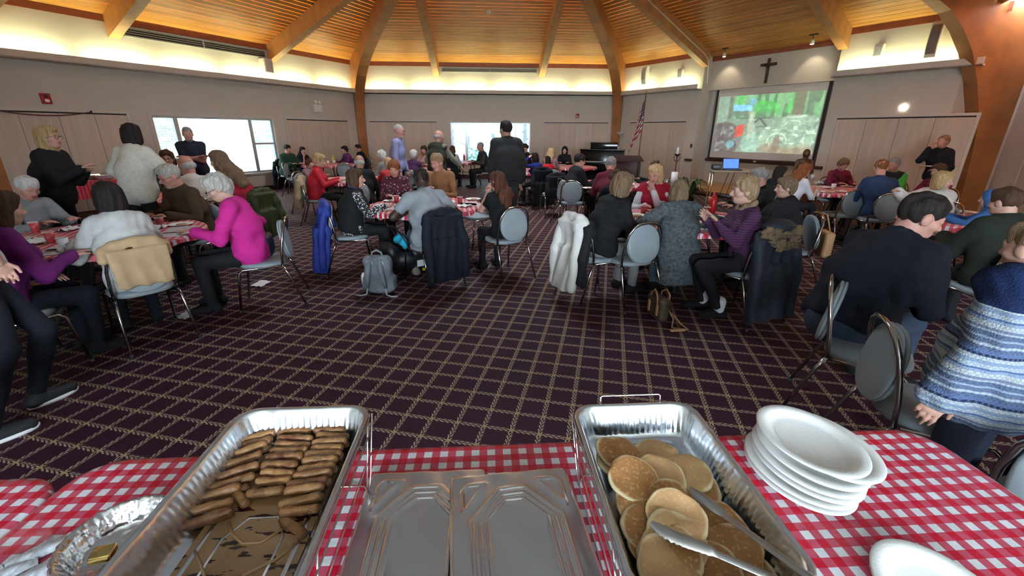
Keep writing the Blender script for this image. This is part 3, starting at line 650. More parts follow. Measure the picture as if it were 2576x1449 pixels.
def serving_table(x0, x1, y0, y1, z, label, clabel, mt, legs):
    cx, cy = (x0 + x1) / 2, (y0 + y1) / 2; w, l = (x1 - x0) / 2, (y1 - y0) / 2
    t = thing('folding_table', (cx, cy, 0), 0, label, 'table')
    part(t, 'tabletop', M_grey, lambda b: b.extr([(p[0], p[1], z - .035) for p in rrect(w - .006, l - .006, .1, 60)], (0, 0, .03)))
    for sx in legs:
        for sy in (-1, 1): part(t, 'leg', M_steel, lambda b: b.tube([(sx * (w - .25), sy * (l - .1), z - .035), (sx * (w - .2), sy * (l - .1), 0)], .014, 8))
    N = 160; V = []; Fs = []
    rings = [(-.035, 0), (-.012, 0), (0, -.004), (.004, -.014), (.006, -.09), (.012, -.2)]
    for ri, (g, dz) in enumerate(rings):
        for i, p in enumerate(rrect(w + g, l + g, .11 + g, N)):
            k = (.012 * math.sin(i * .55) + .006 * math.sin(i * 1.31)) * max(0, ri - 3) / 2; d = math.hypot(p[0], p[1]) + 1e-6
            V.append((p[0] * (1 + k / d), p[1] * (1 + k / d), z + dz))
    for ri in range(len(rings) - 1):
        for i in range(N): Fs.append([ri * N + (i + 1) % N, ri * N + i, (ri + 1) * N + i, (ri + 1) * N + (i + 1) % N])
    Fs.append(list(range(N)))
    c = MB().add(V, Fs, True).build('tablecloth', mt, None, (cx, cy, 0)); tag(c, clabel, 'tablecloth')
    return cx, cy
cx_, cy_ = (-1.49 + 1.165) / 2, (-8.63 - 7.85) / 2
serving_table(-1.485, 1.165, -8.63, -7.85, TZ, 'folding table carrying the pancake and sausage trays', 'red and white checked plastic cloth under the pancake and sausage trays', gingham('gingham_serving', .0485, -.637 - cx_, -7.900 - cy_), (-1, 1))
serving_table(-3.2, -1.492, -8.68, -7.912, TZ - .002, 'folding table at far left foreground, mostly outside the picture', 'red and white checked cloth on the left foreground table', gingham('gingham_left', .0485, -.59 - (-2.346), -.012), (-1, 1))

# foil
def foil(name, col=(.82, .84, .87), rough=.24, bump=.35, bs=28., stretch=None):
    m, nt, B, L = newmat(name); B.inputs['Base Color'].default_value = c4(col); B.inputs['Metallic'].default_value = 1.; B.inputs['Roughness'].default_value = rough
    tc = nd(nt, 'ShaderNodeTexCoord'); v = nd(nt, 'ShaderNodeTexVoronoi', feature='SMOOTH_F1'); v.inputs['Scale'].default_value = bs; L.new(tc.outputs['Object'], v.inputs['Vector'])
    nz = nd(nt, 'ShaderNodeTexNoise'); nz.inputs['Scale'].default_value = bs * .7; L.new(tc.outputs['Object'], nz.inputs[0])
    bp = nd(nt, 'ShaderNodeBump'); bp.inputs['Strength'].default_value = bump; bp.inputs['Distance'].default_value = .006
    L.new(math_n(nt, 'ADD', v.outputs['Distance'], nz.outputs['Fac']), bp.inputs['Height']); L.new(bp.outputs[0], B.inputs['Normal']); return m
M_foil = foil('tray_foil', (.76, .80, .86)); M_foil2 = foil('smooth_foil', (.78, .77, .77), .24, .10, 9.); M_foil3 = foil('crinkled_foil', (.82, .84, .87), .22, .6, 60.)
M_wire = mat('wire_chrome', (.75, .75, .76), .2, 1., var=.03)
def pan_mesh(w, l, depth, n=340):
    L_ = [(-.002, -.008, 0), (-.003, -.002, 0), (0, .002, 0), (.006, .002, 0), (.010, -.002, 0), (.013, -.010, 0), (.018, -.022, .5), (.024, -.042, 1), (.030, -.062, .8), (.034, -.074, .2), (.042, -.082, 0), (.055, -.085, 0), (.066, -.085, 0), (.070, -.081, 0), (.076, -.081, 0), (.080, -.085, 0)]
    V = []; Fs = []; s = depth / .085
    for g, z, rb in L_:
        for i, (x, y, k, a) in enumerate(rrect(w - g, l - g, max(.012, .055 - g * .5), n)):
            kx = kz = 0.
            if rb:
                if k in (0, 4): f = .5 + .5 * math.cos(y / .0155 * 2 * math.pi); on = abs(y) < l * .82
                elif k in (2, 6): f = .5 + .5 * math.cos(x / .0155 * 2 * math.pi); on = abs(x) < w * .55
                else: f = .5 + .5 * math.sin(i * 1.9); on = True
                q = .0045 * rb * f * (1 if on else 0)
                d = {0: (-1, 0), 2: (0, -1), 4: (1, 0), 6: (0, 1)}.get(k, (-.7 * (1 if x > 0 else -1), -.7 * (1 if y > 0 else -1)))
                x += d[0] * q; y += d[1] * q
            V.append((x, y, z * s + depth))
    R = len(L_)
    for r in range(R - 1):
        for i in range(n): Fs.append([r * n + i, r * n + (i + 1) % n, (r + 1) * n + (i + 1) % n, (r + 1) * n + i])
    Fs.append([(R - 1) * n + i for i in range(n)])
    return MB().add(V, Fs, True).mesh('pan')
def tray_station(cx, cyf, rim, label, rlabel, handle):
    w, l = .168, .264; cy = cyf - l; z0 = rim - .085
    t = thing('foil_tray', (cx, cy, z0), 0, label, 'tray', None)
    ob('pan', pan_mesh(w, l, .085), M_foil, t)
    for pl in ([(-.06, -.17, .001), (-.06, -.06, .001), (-.03, -.01, .001), (.03, -.01, .001), (.06, -.06, .001), (.06, -.17, .001)], [(-.05, .12, .001), (-.02, .15, .001), (.02, .15, .001), (.05, .12, .001)]):
        part(t, 'embossed_ridge', M_foil, lambda b: b.tube(pl, .0035, 6))
    k = thing('wire_rack', (cx, cy, TZ), 0, rlabel, 'rack')
    h = rim - TZ
    part(k, 'top_frame', M_wire, lambda b: [b.tube([(p[0], p[1], h - d) for p in rrect(w + .004 - d * .05, l + .004 - d * .05, .05, 40)], .0024, 6, True) for d in (.013, .05)])
    part(k, 'base_frame', M_wire, lambda b: b.tube([(p[0], p[1], .004) for p in rrect(w - .02, l - .03, .03, 40)], .0024, 6, True))
    for sx in (-1, 1):
        for y in (-.2, .2): part(k, 'leg', M_wire, lambda b: b.tube([(sx * (w + .003), y, h - .013), (sx * (w - .012), y - .02, .06), (sx * (w - .018), y, .004), (sx * (w - .012), y + .02, .06), (sx * (w + .003), y + .045, h - .013)], .0022, 6))
        part(k, 'side_wire', M_wire, lambda b: b.tube([(sx * (w - .005), -.235, h * .5), (sx * (w - .005), .235, h * .5)], .002, 6))
    for sy in (-1, 1): part(k, 'handle', M_wire, lambda b: b.tube([(-.085, sy * (l + .004), h - .03), (-.085, sy * (l + .012), h + .016), (-.08, sy * (l + .013), h + .019), (.08, sy * (l + .013), h + .019), (.085, sy * (l + .012), h + .016), (.085, sy * (l + .004), h - .03)], .0024, 6) if handle or sy < 0 else b.tube([(-.06, l + .004, h - .03), (-.06, l + .006, h - .06), (.06, l + .006, h - .06), (.06, l + .004, h - .03)], .0024, 6))
    return t, cx, cy, z0
tL, sxc, syc, sz = tray_station(-.768, -7.977, .99, 'long foil tray half full of breakfast sausages', 'wire rack holding up the sausage tray', False)
tR, pxc, pyc, pz = tray_station(.110, -7.975, .965, 'long foil tray heaped with pancakes', 'wire rack holding up the pancake tray', True)

def grease_mat():
    m, nt, B, L = newmat('pan_grease'); B.inputs['Roughness'].default_value = .16; B.inputs['Specular IOR Level'].default_value = .6
    tc = nd(nt, 'ShaderNodeTexCoord'); mp = nd(nt, 'ShaderNodeMapping'); mp.inputs['Scale'].default_value = (14, 55, 1); mp.inputs['Rotation'].default_value = (0, 0, .25); L.new(tc.outputs['Object'], mp.inputs[0])
    nz = nd(nt, 'ShaderNodeTexNoise'); nz.inputs['Scale'].default_value = 1.; nz.inputs['Detail'].default_value = 5; L.new(mp.outputs[0], nz.inputs[0])
    n2 = nd(nt, 'ShaderNodeTexNoise'); n2.inputs['Scale'].default_value = 9.; L.new(tc.outputs['Object'], n2.inputs[0])
    base = mixc(nt, n2.outputs['Fac'], (.21, .11, .048), (.44, .27, .135))
    L.new(mixc(nt, math_n(nt, 'GREATER_THAN', nz.outputs['Fac'], .585), base, (.035, .012, .006)), B.inputs['Base Color'])
    bp = nd(nt, 'ShaderNodeBump'); bp.inputs['Strength'].default_value = .3; bp.inputs['Distance'].default_value = .004; L.new(nz.outputs['Fac'], bp.inputs['Height']); L.new(bp.outputs[0], B.inputs['Normal']); return m
part(tL, 'grease', grease_mat(), lambda b: b.extr([(p[0], p[1], .0005) for p in rrect(.112, .205, .02, 60)], (0, 0, .0022)))
for pl in ([(575, 1315), (585, 1345), (610, 1368), (655, 1366), (712, 1330)], [(750, 1365), (690, 1410), (610, 1449)], [(490, 1385), (515, 1449)]): part(tL, 'grease_streak', mat('tan_streak', (.42, .26, .13), .3), lambda b: b.tube([tuple(Vector(at(*q, sz + .004)) - Vector((sxc, syc, sz))) for q in pl], .003, 6))

# sausages
def saus_mat():
    m, nt, B, L = newmat('sausage_skin'); B.inputs['Roughness'].default_value = .38; B.inputs['Specular IOR Level'].default_value = .5
    tc = nd(nt, 'ShaderNodeTexCoord'); oi = nd(nt, 'ShaderNodeObjectInfo'); ad = nd(nt, 'ShaderNodeVectorMath', operation='ADD'); cb = nd(nt, 'ShaderNodeCombineXYZ'); L.new(math_n(nt, 'MULTIPLY', oi.outputs['Random'], 31.), cb.inputs[0]); L.new(tc.outputs['Object'], ad.inputs[0]); L.new(cb.outputs[0], ad.inputs[1])
    n1 = nd(nt, 'ShaderNodeTexNoise'); n1.inputs['Scale'].default_value = 38.; n1.inputs['Detail'].default_value = 3; L.new(ad.outputs[0], n1.inputs[0])
    n2 = nd(nt, 'ShaderNodeTexNoise'); n2.inputs['Scale'].default_value = 260.; L.new(ad.outputs[0], n2.inputs[0])
    f = math_n(nt, 'ADD', math_n(nt, 'MULTIPLY_ADD', n1.outputs['Fac'], 1.5, -.25), math_n(nt, 'MULTIPLY_ADD', oi.outputs['Random'], .5, -.45))
    cl = nd(nt, 'ShaderNodeClamp'); L.new(math_n(nt, 'MULTIPLY_ADD', n2.outputs['Fac'], .5, f), cl.inputs[0])
    L.new(mixc(nt, cl.outputs[0], (.12, .036, .016), (.44, .225, .085)), B.inputs['Base Color'])
    bp = nd(nt, 'ShaderNodeBump'); bp.inputs['Strength'].default_value = .5; bp.inputs['Distance'].default_value = .003; L.new(n2.outputs['Fac'], bp.inputs['Height']); L.new(bp.outputs[0], B.inputs['Normal']); return m
M_saus = saus_mat()
def saus_mesh(seed):
    r = np.random.RandomState(seed); L0, R0 = .0515, .0103; ns, na = 17, 12; V = []; ph = r.rand(6) * 6
    for i in range(ns):
        s = i / (ns - 1); e = abs(2 * s - 1); rad = R0 * (1 - max(0, (e - .80) / .2) ** 3 * .42)
        for j in range(na):
            a = 2 * math.pi * j / na; q = rad * (1 + .07 * math.sin(3 * a + ph[0] + 9 * s) + .06 * math.sin(17 * s + ph[1]) + r.normal(0, .028))
            V.append((-L0 + 2 * L0 * s, math.cos(a) * q + .0025 * math.sin(s * 3.1 + ph[2]), math.sin(a) * q * .93))
    V += [(-L0 - .001, 0, 0), (L0 + .001, 0, 0)]; Fs = [[i * na + j, (i + 1) * na + j, (i + 1) * na + (j + 1) % na, i * na + (j + 1) % na] for i in range(ns - 1) for j in range(na)]
    Fs += [[ns * na, j, (j + 1) % na] for j in range(na)] + [[ns * na + 1, (ns - 1) * na + (j + 1) % na, (ns - 1) * na + j] for j in range(na)]
    return MB().add(V, Fs, True).mesh('sausage')
SM = [saus_mesh(i) for i in range(5)]
LS = [(1745, 292, 1972, 205), (1760, 310, 1965, 258), (1690, 348, 1960, 300), (1600, 435, 1920, 335), (1588, 505, 1880, 398), (1545, 595, 1860, 482), (1510, 660, 1830, 560), (1390, 748, 1730, 642), (1325, 852, 1670, 732), (1300, 938, 1665, 820)]
MS = [(2025, 207, 2270, 197), (2000, 247, 2240, 242), (2000, 292, 2250, 295), (1985, 337, 2230, 338), (1950, 378, 2210, 378), (1915, 432, 2180, 428), (1885, 490, 2140, 490), (1880, 548, 2120, 540), (1850, 607, 2090, 592), (1780, 690, 2040, 665)]
RS = [(2290, 197, 2530, 192), (2260, 240, 2490, 236), (2280, 280, 2510, 276), (2250, 325, 2495, 318), (2240, 367, 2470, 360), (2200, 412, 2455, 402), (2180, 462, 2430, 447), (2150, 515, 2410, 492), (2115, 567, 2390, 537), (2070, 627, 2360, 592), (2050, 682, 2330, 642), (2010, 772, 2310, 702), (2015, 838, 2290, 792)]
ns_ = 0
ORD = ['first', 'second', 'third', 'fourth', 'fifth', 'sixth', 'seventh', 'eighth', 'ninth', 'tenth', 'eleventh', 'twelfth', 'thirteenth']
for col, nm in ((LS, 'left'), (MS, 'middle'), (RS, 'right')):
    for i, (a, b, c, d) in enumerate(col + ([(1690, 690, 1745, 745)] if col is LS else []) + ([(2030, 875, 2185, 995)] if col is RS else [])):
        lone = i == len(col)
        z = sz + (.030 if not lone else .012) - (.010 * i / len(col) if not lone else 0)
        p0, p1 = at(a * .3494, 1000 + b * .3494, z), at(c * .3494, 1000 + d * .3494, z); mid = (p0 + p1) / 2; v = p1 - p0; ln = np.linalg.norm(v)
        o = ob('sausage', SM[ns_ % 5], M_saus); o.location = Vector(mid); o.rotation_euler = (rng.uniform(-3, 3), rng.uniform(-.04, .04), math.atan2(v[1], v[0])); s_ = max(.75, min(1.05, ln / .1)); o.scale = (s_, 1, 1)
        tag(o, 'browned sausage link, %s from the far end of the %s row' % (ORD[i], nm) if not lone else ('short sausage piece jammed between the left and middle rows' if nm == 'left' else 'lone sausage link lying askew near the right row'), 'sausage', 'sausages in the foil tray'); ns_ += 1
        if not lone and i < len(col) - 0:       # the lower layer under each row
            pass
# lower layer: carries the rows
low = [(-.072, .005), (.0, .012), (.072, .0)]
for cidx, (col, nm) in enumerate(((LS, 'left'), (MS, 'middle'), (RS, 'right'))):
    for i in range(0, len(col) - 1, 2):
        a, b, c, d = [(col[i][q] + col[i + 1][q]) / 2 for q in range(4)]; z = sz + .0125
        p0, p1 = at(a * .3494, 1000 + b * .3494, z + .017), at(c * .3494, 1000 + d * .3494, z + .017); mid = (p0 + p1) / 2; v = p1 - p0
        o = ob('sausage', SM[(i + cidx) % 5], M_saus); o.location = Vector((mid[0], mid[1], z)); o.rotation_euler = (i, 0, math.atan2(v[1], v[0])); o.scale = (max(.75, min(1.05, np.linalg.norm(v) / .1)), 1, 1)
        tag(o, 'sausage link in the bottom layer, under the %s of the %s row' % (ORD[i] + ' link', nm), 'sausage', 'sausages in the foil tray')

# pancakes
def cake_mat(dark):
    m, nt, B, L = newmat('pancake_' + ('dark' if dark else 'pale')); B.inputs['Roughness'].default_value = .62; B.inputs['Specular IOR Level'].default_value = .3
    tc = nd(nt, 'ShaderNodeTexCoord'); sx = nd(nt, 'ShaderNodeSeparateXYZ'); L.new(tc.outputs['Object'], sx.inputs[0]); oi = nd(nt, 'ShaderNodeObjectInfo')
    M = lambda op, a, b=None, c=None: math_n(nt, op, a, b, c)
    ad = nd(nt, 'ShaderNodeVectorMath', operation='ADD'); cb = nd(nt, 'ShaderNodeCombineXYZ'); L.new(M('MULTIPLY', oi.outputs['Random'], 31.), cb.inputs[1]); L.new(tc.outputs['Object'], ad.inputs[0]); L.new(cb.outputs[0], ad.inputs[1])
    n1 = nd(nt, 'ShaderNodeTexNoise'); n1.inputs['Scale'].default_value = 22.; n1.inputs['Detail'].default_value = 4; L.new(ad.outputs[0], n1.inputs[0])
    n2 = nd(nt, 'ShaderNodeTexNoise'); n2.inputs['Scale'].default_value = 140.; n2.inputs['Detail'].default_value = 3; L.new(ad.outputs[0], n2.inputs[0])
    r = M('SQRT', M('ADD', M('MULTIPLY', sx.outputs[0], sx.outputs[0]), M('MULTIPLY', sx.outputs[1], sx.outputs[1])))
    edge = nd(nt, 'ShaderNodeMapRange'); L.new(M('MULTIPLY_ADD', n1.outputs['Fac'], .010, r), edge.inputs['Value']); edge.inputs['From Min'].default_value = .0575; edge.inputs['From Max'].default_value = .0635
    zz = nd(nt, 'ShaderNodeMapRange'); L.new(sx.outputs[2], zz.inputs['Value']); zz.inputs['From Min'].default_value = .0085; zz.inputs['From Max'].default_value = .0065
    brown = mixc(nt, n1.outputs['Fac'], (.28, .105, .030) if dark else (.44, .225, .095), (.48, .245, .095) if dark else (.60, .38, .19))
    spots = M('MULTIPLY', M('GREATER_THAN', n2.outputs['Fac'], .60), .6)
    c = mixc(nt, spots, brown, (.62, .40, .19)); c = mixc(nt, M('MAXIMUM', edge.outputs[0], zz.outputs[0]), c, (.74, .60, .36))
    L.new(c, B.inputs['Base Color'])
    bp = nd(nt, 'ShaderNodeBump'); bp.inputs['Strength'].default_value = .35; bp.inputs['Distance'].default_value = .003; L.new(n2.outputs['Fac'], bp.inputs['Height']); L.new(bp.outputs[0], B.inputs['Normal']); return m
M_cd, M_cp = cake_mat(True), cake_mat(False)
def cake_mesh(seed, r0=.06):
    r = np.random.RandomState(seed); n = 44; ph = r.rand(8) * 6.28
    prof = [(.0, 0), (.85, .0), (.965, .0028), (1.0, .0058), (.985, .0088), (.93, .0108), (.8, .0116), (.55, .0116), (.3, .0118)]
    V = []
    for q, z in prof:
        for j in range(n):
            a = 2 * math.pi * j / n; rr = r0 * q * (1 + .035 * math.sin(2 * a + ph[0]) + .03 * math.sin(3 * a + ph[1]) + .02 * math.sin(5 * a + ph[2]) + .012 * math.sin(9 * a + ph[3]))
            V.append((rr * math.cos(a), rr * math.sin(a), z + (.0022 * math.sin(2 * a + ph[4]) + .0012 * math.sin(5 * a + ph[5])) * q * q - .004 * q * q * math.sin(ph[6])))
    V.append((0, 0, .0118)); K = len(prof)
    Fs = [[i * n + j, i * n + (j + 1) % n, (i + 1) * n + (j + 1) % n, (i + 1) * n + j] for i in range(K - 1) for j in range(n)] + [[(K - 1) * n + j, (K - 1) * n + (j + 1) % n, K * n] for j in range(n)]
    return MB().add(V, Fs, True).mesh('pancake')
CM = [cake_mesh(i) for i in range(6)]
# (crop x, crop y, height above pan, tilt x, tilt y, dark, label)
CK = [(330, 560, .020, .15, .1, 0, 'pale pancake peeking out under the farthest left pancake'), (460, 485, .034, .12, .15, 1, 'browned pancake at the far left end of the tray'), (775, 500, .030, -.05, -.05, 0, 'tan folded pancake at the far end, right of the farthest left one'), (1010, 640, .028, .1, -.15, 0, 'tan pancake with a creased edge nearest the right wall'), (800, 670, .036, .2, .05, 0, 'wrinkled tan pancake in the second row, centre'), (508, 690, .046, .22, .1, 1, 'smooth dark brown round pancake in the second row, left'),
      (1160, 770, .012, .1, -.2, 1, 'dark pancake half hidden against the right tray wall'), (690, 830, .026, .2, .0, 1, 'golden pancake wedge showing below the dark round one'), (900, 880, .040, .15, -.1, 1, 'golden pancake under the far tong tip'), (545, 890, .032, .25, .1, 1, 'golden pancake with pale rim, third row left'), (570, 1090, .024, .25, .1, 1, 'brown pancake, fourth row left'), (930, 985, .050, .28, -.15, 0, 'pale rimmed pancake just above the near tong tip'), (1275, 1050, .024, .1, -.2, 1, 'brown pancake between the two tong arms'),
      (935, 1150, .044, .3, -.05, 0, 'pale pancake pinned under the near tong tip'), (880, 1260, .038, .3, -.12, 1, 'mottled pancake with curled pale edge below the near tong tip'), (1370, 1240, .022, .15, -.2, 1, 'large brown pancake beside the right tray wall, near end'), (1190, 1400, .018, .15, -.1, 1, 'brown pancake beneath the near tong shaft'), (545, 1265, .012, .1, .1, 1, 'dark pancake low against the left tray wall'), (720, 1375, .034, .25, .05, 0, 'pale edged pancake at the near left of the tray'), (1480, 1420, .010, .1, -.1, 1, 'golden pancake at the bottom right near end'), (960, 1500, .012, .1, 0, 1, 'brown pancake at the near end, partly below the picture edge')]
for i, (cx, cy, h, tx, ty, dk, lab) in enumerate(CK):
    p = at(1400 + cx * .3236, 980 + cy * .3236, pz + h + .008)
    p[0] = pxc + max(-.072, min(.072, p[0] - pxc)); p[1] = min(p[1], pyc + .264 - .105)
    o = ob('pancake', CM[i % 6].copy(), M_cd if dk else M_cp); o.location = Vector((p[0], p[1], pz + h)); o.rotation_euler = (tx, ty, rng.uniform(0, 6)); tag(o, lab, 'pancake', 'pancakes in the foil tray')
    o.rotation_euler = (Matrix.Rotation(ty, 3, 'Y') @ Matrix.Rotation(tx, 3, 'X') @ Matrix.Rotation(rng.uniform(0, 6), 3, 'Z')).to_euler()

# tongs
def tong_arm(b, P, head):
    P = [Vector(p) for p in P]; V = []; n = 7; N = 70; hl = head
    d = [0]; [d.append(d[-1] + (P[i + 1] - P[i]).length) for i in range(len(P) - 1)]
    for i in range(N):
        s = d[-1] * i / (N - 1); k = max(j for j in range(len(d) - 1) if d[j] <= s + 1e-9); f = (s - d[k]) / (d[k + 1] - d[k]); c = P[k].lerp(P[k + 1], f); tg = (P[min(k + 1, len(P) - 1)] - P[k]).normalized()
        sd = tg.cross(Vector((0, 0, 1))).normalized(); up = sd.cross(tg)
        w = .0085; arch = .004
        if s < hl:
            q = s / hl; w = .0165 * math.sin(min(1, q * 2.2 + .25) * math.pi / 2) * (1 - .35 * max(0, q - .6) / .4) + .0026 * math.sin(s / .0105 * 2 * math.pi) * (1 - q * .5); arch = .008
        for j in range(n):
            x = -1 + 2 * j / (n - 1); V.append(c + sd * x * w + up * arch * (1 - x * x))
    M_ = len(V); V2 = V + [v - Vector((0, 0, .0012)) for v in V]
    Fs = [[i * n + j, (i + 1) * n + j, (i + 1) * n + j + 1, i * n + j + 1] for i in range(N - 1) for j in range(n - 1)]; Fs += [[M_ + q for q in f[::-1]] for f in Fs]
    for i in range(N - 1): Fs += [[i * n, M_ + i * n, M_ + (i + 1) * n, (i + 1) * n], [i * n + n - 1, (i + 1) * n + n - 1, M_ + (i + 1) * n + n - 1, M_ + i * n + n - 1]]
    b.add(V2, Fs, True)
hinge = at(2190, 1545, 1.03)
to = thing('serving_tongs', hinge, 0, 'stainless scalloped tongs lying across the pancakes', 'tongs')
loc = lambda p: tuple(np.array(p) - hinge)
part(to, 'arm', M_steel, lambda b: tong_arm(b, [loc(at(1638, 1318, pz + .072)), loc(at(1690, 1345, pz + .075)), loc(at(1755, 1372, pz + .078)), loc(at(1935, 1449, pz + .088)), loc(at(2060, 1500, .998)), (0, 0, -.008)], .115))
part(to, 'arm', M_steel, lambda b: tong_arm(b, [loc(at(1735, 1232, pz + .056)), loc(at(1772, 1258, pz + .06)), loc(at(1815, 1290, pz + .064)), loc(at(2000, 1425, .99)), loc(at(2090, 1485, 1.005)), (0, 0, .004)], .085))
part(to, 'hinge', M_steel, lambda b: b.tube([(0, 0, -.02), (0, 0, .016)], .012, 12))

# foil lids lying between the trays
def lid(cx, cy, z, rot, label, tilt=0.):
    nx, ny = 92, 146; w, l = .166, .264
    X, Y = np.meshgrid(np.linspace(-w, w, nx), np.linspace(-l, l, ny)); Hh = np.zeros_like(X)
    def segd(ax, ay, bx, by):
        t = np.clip(((X - ax) * (bx - ax) + (Y - ay) * (by - ay)) / ((bx - ax) ** 2 + (by - ay) ** 2), 0, 1); return np.hypot(X - ax - t * (bx - ax), Y - ay - t * (by - ay))
    D = np.full_like(X, 9.)
    for g in (0, .018, .036):
        a, b, c, e = .112 - g, .105 - g * .2, .198 - g, .035 - g * .35
        pts = [(-a, -b), (-a, b), (-e, c), (e, c), (a, b), (a, -b), (e, -c), (-e, -c)]
        for i in range(8): D = np.minimum(D, segd(*pts[i], *pts[(i + 1) % 8]))
    for sx in (-1, 1):
        for sy in (-1, 1):
            tr = [(sx * .132, sy * .132), (sx * .132, sy * .205), (sx * .118, sy * .222), (sx * .072, sy * .222)]
            for i in range(4): D = np.minimum(D, segd(*tr[i], *tr[(i + 1) % 4]))
    Hh = .0058 * np.exp(-(D / .0040) ** 2); e_ = np.minimum(w - abs(X), l - abs(Y))
    ln = np.random.RandomState(int(cx * 1000) % 97); Hh += .0015 * np.sin(X * 21 + ln.rand() * 6) * np.sin(Y * 13 + ln.rand() * 6) + .0008 * np.sin(X * 60 + Y * 35)
    Hh -= .010 * np.clip(1 - e_ / .006, 0, 1)
    # rounded corners
    rc = .034; qx = np.maximum(abs(X) - (w - rc), 0); qy = np.maximum(abs(Y) - (l - rc), 0); rr = np.hypot(qx, qy); f = np.where(rr > rc, rc / np.maximum(rr, 1e-9), 1)
    X2 = np.sign(X) * (np.minimum(abs(X), w - rc) + qx * f); Y2 = np.sign(Y) * (np.minimum(abs(Y), l - rc) + qy * f)
    V = np.stack([X2, Y2, Hh], -1).reshape(-1, 3); I = (np.arange(ny - 1)[:, None] * nx + np.arange(nx - 1)[None]).ravel(); Q = np.stack([I, I + 1, I + nx + 1, I + nx], 1)
    V = np.concatenate([V, V - [0, 0, .0012]]); Q = np.concatenate([Q, Q[:, ::-1] + nx * ny])
    o = ob('foil_cover', mesh_np('foil_cover', V, Q), M_foil2, None, (cx, cy, z)); o.rotation_euler = (tilt, 0, rot); return tag(o, label, 'lid', 'foil tray lids')
lid(-.462, -8.232, TZ + .016, math.radians(0), 'embossed foil lid lying underneath, left of the pair'); lid(-.215, -8.268, TZ + .034, math.radians(4.5), 'embossed foil lid lying on top, right of the pair', .0)

# oval plates
M_plate = mat('moulded_fibre', (.80, .80, .78), .55, var=.02, vs=12, bump=.08, bs=200)
def plate_me(): 
    b = MB(); b.lathe([(.0, 0), (.080, 0), (.094, .005), (.103, .0115), (.1225, .0145), (.125, .0135), (.125, .0155), (.1225, .0170), (.1025, .0145), (.092, .0075), (.079, .0025), (.0, .0025)], 72, 1.0, 1.29, cap0=False, cap1=False); return b.mesh('oval_plate')
PM = plate_me()
PL = [(.603, -8.030, 'lowest oval plate of the tall white stack'), (.606, -8.026, 'second oval plate from the bottom of the tall white stack'), (.625, -8.022, 'third oval plate from the bottom of the tall white stack'), (.628, -8.018, 'fourth oval plate from the bottom of the tall white stack'), (.645, -8.008, 'third oval plate from the top of the tall white stack'), (.690, -8.0, 'oval plate second from top, jutting out to the right of the stack'), (.650, -7.992, 'topmost oval white plate of the tall stack')]
for i, (x, y, lab) in enumerate(PL):
    o = ob('oval_plate', PM, M_plate, None, (x, y, TZ + .001 + i * .0135)); o.rotation_euler = (0, 0, .03 * math.sin(i * 2.1) + .08); tag(o, lab, 'plate', 'stack of oval plates')
for i, lab in enumerate(('lower white oval plate at the bottom right corner', 'upper white oval plate at the bottom right corner')):
    o = ob('oval_plate', PM, M_plate, None, (.655 - .004 * i, -8.432, TZ + .001 + i * .012)); o.rotation_euler = (0, 0, -.1); tag(o, lab, 'plate', 'pair of plates by the corner')

# round foil pan with wrapped butter, clear tray with packets
o = thing('round_foil_pan', (-1.145, -8.178, TZ), 0, 'round crimped foil pan holding gold wrapped butter', 'pan')
def rpan(b):
    n = 120; pr = [(.117, .050), (.119, .056), (.113, .060), (.108, .057), (.100, .045), (.092, .012), (.086, .002), (.02, .002)]; V = []
    for i, (r, z) in enumerate(pr):
        for j in range(n):
            a = 2 * math.pi * j / n; k = .0022 * math.sin(j * 2.1) * (1 if 2 <= i <= 4 else .4 if i < 2 else 0) + .001 * math.sin(j * .9 + i); V.append(((r + k) * math.cos(a), (r + k) * math.sin(a), z + (.0015 * math.sin(j * 1.7) if i < 4 else 0)))
    b.add(V, [[i * n + j, i * n + (j + 1) % n, (i + 1) * n + (j + 1) % n, (i + 1) * n + j] for i in range(len(pr) - 1) for j in range(n)] + [[(len(pr) - 1) * n + j for j in range(n)]], True)
part(o, 'pan', M_foil3, rpan)
M_gold = foil('gold_foil', (.75, .55, .20), .25, .4, 60.)
M_brownp = mat('brown_wrapper', (.30, .13, .06), .35, var=.2)
for i, (x, y, rz_, m_, lab) in enumerate(((-1.168, -8.205, .25, M_gold, 'gold foil butter pat on top in the round pan'), (-1.125, -8.165, -.3, M_brownp, 'brown wrapped packet in the middle of the round pan'), (-1.13, -8.228, .6, M_brownp, 'brown wrapped packet at the near side of the round pan'), (-1.095, -8.185, .15, M_brownp, 'brown wrapped packet against the right side of the round pan'))):
    q = thing('butter_pat', (x, y, TZ + .003 + (.02 if i == 0 else 0)), rz_, lab, 'butter pat')
    part(q, 'wrapper', m_, lambda b: b.bbox((-.021, -.018, 0), (.021, .018, .018), .004)); part(q, 'fold', m_, lambda b: b.hexa([(-.020, -.02, .003), (.020, -.02, .003), (.020, -.016, .003), (-.020, -.016, .003), (-.018, -.022, .012), (.018, -.022, .012), (.018, -.017, .015), (-.018, -.017, .015)]))
M_clear = glass_mat('clear_plastic', (.97, .97, .98), .05)
o = thing('clear_plastic_tray', (-1.455, -8.235, TZ), 0, 'clear ribbed plastic tray of packets at the left edge', 'tray')
def ctray(b):
    n = 90; V = []; pr = [(.0, .0), (-.004, .012), (-.012, .034), (-.018, .036)]
    for g, z in [(0.0, .036), (.008, .036), (.014, .012), (.02, .002)]:
        for i, p in enumerate(rrect(.14 - g, .115 - g, .03, n)): k = 1 + (.006 if i % 2 else 0) * (1 if z < .03 else 0); V.append((p[0] * k, p[1] * k, z))
    b.add(V, [[r * n + i, r * n + (i + 1) % n, (r + 1) * n + (i + 1) % n, (r + 1) * n + i] for r in range(3) for i in range(n)] + [[3 * n + i for i in range(n)]], True)
part(o, 'tray_shell', M_clear, ctray)
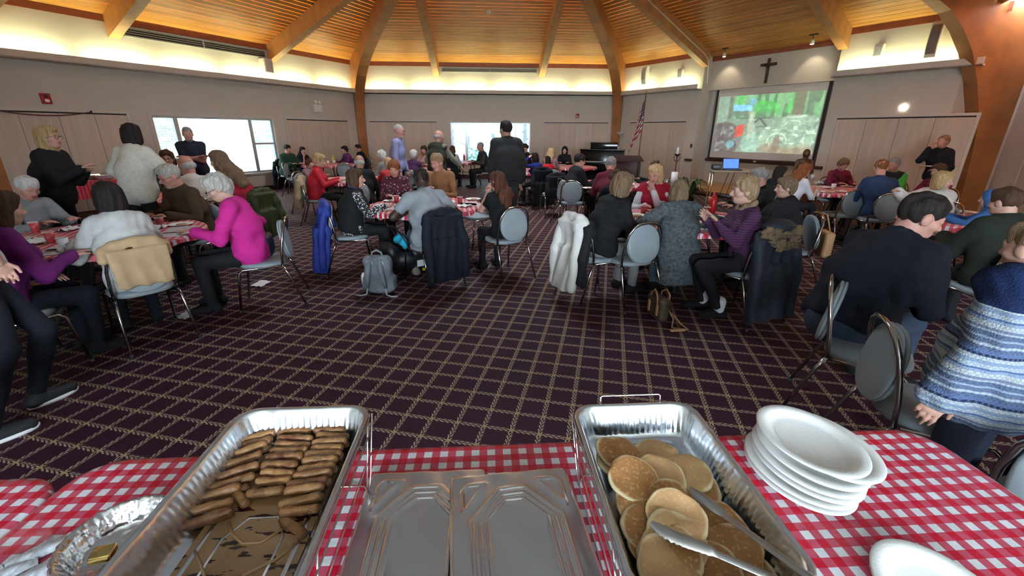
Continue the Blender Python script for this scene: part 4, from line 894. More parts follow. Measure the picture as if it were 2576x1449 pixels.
M_pack = mat('printed_packet', (.62, .66, .72), .3, .35, var=.4, vs=60)
for i, (px, py, lab) in enumerate(((118, 1370, 'silver packet nearest the far corner of the clear tray'), (62, 1396, 'silver packet in the middle of the clear tray'), (108, 1424, 'white packet at the right side of the clear tray'), (28, 1428, 'silver packet at the left of the clear tray'), (70, 1440, 'silver packet at the near side of the clear tray'))):
    p = at(px, py, TZ + .015); q = thing('sugar_packet', (p[0], p[1], TZ + .004 + .003 * (i % 2)), .75 + .2 * (i % 3), lab, 'packet', 'packets in the clear tray')
    part(q, 'sachet', M_pack, lambda b: b.add([(x, y, .008 * (1 - (x / .034) ** 2) * (1 - (y / .022) ** 2)) for y in np.linspace(-.022, .022, 5) for x in np.linspace(-.034, .034, 7)] + [(x, y, -.0005) for y in (-.022, .022) for x in (-.034, .034)], [[r * 7 + c, r * 7 + c + 1, r * 7 + c + 8, r * 7 + c + 7] for r in range(4) for c in range(6)] + [[36, 38, 37, 35]], True)); part(q, 'crimp', M_pack, lambda b: b.box((-.04, -.022, 0), (-.034, .022, .001)).box((.034, -.022, 0), (.04, .022, .001)))
# ------------------------------------------------------------------ soft shapes: blended solids turned into one skin
f32 = np.float32
def nrm(v): v = np.asarray(v, float); return v / (np.linalg.norm(v) + 1e-12)
class Fld:
    def __init__(s, res): s.res = res; s.P = []; s.C = []; s.Wp = []; s.pre = None
    def prim(s, fn, lo, hi, k=.02, sub=False):
        if s.pre is not None:      # a plane that trims only this solid
            g, pl = fn, list(s.pre)
            def fn(x, y, z):
                d = g(x, y, z)
                for o_, n_ in pl: d = np.maximum(d, (x - o_[0]) * n_[0] + (y - o_[1]) * n_[1] + (z - o_[2]) * n_[2])
                return d
        s.P.append((fn, np.asarray(lo, float), np.asarray(hi, float), k, sub)); return s
    def cap(s, a, b, ra, rb=None, k=.02, sx=1., X=(1, 0, 0), sub=False):
        a = np.asarray(a, float); b = np.asarray(b, float); rb = ra if rb is None else rb; X = np.asarray(X, float); q = 1 / sx - 1
        ba = b - a; baX = ba + X * (ba @ X) * q; den = float(baX @ baX) + 1e-12
        def fn(x, y, z):
            px, py, pz = x - a[0], y - a[1], z - a[2]
            if q: t = (px * X[0] + py * X[1] + pz * X[2]) * q; px, py, pz = px + t * X[0], py + t * X[1], pz + t * X[2]
            h = np.clip((px * baX[0] + py * baX[1] + pz * baX[2]) / den, 0, 1)
            return np.sqrt((px - h * baX[0]) ** 2 + (py - h * baX[1]) ** 2 + (pz - h * baX[2]) ** 2) - (ra + (rb - ra) * h)
        m = max(ra, rb) * max(1, sx); return s.prim(fn, np.minimum(a, b) - m, np.maximum(a, b) + m, k, sub)
    def ell(s, c, r, R=None, k=.02, sub=False):
        c = np.asarray(c, float); r = np.asarray(r, float); R = np.eye(3) if R is None else R; A = (R / r).T; A2 = (R / r ** 2).T
        def fn(x, y, z):
            p = (x - c[0], y - c[1], z - c[2])
            k0 = np.sqrt(sum((A[i, 0] * p[0] + A[i, 1] * p[1] + A[i, 2] * p[2]) ** 2 for i in range(3))); k1 = np.sqrt(sum((A2[i, 0] * p[0] + A2[i, 1] * p[1] + A2[i, 2] * p[2]) ** 2 for i in range(3))) + 1e-9
            return k0 * (k0 - 1) / k1
        e = np.sqrt(((R * r) ** 2).sum(1)); return s.prim(fn, c - e, c + e, k, sub)
    def rbox(s, c, h, rad, R=None, k=.02, sub=False):
        c = np.asarray(c, float); h = np.asarray(h, float); R = np.eye(3) if R is None else R
        def fn(x, y, z):
            p = (x - c[0], y - c[1], z - c[2]); q = [abs(R[0, i] * p[0] + R[1, i] * p[1] + R[2, i] * p[2]) - (h[i] - rad) for i in range(3)]
            return np.sqrt(sum(np.maximum(v, 0) ** 2 for v in q)) + np.minimum(np.maximum(np.maximum(q[0], q[1]), q[2]), 0) - rad
        e = (abs(R) * h).sum(1); return s.prim(fn, c - e, c + e, k, sub)
    def cut(s, o, n): s.C.append((np.asarray(o, float), nrm(n))); return s
    def warp(s, fn): s.Wp.append(fn); return s
    def arrays(s):
        r = s.res; pos = [p for p in s.P if not p[4]]
        lo = np.min([p[1] for p in pos], 0) - 3 * r; hi = np.max([p[2] for p in pos], 0) + 3 * r
        n = np.ceil((hi - lo) / r).astype(int) + 1; ax = [(lo[i] + r * np.arange(n[i])).astype(f32) for i in range(3)]
        G = (ax[0][:, None, None], ax[1][None, :, None], ax[2][None, None, :]); Fv = np.full(n, 1., f32)
        for fn, a, b, k, sub in s.P:
            pad = k + 2.5 * r + .02; i0 = np.clip(np.floor((a - pad - lo) / r).astype(int), 0, n); i1 = np.clip(np.ceil((b + pad - lo) / r).astype(int) + 1, 0, n)
            if (i1 <= i0).any(): continue
            sl = tuple(slice(i0[j], i1[j]) for j in range(3)); d = fn(G[0][sl[0]], G[1][:, sl[1]], G[2][:, :, sl[2]]).astype(f32); Fo = Fv[sl]
            if sub: h = np.clip(.5 - .5 * (Fo + d) / k, 0, 1); Fv[sl] = Fo * (1 - h) - d * h + k * h * (1 - h)
            else: h = np.clip(.5 + .5 * (Fo - d) / k, 0, 1); Fv[sl] = np.where(Fo > .5, d, Fo * (1 - h) + d * h - k * h * (1 - h))
        for fn in s.Wp: Fv = Fv + fn(*G).astype(f32)
        for o, nn in s.C: Fv = np.maximum(Fv, ((G[0] - o[0]) * nn[0] + (G[1] - o[1]) * nn[1] + (G[2] - o[2]) * nn[2]).astype(f32))
        return nets(Fv, lo, r)
    def mesh(s, name): V, Q = s.arrays(); return mesh_np(name, V, Q)
    def build(s, name, m, parent=None): return ob(name, s.mesh(name), m, parent)
def nets(Fv, lo, r):
    Fv[0] = Fv[-1] = 1; Fv[:, 0] = Fv[:, -1] = 1; Fv[:, :, 0] = Fv[:, :, -1] = 1
    B = Fv < 0; n = np.array(B.shape) - 1
    cs_ = [(i, j, k) for i in (0, 1) for j in (0, 1) for k in (0, 1)]
    cnt = np.zeros(n, np.int8)
    for i, j, k in cs_: cnt += B[i:i + n[0], j:j + n[1], k:k + n[2]]
    act = np.argwhere((cnt > 0) & (cnt < 8))
    if len(act) == 0: return np.zeros((3, 3)), np.array([[0, 1, 2, 2]])
    idx = np.full(n, -1, np.int32); idx[act[:, 0], act[:, 1], act[:, 2]] = np.arange(len(act))
    val = {c: Fv[act[:, 0] + c[0], act[:, 1] + c[1], act[:, 2] + c[2]] for c in cs_}
    acc = np.zeros((len(act), 3)); w = np.zeros(len(act))
    for c in cs_:
        for ax in range(3):
            if c[ax]: continue
            d = list(c); d[ax] = 1; d = tuple(d); a, b = val[c], val[d]; m = (a < 0) != (b < 0); t = np.where(m, a / np.where(m, a - b, 1), 0)
            p = np.tile(np.array(c, float), (len(act), 1)); p[:, ax] = t; acc += p * m[:, None]; w += m
    V = lo + (act + acc / w[:, None]) * r; Qs = []
    for ax in range(3):
        a = [slice(None)] * 3; b = [slice(None)] * 3; a[ax] = slice(0, -1); b[ax] = slice(1, None)
        s0, s1 = B[tuple(a)], B[tuple(b)]; e = np.argwhere(s0 != s1); u, v = (ax + 1) % 3, (ax + 2) % 3
        def cell(du, dv): q = e.copy(); q[:, u] += du; q[:, v] += dv; return idx[q[:, 0], q[:, 1], q[:, 2]]
        q = np.stack([cell(-1, -1), cell(0, -1), cell(0, 0), cell(-1, 0)], 1); fl_ = ~s0[e[:, 0], e[:, 1], e[:, 2]]; q[fl_] = q[fl_][:, ::-1]; Qs.append(q)
    return V, np.concatenate(Qs)
def folds(amp, seed, f=14.):
    r = np.random.RandomState(seed); D = r.normal(0, 1, (4, 3)) * f; p = r.rand(4) * 6.28
    return lambda x, y, z: amp * .5 * sum(np.sin(D[i, 0] * x + D[i, 1] * y + D[i, 2] * z + p[i]) for i in range(4))

def rotx(a): c, s = math.cos(a), math.sin(a); return np.array([[1., 0, 0], [0, c, -s], [0, s, c]])
# ------------------------------------------------------------------ chairs
M_vinyl = mat('blue_grey_vinyl', (.23, .265, .285), .5, var=.06, vs=5, bump=.05, bs=90, spec=.4)
M_chrome = mat('dark_chrome', (.42, .40, .38), .16, 1., var=.03)
M_rubber = mat('rubber', (.02, .02, .02), .6)
def pad(b, w, l, r, th, M, n=40):
    pr = [(.010, 0), (.002, .006), (0, th * .5), (.003, th * .8), (.014, th), (.05, th * 1.12), (.12, th * 1.16)]
    V = []
    for g, z in pr: V += [tuple(M @ Vector((p[0], p[1], z))) for p in rrect(w - g, l - g, max(.01, r - g), n)]
    b.add(V, [[i * n + j, i * n + (j + 1) % n, (i + 1) * n + (j + 1) % n, (i + 1) * n + j] for i in range(len(pr) - 1) for j in range(n)] + [list(range(n))[::-1], [(len(pr) - 1) * n + j for j in range(n)]], True)
def make_chair():
    t = thing('banquet_chair', (0, 0, 0))
    part(t, 'seat', M_vinyl, lambda b: pad(b, .215, .21, .16, .045, Matrix.Translation((0, .01, .425))))
    tb = Matrix.Translation((0, -.212, .655)) @ Matrix.Rotation(math.radians(-9), 4, 'X') @ Matrix.Rotation(math.pi / 2, 4, 'X')
    def back(b): pad(b, .182, .19, .165, .02, tb); pad(b, .182, .19, .165, .02, tb @ Matrix.Rotation(math.pi, 4, 'Y'))
    part(t, 'backrest', M_vinyl, back)
    hoop = [(-.205, -.175, .43), (-.207, -.185, .55), (-.203, -.205, .66), (-.185, -.225, .76), (-.145, -.24, .825), (-.085, -.247, .858), (0, -.25, .868)]
    hoop = hoop + [(-x, y, z) for x, y, z in hoop[::-1][1:]]
    part(t, 'back_frame', M_chrome, lambda b: b.tube(hoop, .0125, 8))
    for s in (-1, 1):
        part(t, 'leg', M_chrome, lambda b: b.tube([(s * .205, -.175, .43), (s * .213, -.21, .36), (s * .232, -.335, .012)], [.0125, .0125, .011], 8))
        part(t, 'leg', M_chrome, lambda b: b.tube([(s * .205, -.15, .43), (s * .205, .17, .42), (s * .212, .205, .39), (s * .222, .255, .012)], [.011, .0115, .0125, .011], 8))
        for y in (-.338, .257): part(t, 'foot_cap', M_rubber, lambda b: b.lathe([(.013, 0), (.016, .004), (.014, .024)], 8, M=Matrix.Translation((s * (.2325 if y < 0 else .2225), y, 0))))
    part(t, 'stretcher', M_chrome, lambda b: b.tube([(-.205, -.03, .415), (.205, -.03, .415)], .009, 6))
    return t
CHAIR0 = make_chair(); _cu = [False]
def chair(x, y, face, label, group='banquet chairs'):
    o = CHAIR0 if not _cu[0] else copy_tree(CHAIR0); _cu[0] = True
    o.location = (x, y, 0); o.rotation_euler = (0, 0, math.radians(face - 90)); tag(o, label, 'chair', group); return o

# ------------------------------------------------------------------ round tables and what stands on them
M_cloth = gingham('gingham_round', .062, 0, 0, rough=.45, red=(.50, .012, .03), pink=(.52, .10, .13), white=(.70, .68, .68))
M_tleg = mat('table_leg_paint', (.03, .03, .032), .4)
TT = .745
def round_table(x, y, label, clabel, r=.765, rot=0.):
    t = thing('round_table', (x, y, 0), rot, label, 'table', 'round dining tables')
    part(t, 'tabletop', M_grey, lambda b: b.lathe([(.0, .70), (r - .02, .70), (r, .708), (r, .732), (r - .01, .738), (0, .738)], 48, cap0=False, cap1=False))
    for i in range(4):
        a = math.pi / 4 + i * math.pi / 2
        part(t, 'leg', M_tleg, lambda b: b.tube([(.25 * math.cos(a), .25 * math.sin(a), .70), (.33 * math.cos(a), .33 * math.sin(a), .35), (.52 * math.cos(a), .52 * math.sin(a), .015)], .016, 8))
    for s in (0, 1): part(t, 'brace', M_tleg, lambda b: b.tube([(.3 * math.cos(math.pi / 4 + a), .3 * math.sin(math.pi / 4 + a), .3 + s * .1) for a in ((0, math.pi) if s == 0 else (math.pi / 2, 3 * math.pi / 2))], .01, 6))
    N = 96; V = [(0, 0, TT)]; Fs = []
    for ri, (rr, z) in enumerate([(.4, TT), (r - .01, TT), (r + .004, TT - .006), (r + .008, TT - .022), (r + .011, TT - .055)]):
        for j in range(N): a = 2 * math.pi * j / N; k = .007 * math.sin(j * 1.2) * max(0, ri - 2) / 2; V.append(((rr + k) * math.cos(a), (rr + k) * math.sin(a), z + (.01 * math.sin(j * .8) if ri == 4 else 0)))
    Fs += [[0, 1 + j, 1 + (j + 1) % N] for j in range(N)] + [[1 + i * N + j, 1 + (i + 1) * N + j, 1 + (i + 1) * N + (j + 1) % N, 1 + i * N + (j + 1) % N] for i in range(4) for j in range(N)]
    tag(MB().add(V, Fs, True).build('tablecloth', M_cloth, None, (x, y, 0), rot), clabel, 'tablecloth', 'round table cloths')
M_cupr = mat('red_paper_cup', (.42, .05, .05), .45, var=.3, vs=30); M_paper = mat('white_paper', (.74, .73, .72), .7, var=.03); M_coffee = mat('coffee', (.05, .02, .01), .2)
M_print = mat('printed_placemat', (.70, .66, .64), .6, var=.0, col2=(.34, .30, .32), vs=34, det=2)
M_food = mat('pancake_bits', (.45, .25, .10), .6, var=.3, vs=40)
def cup(x, y, label, white=False):
    c = thing('paper_cup', (x, y, TT + .001), 0, label, 'cup', 'paper cups')
    part(c, 'body', M_paper if white else M_cupr, lambda b: b.lathe([(.0, .001), (.027, .0), (.0385, .098), (.037, .098), (.030, .03), (0, .03)], 20, cap0=False, cap1=False)); part(c, 'rim', M_paper, lambda b: b.tube([(.0385 * math.cos(a), .0385 * math.sin(a), .099) for a in np.linspace(0, 2 * math.pi, 17)[:-1]], .0026, 6, True)); part(c, 'drink', M_coffee, lambda b: b.lathe([(.001, .076), (.0335, .076)], 16))
    return c
def plate(x, y, label, food=True):
    p = thing('paper_plate', (x, y, TT + .001), 0, label, 'plate', 'plates on the dining tables')
    part(p, 'plate', M_plate, lambda b: b.lathe([(0, .001), (.075, .0), (.095, .008), (.115, .012), (.115, .014), (.094, .011), (.074, .003), (0, .003)], 28, cap0=False, cap1=False))
    if food: part(p, 'food', M_food, lambda b: b.lathe([(.045, .004), (.05, .009), (.042, .014), (.0, .015)], 14, M=Matrix.Translation((.015, -.01, 0)), cap1=False))
    return p
def napkin(x, y, label, seed=0, z=TT):
    r = np.random.RandomState(seed); g = np.linspace(-.075, .075, 7); V = [(a + r.normal(0, .006), b + r.normal(0, .006), .004 + abs(r.normal(0, .022)) * (1 - (a / .1) ** 2)) for b in g for a in g]
    V2 = V + [(a, b, c - .002) for a, b, c in V]; Fs = [[j * 7 + i, j * 7 + i + 1, j * 7 + i + 8, j * 7 + i + 7] for j in range(6) for i in range(6)]
    o = MB().add(V2, Fs + [[49 + q for q in f[::-1]] for f in Fs], True).build('paper_napkin', M_paper, None, (x, y, z + .002), seed); return tag(o, label, 'napkin', 'crumpled napkins')
def placemat(x, y, rot, label):
    o = MB().box((-.17, -.12, .0005), (.17, .12, .0022)).build('printed_placemat', M_print, None, (x, y, TT + .001), rot); return tag(o, label, 'placemat', 'printed placemats')
def bottle(x, y, col, cap, label, s=1.):
    o = thing('squeeze_bottle', (x, y, TT + .001), 0, label, 'bottle')
    part(o, 'body', col, lambda b: b.lathe([(.0, 0), (.030 * s, .0), (.032 * s, .01), (.032 * s, .11 * s), (.028 * s, .135 * s), (.022 * s, .145 * s), (0, .145 * s)], 20, cap0=False, cap1=False)); part(o, 'nozzle', cap, lambda b: b.lathe([(.024 * s, .145 * s), (.024 * s, .16 * s), (.010 * s, .168 * s), (.004 * s, .205 * s), (0, .205 * s)], 16, cap1=False)); return o
TABLES = dict(T1=(-3.93, -4.72, .84), T2=(-1.09, -3.03, .765), T3=(2.0, -4.15, .79), T4=(6.05, -1.75, .79), T5=(5.42, -4.42, .765), T6=(-2.95, .45, .765), T7=(-4.98, 4.85, .765), T8=(-.85, 6.1, .765), T9=(.95, 2.6, .765), T10=(2.3, -.5, .765), T11=(-1.95, 3.05, .765), T12=(-4.95, -1.9, .765), T13=(2.2, 3.85, .765))
TL = dict(T1='before the white sweater', T2='behind the grey backpack', T3='behind the brown handbag', T4='beside the man in the navy pullover', T5='beyond the big man', T6='of the woman in the red jacket', T7='with the mustard bottle', T8='before the back window', T9='of the child in royal blue', T10='in front of the lectern', T11='behind the standing man in lavender', T12='behind the man in the brown jacket', T13='near the piano')
for k_, (x, y, r_) in TABLES.items(): round_table(x, y, 'round folding table ' + TL[k_], 'red and white checked cloth on the round table ' + TL[k_], r_, (x * 7 + y * 3) % 1.2)
def on(px, py): p = at(px, py, TT); return p[0], p[1]
for px, py, lab, w_ in ((405, 572, 'red paper cup beside the man in the brown jacket', 0), (92, 585, 'red paper cup at the left edge of the front left table', 0), (130, 612, 'wide red paper cup near the purple sweater', 0), (165, 628, 'white paper cup on the front left table', 1), (998, 510, 'red paper cup in the middle of the table with the dotted blouse', 0), (1157, 514, 'red paper cup at the right of the middle table', 0), (1776, 542, 'pinkish red cup nearest the woman in purple stripes', 0), (1787, 515, 'red cup just left of the ketchup bottle', 0), (1618, 538, 'red cup hidden beside the grey blazer', 0), (955, 452, 'red cup behind the bald man in black', 0), (935, 448, 'pink cup behind the bald man in black', 0), (842, 412, 'white cup next to the mustard bottle', 1), (826, 413, 'white cup left of the mustard bottle', 1), (2095, 477, 'white cup in the middle of the far right table', 1), (2043, 452, 'white cup in front of the red haired girl', 1), (1307, 435, 'red cup on the table of the girl in blue', 0)):
    cup(*on(px, py), lab, bool(w_))
for px, py, lab in ((455, 566, 'white plate in front of the woman in pink'), (985, 506, 'white plate in front of the dotted blouse'), (965, 518, 'white plate before the woman in the black coat'), (1800, 584, 'white plate with leftovers at the near edge of the right centre table'), (1600, 543, 'white plate beside the black sweater'), (1795, 547, 'white plate behind the ketchup bottle'), (1190, 502, 'white plate at the right rim of the middle table'), (1480, 474, 'pale plate at the left rim of the table before the lectern'), (1172, 405, 'white plate on the table before the back window'), (860, 450, 'white plate before the woman in the red jacket'), (2080, 484, 'white plate at the near rim of the far right table'), (2130, 470, 'white plate beside the navy pullover'), (2430, 535, 'white plate at the right edge table'), (2420, 562, 'white plate beside the boy in dark green'), (1415, 415, 'white plate before the woman in the black hood'), (770, 412, 'white plate before the man in the green hoodie')):
    plate(*on(px, py), lab)
for i, (px, py, lab) in enumerate(((172, 580, 'crumpled napkin standing up on the front left table'), (180, 630, 'crumpled napkin before the white sweater'), (100, 612, 'crumpled napkin next to the purple sweater'), (480, 588, 'crumpled napkin by the woman in pink'), (1170, 520, 'crumpled napkin on the right part of the middle table'), (1020, 520, 'crumpled napkin on the left part of the middle table'), (1810, 565, 'crumpled napkin beside the purple stripes'), (2060, 462, 'crumpled napkin on the far right table'), (1000, 500, 'crumpled napkin before the dotted blouse'), (1590, 560, 'crumpled napkin before the black sweater'))):
    napkin(*on(px, py), lab, i)
for px, py, rot, lab in ((440, 590, .5, 'printed placemat before the woman in pink'), (190, 620, .3, 'printed placemat before the white sweater'), (1000, 525, .2, 'printed placemat at the left of the middle table'), (1185, 515, -.3, 'printed placemat at the right of the middle table'), (1805, 578, .1, 'printed placemat at the right of the right centre table'), (2415, 550, .9, 'printed placemat at the right edge table')): p = on(px, py); placemat(p[0], p[1], rot, lab)
M_ket = mat('ketchup_red', (.50, .01, .015), .3, var=.03); M_mus = mat('mustard_yellow', (.60, .48, .02), .3, var=.03); M_clearw = mat('cloudy_plastic', (.62, .60, .58), .3)
bottle(*on(1790, 536), M_ket, M_ket, 'red ketchup bottle on the right centre table', 1.3); bottle(*on(840, 411), M_mus, M_mus, 'yellow mustard bottle on the far left table', 1.25); bottle(*on(1168, 404), M_ket, M_ket, 'red ketchup bottle before the back window', 1.2); bottle(*on(2122, 458), M_clearw, M_paper, 'clear syrup bottle before the woman in maroon', 1.3)
for key in ('T1', 'T2', 'T3', 'T4', 'T6', 'T10'):      # a printed sheet at each place
    x, y, r_ = TABLES[key]
    for a, side in ((-90, 'near'), (0, 'right'), (90, 'far'), (180, 'left')):
        q = math.radians(a + {'T1': 20, 'T3': -25}.get(key, 8)); placemat(x + (r_ - .2) * math.cos(q), y + (r_ - .2) * math.sin(q), q + math.pi / 2, 'printed placemat on the %s side of the table %s' % (side, TL[key]))
        napkin(x + (r_ - .42) * math.cos(q + .35), y + (r_ - .42) * math.sin(q + .35), 'crumpled napkin towards the %s side of the table %s' % (side, TL[key]), int(a + x * 10) % 50, TT + .003)
o = thing('menu_card', (*on(2140, 462), TT + .001), .5, 'folded white menu card beside the syrup bottle', 'card')
part(o, 'front_leaf', M_print, lambda b: b.hexa([(-.07, -.03, 0), (.07, -.03, 0), (.07, -.028, 0), (-.07, -.028, 0), (-.07, -.002, .16), (.07, -.002, .16), (.07, 0, .16), (-.07, 0, .16)])); part(o, 'back_leaf', M_paper, lambda b: b.hexa([(-.07, .028, 0), (.07, .028, 0), (.07, .03, 0), (-.07, .03, 0), (-.07, 0, .16), (.07, 0, .16), (.07, .002, .16), (-.07, .002, .16)]))

# buffet along the left wall
n_, t_ = wall_frame(-1); bx = -8.0; by = .75; rz_ = math.atan2(t_[1], t_[0])
o = thing('buffet_table', (bx, by, 0), rz_, 'long buffet table along the left wall', 'table')
part(o, 'tabletop', M_grey, lambda b: b.bbox((-1.2, -.37, .70), (1.2, .37, .738), .008))
for sx in (-1, 1):
    for sy in (-1, 1): part(o, 'leg', M_tleg, lambda b: b.tube([(sx * 1.0, sy * .3, .7), (sx * 1.05, sy * .3, 0)], .016, 8))
c = MB(); c.box((-1.215, -.385, .742), (1.215, .385, .746)); c.box((-1.215, -.389, .42), (1.215, -.385, .746)); c.box((-1.219, -.385, .42), (-1.215, .385, .746)); c.box((1.215, -.385, .42), (1.219, .385, .746)); c.box((-1.215, .385, .42), (1.215, .389, .746))
tag(c.build('tablecloth', M_cloth, None, (bx, by, 0), rz_), 'red checked cloth on the buffet table by the left wall', 'tablecloth')
fp = bpy.data.meshes['pan']
for i, (u, lab) in enumerate(((-.75, 'foil tray at the left end of the wall buffet'), (-.2, 'foil tray in the middle of the wall buffet'), (.45, 'foil tray at the right end of the wall buffet'))):
    q = thing('foil_tray', (bx + t_[0] * u, by + t_[1] * u, .75), rz_, lab, 'tray', 'trays on the wall buffet'); ob('pan', fp, M_foil, q); part(q, 'food', M_food, lambda b: b.extr([(p[0], p[1], .002) for p in rrect(.1, .19, .02, 20)], (0, 0, .04)))

# ------------------------------------------------------------------ coats, bags and things on the floor
def coat(x, y, face, m, label, zb=.35, w=.24, zt=.90, seed=1, front=True, flare=1.0, slv=True, name='draped_coat', res=.014, hood=None, cat='coat', bulk=0.):
    o = thing(name, (x, y, 0), math.radians(face - 90), label, cat)
    f = Fld(res); ta = min(w, .2)
    arc = [(-ta, -.225, zt - .14), (-ta * .93, -.24, zt - .075), (-ta * .62, -.252, zt - .035), (0, -.258, zt - .02), (ta * .62, -.252, zt - .035), (ta * .93, -.24, zt - .075), (ta, -.225, zt - .14)]
    for a_, b_ in zip(arc[:-1], arc[1:]): f.cap(a_, b_, .040, None, .02)
    f.rbox((0, -.285, (zt - .06 + max(zb, .5)) / 2), (w * .95, .028, (zt - .06 - max(zb, .5)) / 2), .015, rotx(math.radians(7)), k=.03)
    if zb < .5: f.rbox((0, -.315 - bulk * .6, (.60 + zb) / 2), (w * flare, .030 + bulk, (.60 - zb) / 2), .02, rotx(math.radians(-8 if bulk else 0)), k=.05)
    if front: f.rbox((0, -.195, zt - .17), (w * .8, .024, .14), .012, rotx(math.radians(7)), k=.03)
    r = np.random.RandomState(seed); p0 = r.rand() * 6; fq = 30 + 14 * r.rand()
    f.warp(lambda X_, Y_, Z_:   .017 * (abs(np.sin(X_ * fq * .5 + p0 + 1.0 * np.sin(Z_ * 5 + p0) + .6 * X_ * Z_ * 20)) - .5) * np.clip((zt - .06 - Z_) * 4, .0, 1)); f.warp(folds(.006, seed, 11))
    b = f.build('coat_body', m, o)
    if slv:
        for s in (-1, 1):
            q = Fld(res); q.cap((s * w * .82, -.27, zt - .1), (s * w * .98, -.335, zt - .38), .05, .05, k=.03).cap((s * w * .98, -.335, zt - .38), (s * w * .93, -.36, max(.12, zb + .06)), .05, .043, k=.03); q.warp(folds(.007, seed + s, 16)); q.build('sleeve', m, o)
    if hood is not None:
        q = Fld(.012); q.cap((-.17, -.30, zt - .02), (.17, -.30, zt - .02), .045, .045).cap((-.17, -.30, zt - .02), (-.06, -.36, zt - .12), .045).cap((.17, -.30, zt - .02), (.06, -.36, zt - .12), .045); q.warp(folds(.016, 5, 90)); q.build('fur_trim', hood, o)
        q = Fld(.014); q.ell((0, -.25, zt + .02), (.16, .10, .07)); q.build('hood', m, o)
    return o
def fabric(name, col, var=.12, bs=120, bump=.25, rough=.85, **k): return mat(name, col, rough, var=var, vs=7, bump=bump, bs=bs, spec=.25, **k)
FB_black = fabric('black_wool', (.009, .009, .011)); FB_navy = fabric('navy_wool', (.007, .009, .016)); FB_royal = fabric('royal_blue_nylon', (.018, .032, .21), rough=.6); FB_tan = fabric('tan_twill', (.36, .24, .135)); FB_cream = fabric('cream_cotton', (.56, .54, .51)); FB_olive = fabric('olive_nylon', (.035, .042, .014), rough=.6); FB_beige = fabric('beige_quilt', (.38, .28, .17)); FB_slate = fabric('slate_parka', (.022, .028, .042), rough=.6); FB_fur = mat('fur', (.16, .11, .06), .95, var=.5, vs=60, bump=.8, bs=150)
def paperbit(px, py, label, s=.06):
    p = at(px, py); o = napkin(p[0], p[1], label, 3, 0.003); o.scale = (s / .075, s / .055, .5); return o
paperbit(655, 716, 'crumpled white napkin dropped on the carpet at left', .075); paperbit(468, 795, 'white napkin dropped under the front left chair', .07)
# backpack
p = at(952, 745)
o = thing('backpack', (p[0], p[1] + .12, 0), math.radians(-8), 'grey backpack standing on the carpet', 'backpack')
FB_gr = fabric('heather_grey', (.17, .19, .215), var=.25, bs=200); FB_lt = fabric('pale_webbing', (.36, .38, .41))
f = Fld(.011); f.rbox((0, 0, .21), (.15, .085, .21), .06).rbox((0, .05, .16), (.13, .07, .13), .05).rbox((-.15, 0, .12), (.03, .06, .08), .03).rbox((.15, 0, .12), (.03, .06, .08), .03); f.warp(folds(.004, 2, 20)); f.build('bag_body', FB_gr, o)
for s in (-1, 1):
    part(o, 'shoulder_strap', FB_gr, lambda b: b.tube([(s * .05, -.08, .40), (s * .065, -.115, .32), (s * .085, -.12, .2), (s * .10, -.10, .09)], [.022, .03, .028, .016], 8)); part(o, 'strap_end', FB_lt, lambda b: b.tube([(s * .10, -.10, .09), (s * .11, -.12, .02), (s * .17, -.14, .008), (s * .23, -.12, .006)], .009, 6)); part(o, 'patch', FB_lt, lambda b: b.bbox((s * .06 - .035, -.094, .345), (s * .06 + .035, -.078, .385), .005))
part(o, 'carry_handle', FB_gr, lambda b: b.tube([(-.06, .0, .41), (-.05, -.01, .46), (.0, -.01, .485), (.05, -.01, .46), (.06, 0, .41)], .011, 8)); part(o, 'water_bottle', M_paper, lambda b: b.lathe([(.0, .10), (.028, .10), (.03, .2), (.012, .23), (.0, .235)], 12, M=Matrix.Translation((-.165, -.02, 0)), cap0=False, cap1=False))
# infant carrier
p = at(1015, 700)
o = thing('infant_car_seat', (p[0] + .02, p[1] + .25, 0), math.radians(-62), 'black infant car seat with a turquoise blanket beside the backpack', 'car seat')
f = Fld(.013); f.ell((0, 0, .20), (.22, .34, .19)); f.ell((0, .02, .34), (.165, .27, .16), k=.03, sub=True); f.ell((0, -.22, .30), (.2, .13, .17), k=.05); f.ell((0, -.10, .38), (.15, .19, .14), sub=True); f.cut((0, 0, .035), (0, 0, -1)); f.build('shell', M_black, o)
part(o, 'carry_handle', M_black, lambda b: b.tube([(-.215, .0, .26), (-.23, -.06, .45), (-.2, -.12, .56), (0, -.14, .60), (.2, -.12, .56), (.23, -.06, .45), (.215, 0, .26)], .018, 8))
f = Fld(.012); f.cap((-.12, .12, .36), (.12, .15, .36), .075, .075).cap((.10, -.05, .40), (.13, .24, .33), .065).cap((-.12, -.05, .41), (-.02, .22, .36), .065); f.warp(folds(.012, 8, 22)); f.build('blanket', fabric('turquoise_fleece', (.02, .38, .55)), o)
part(o, 'label_plate', M_paper, lambda b: b.box((.195, .05, .12), (.222, .15, .2))); part(o, 'warning_tag', M_mus, lambda b: b.box((.18, .12, .055), (.205, .17, .085)))
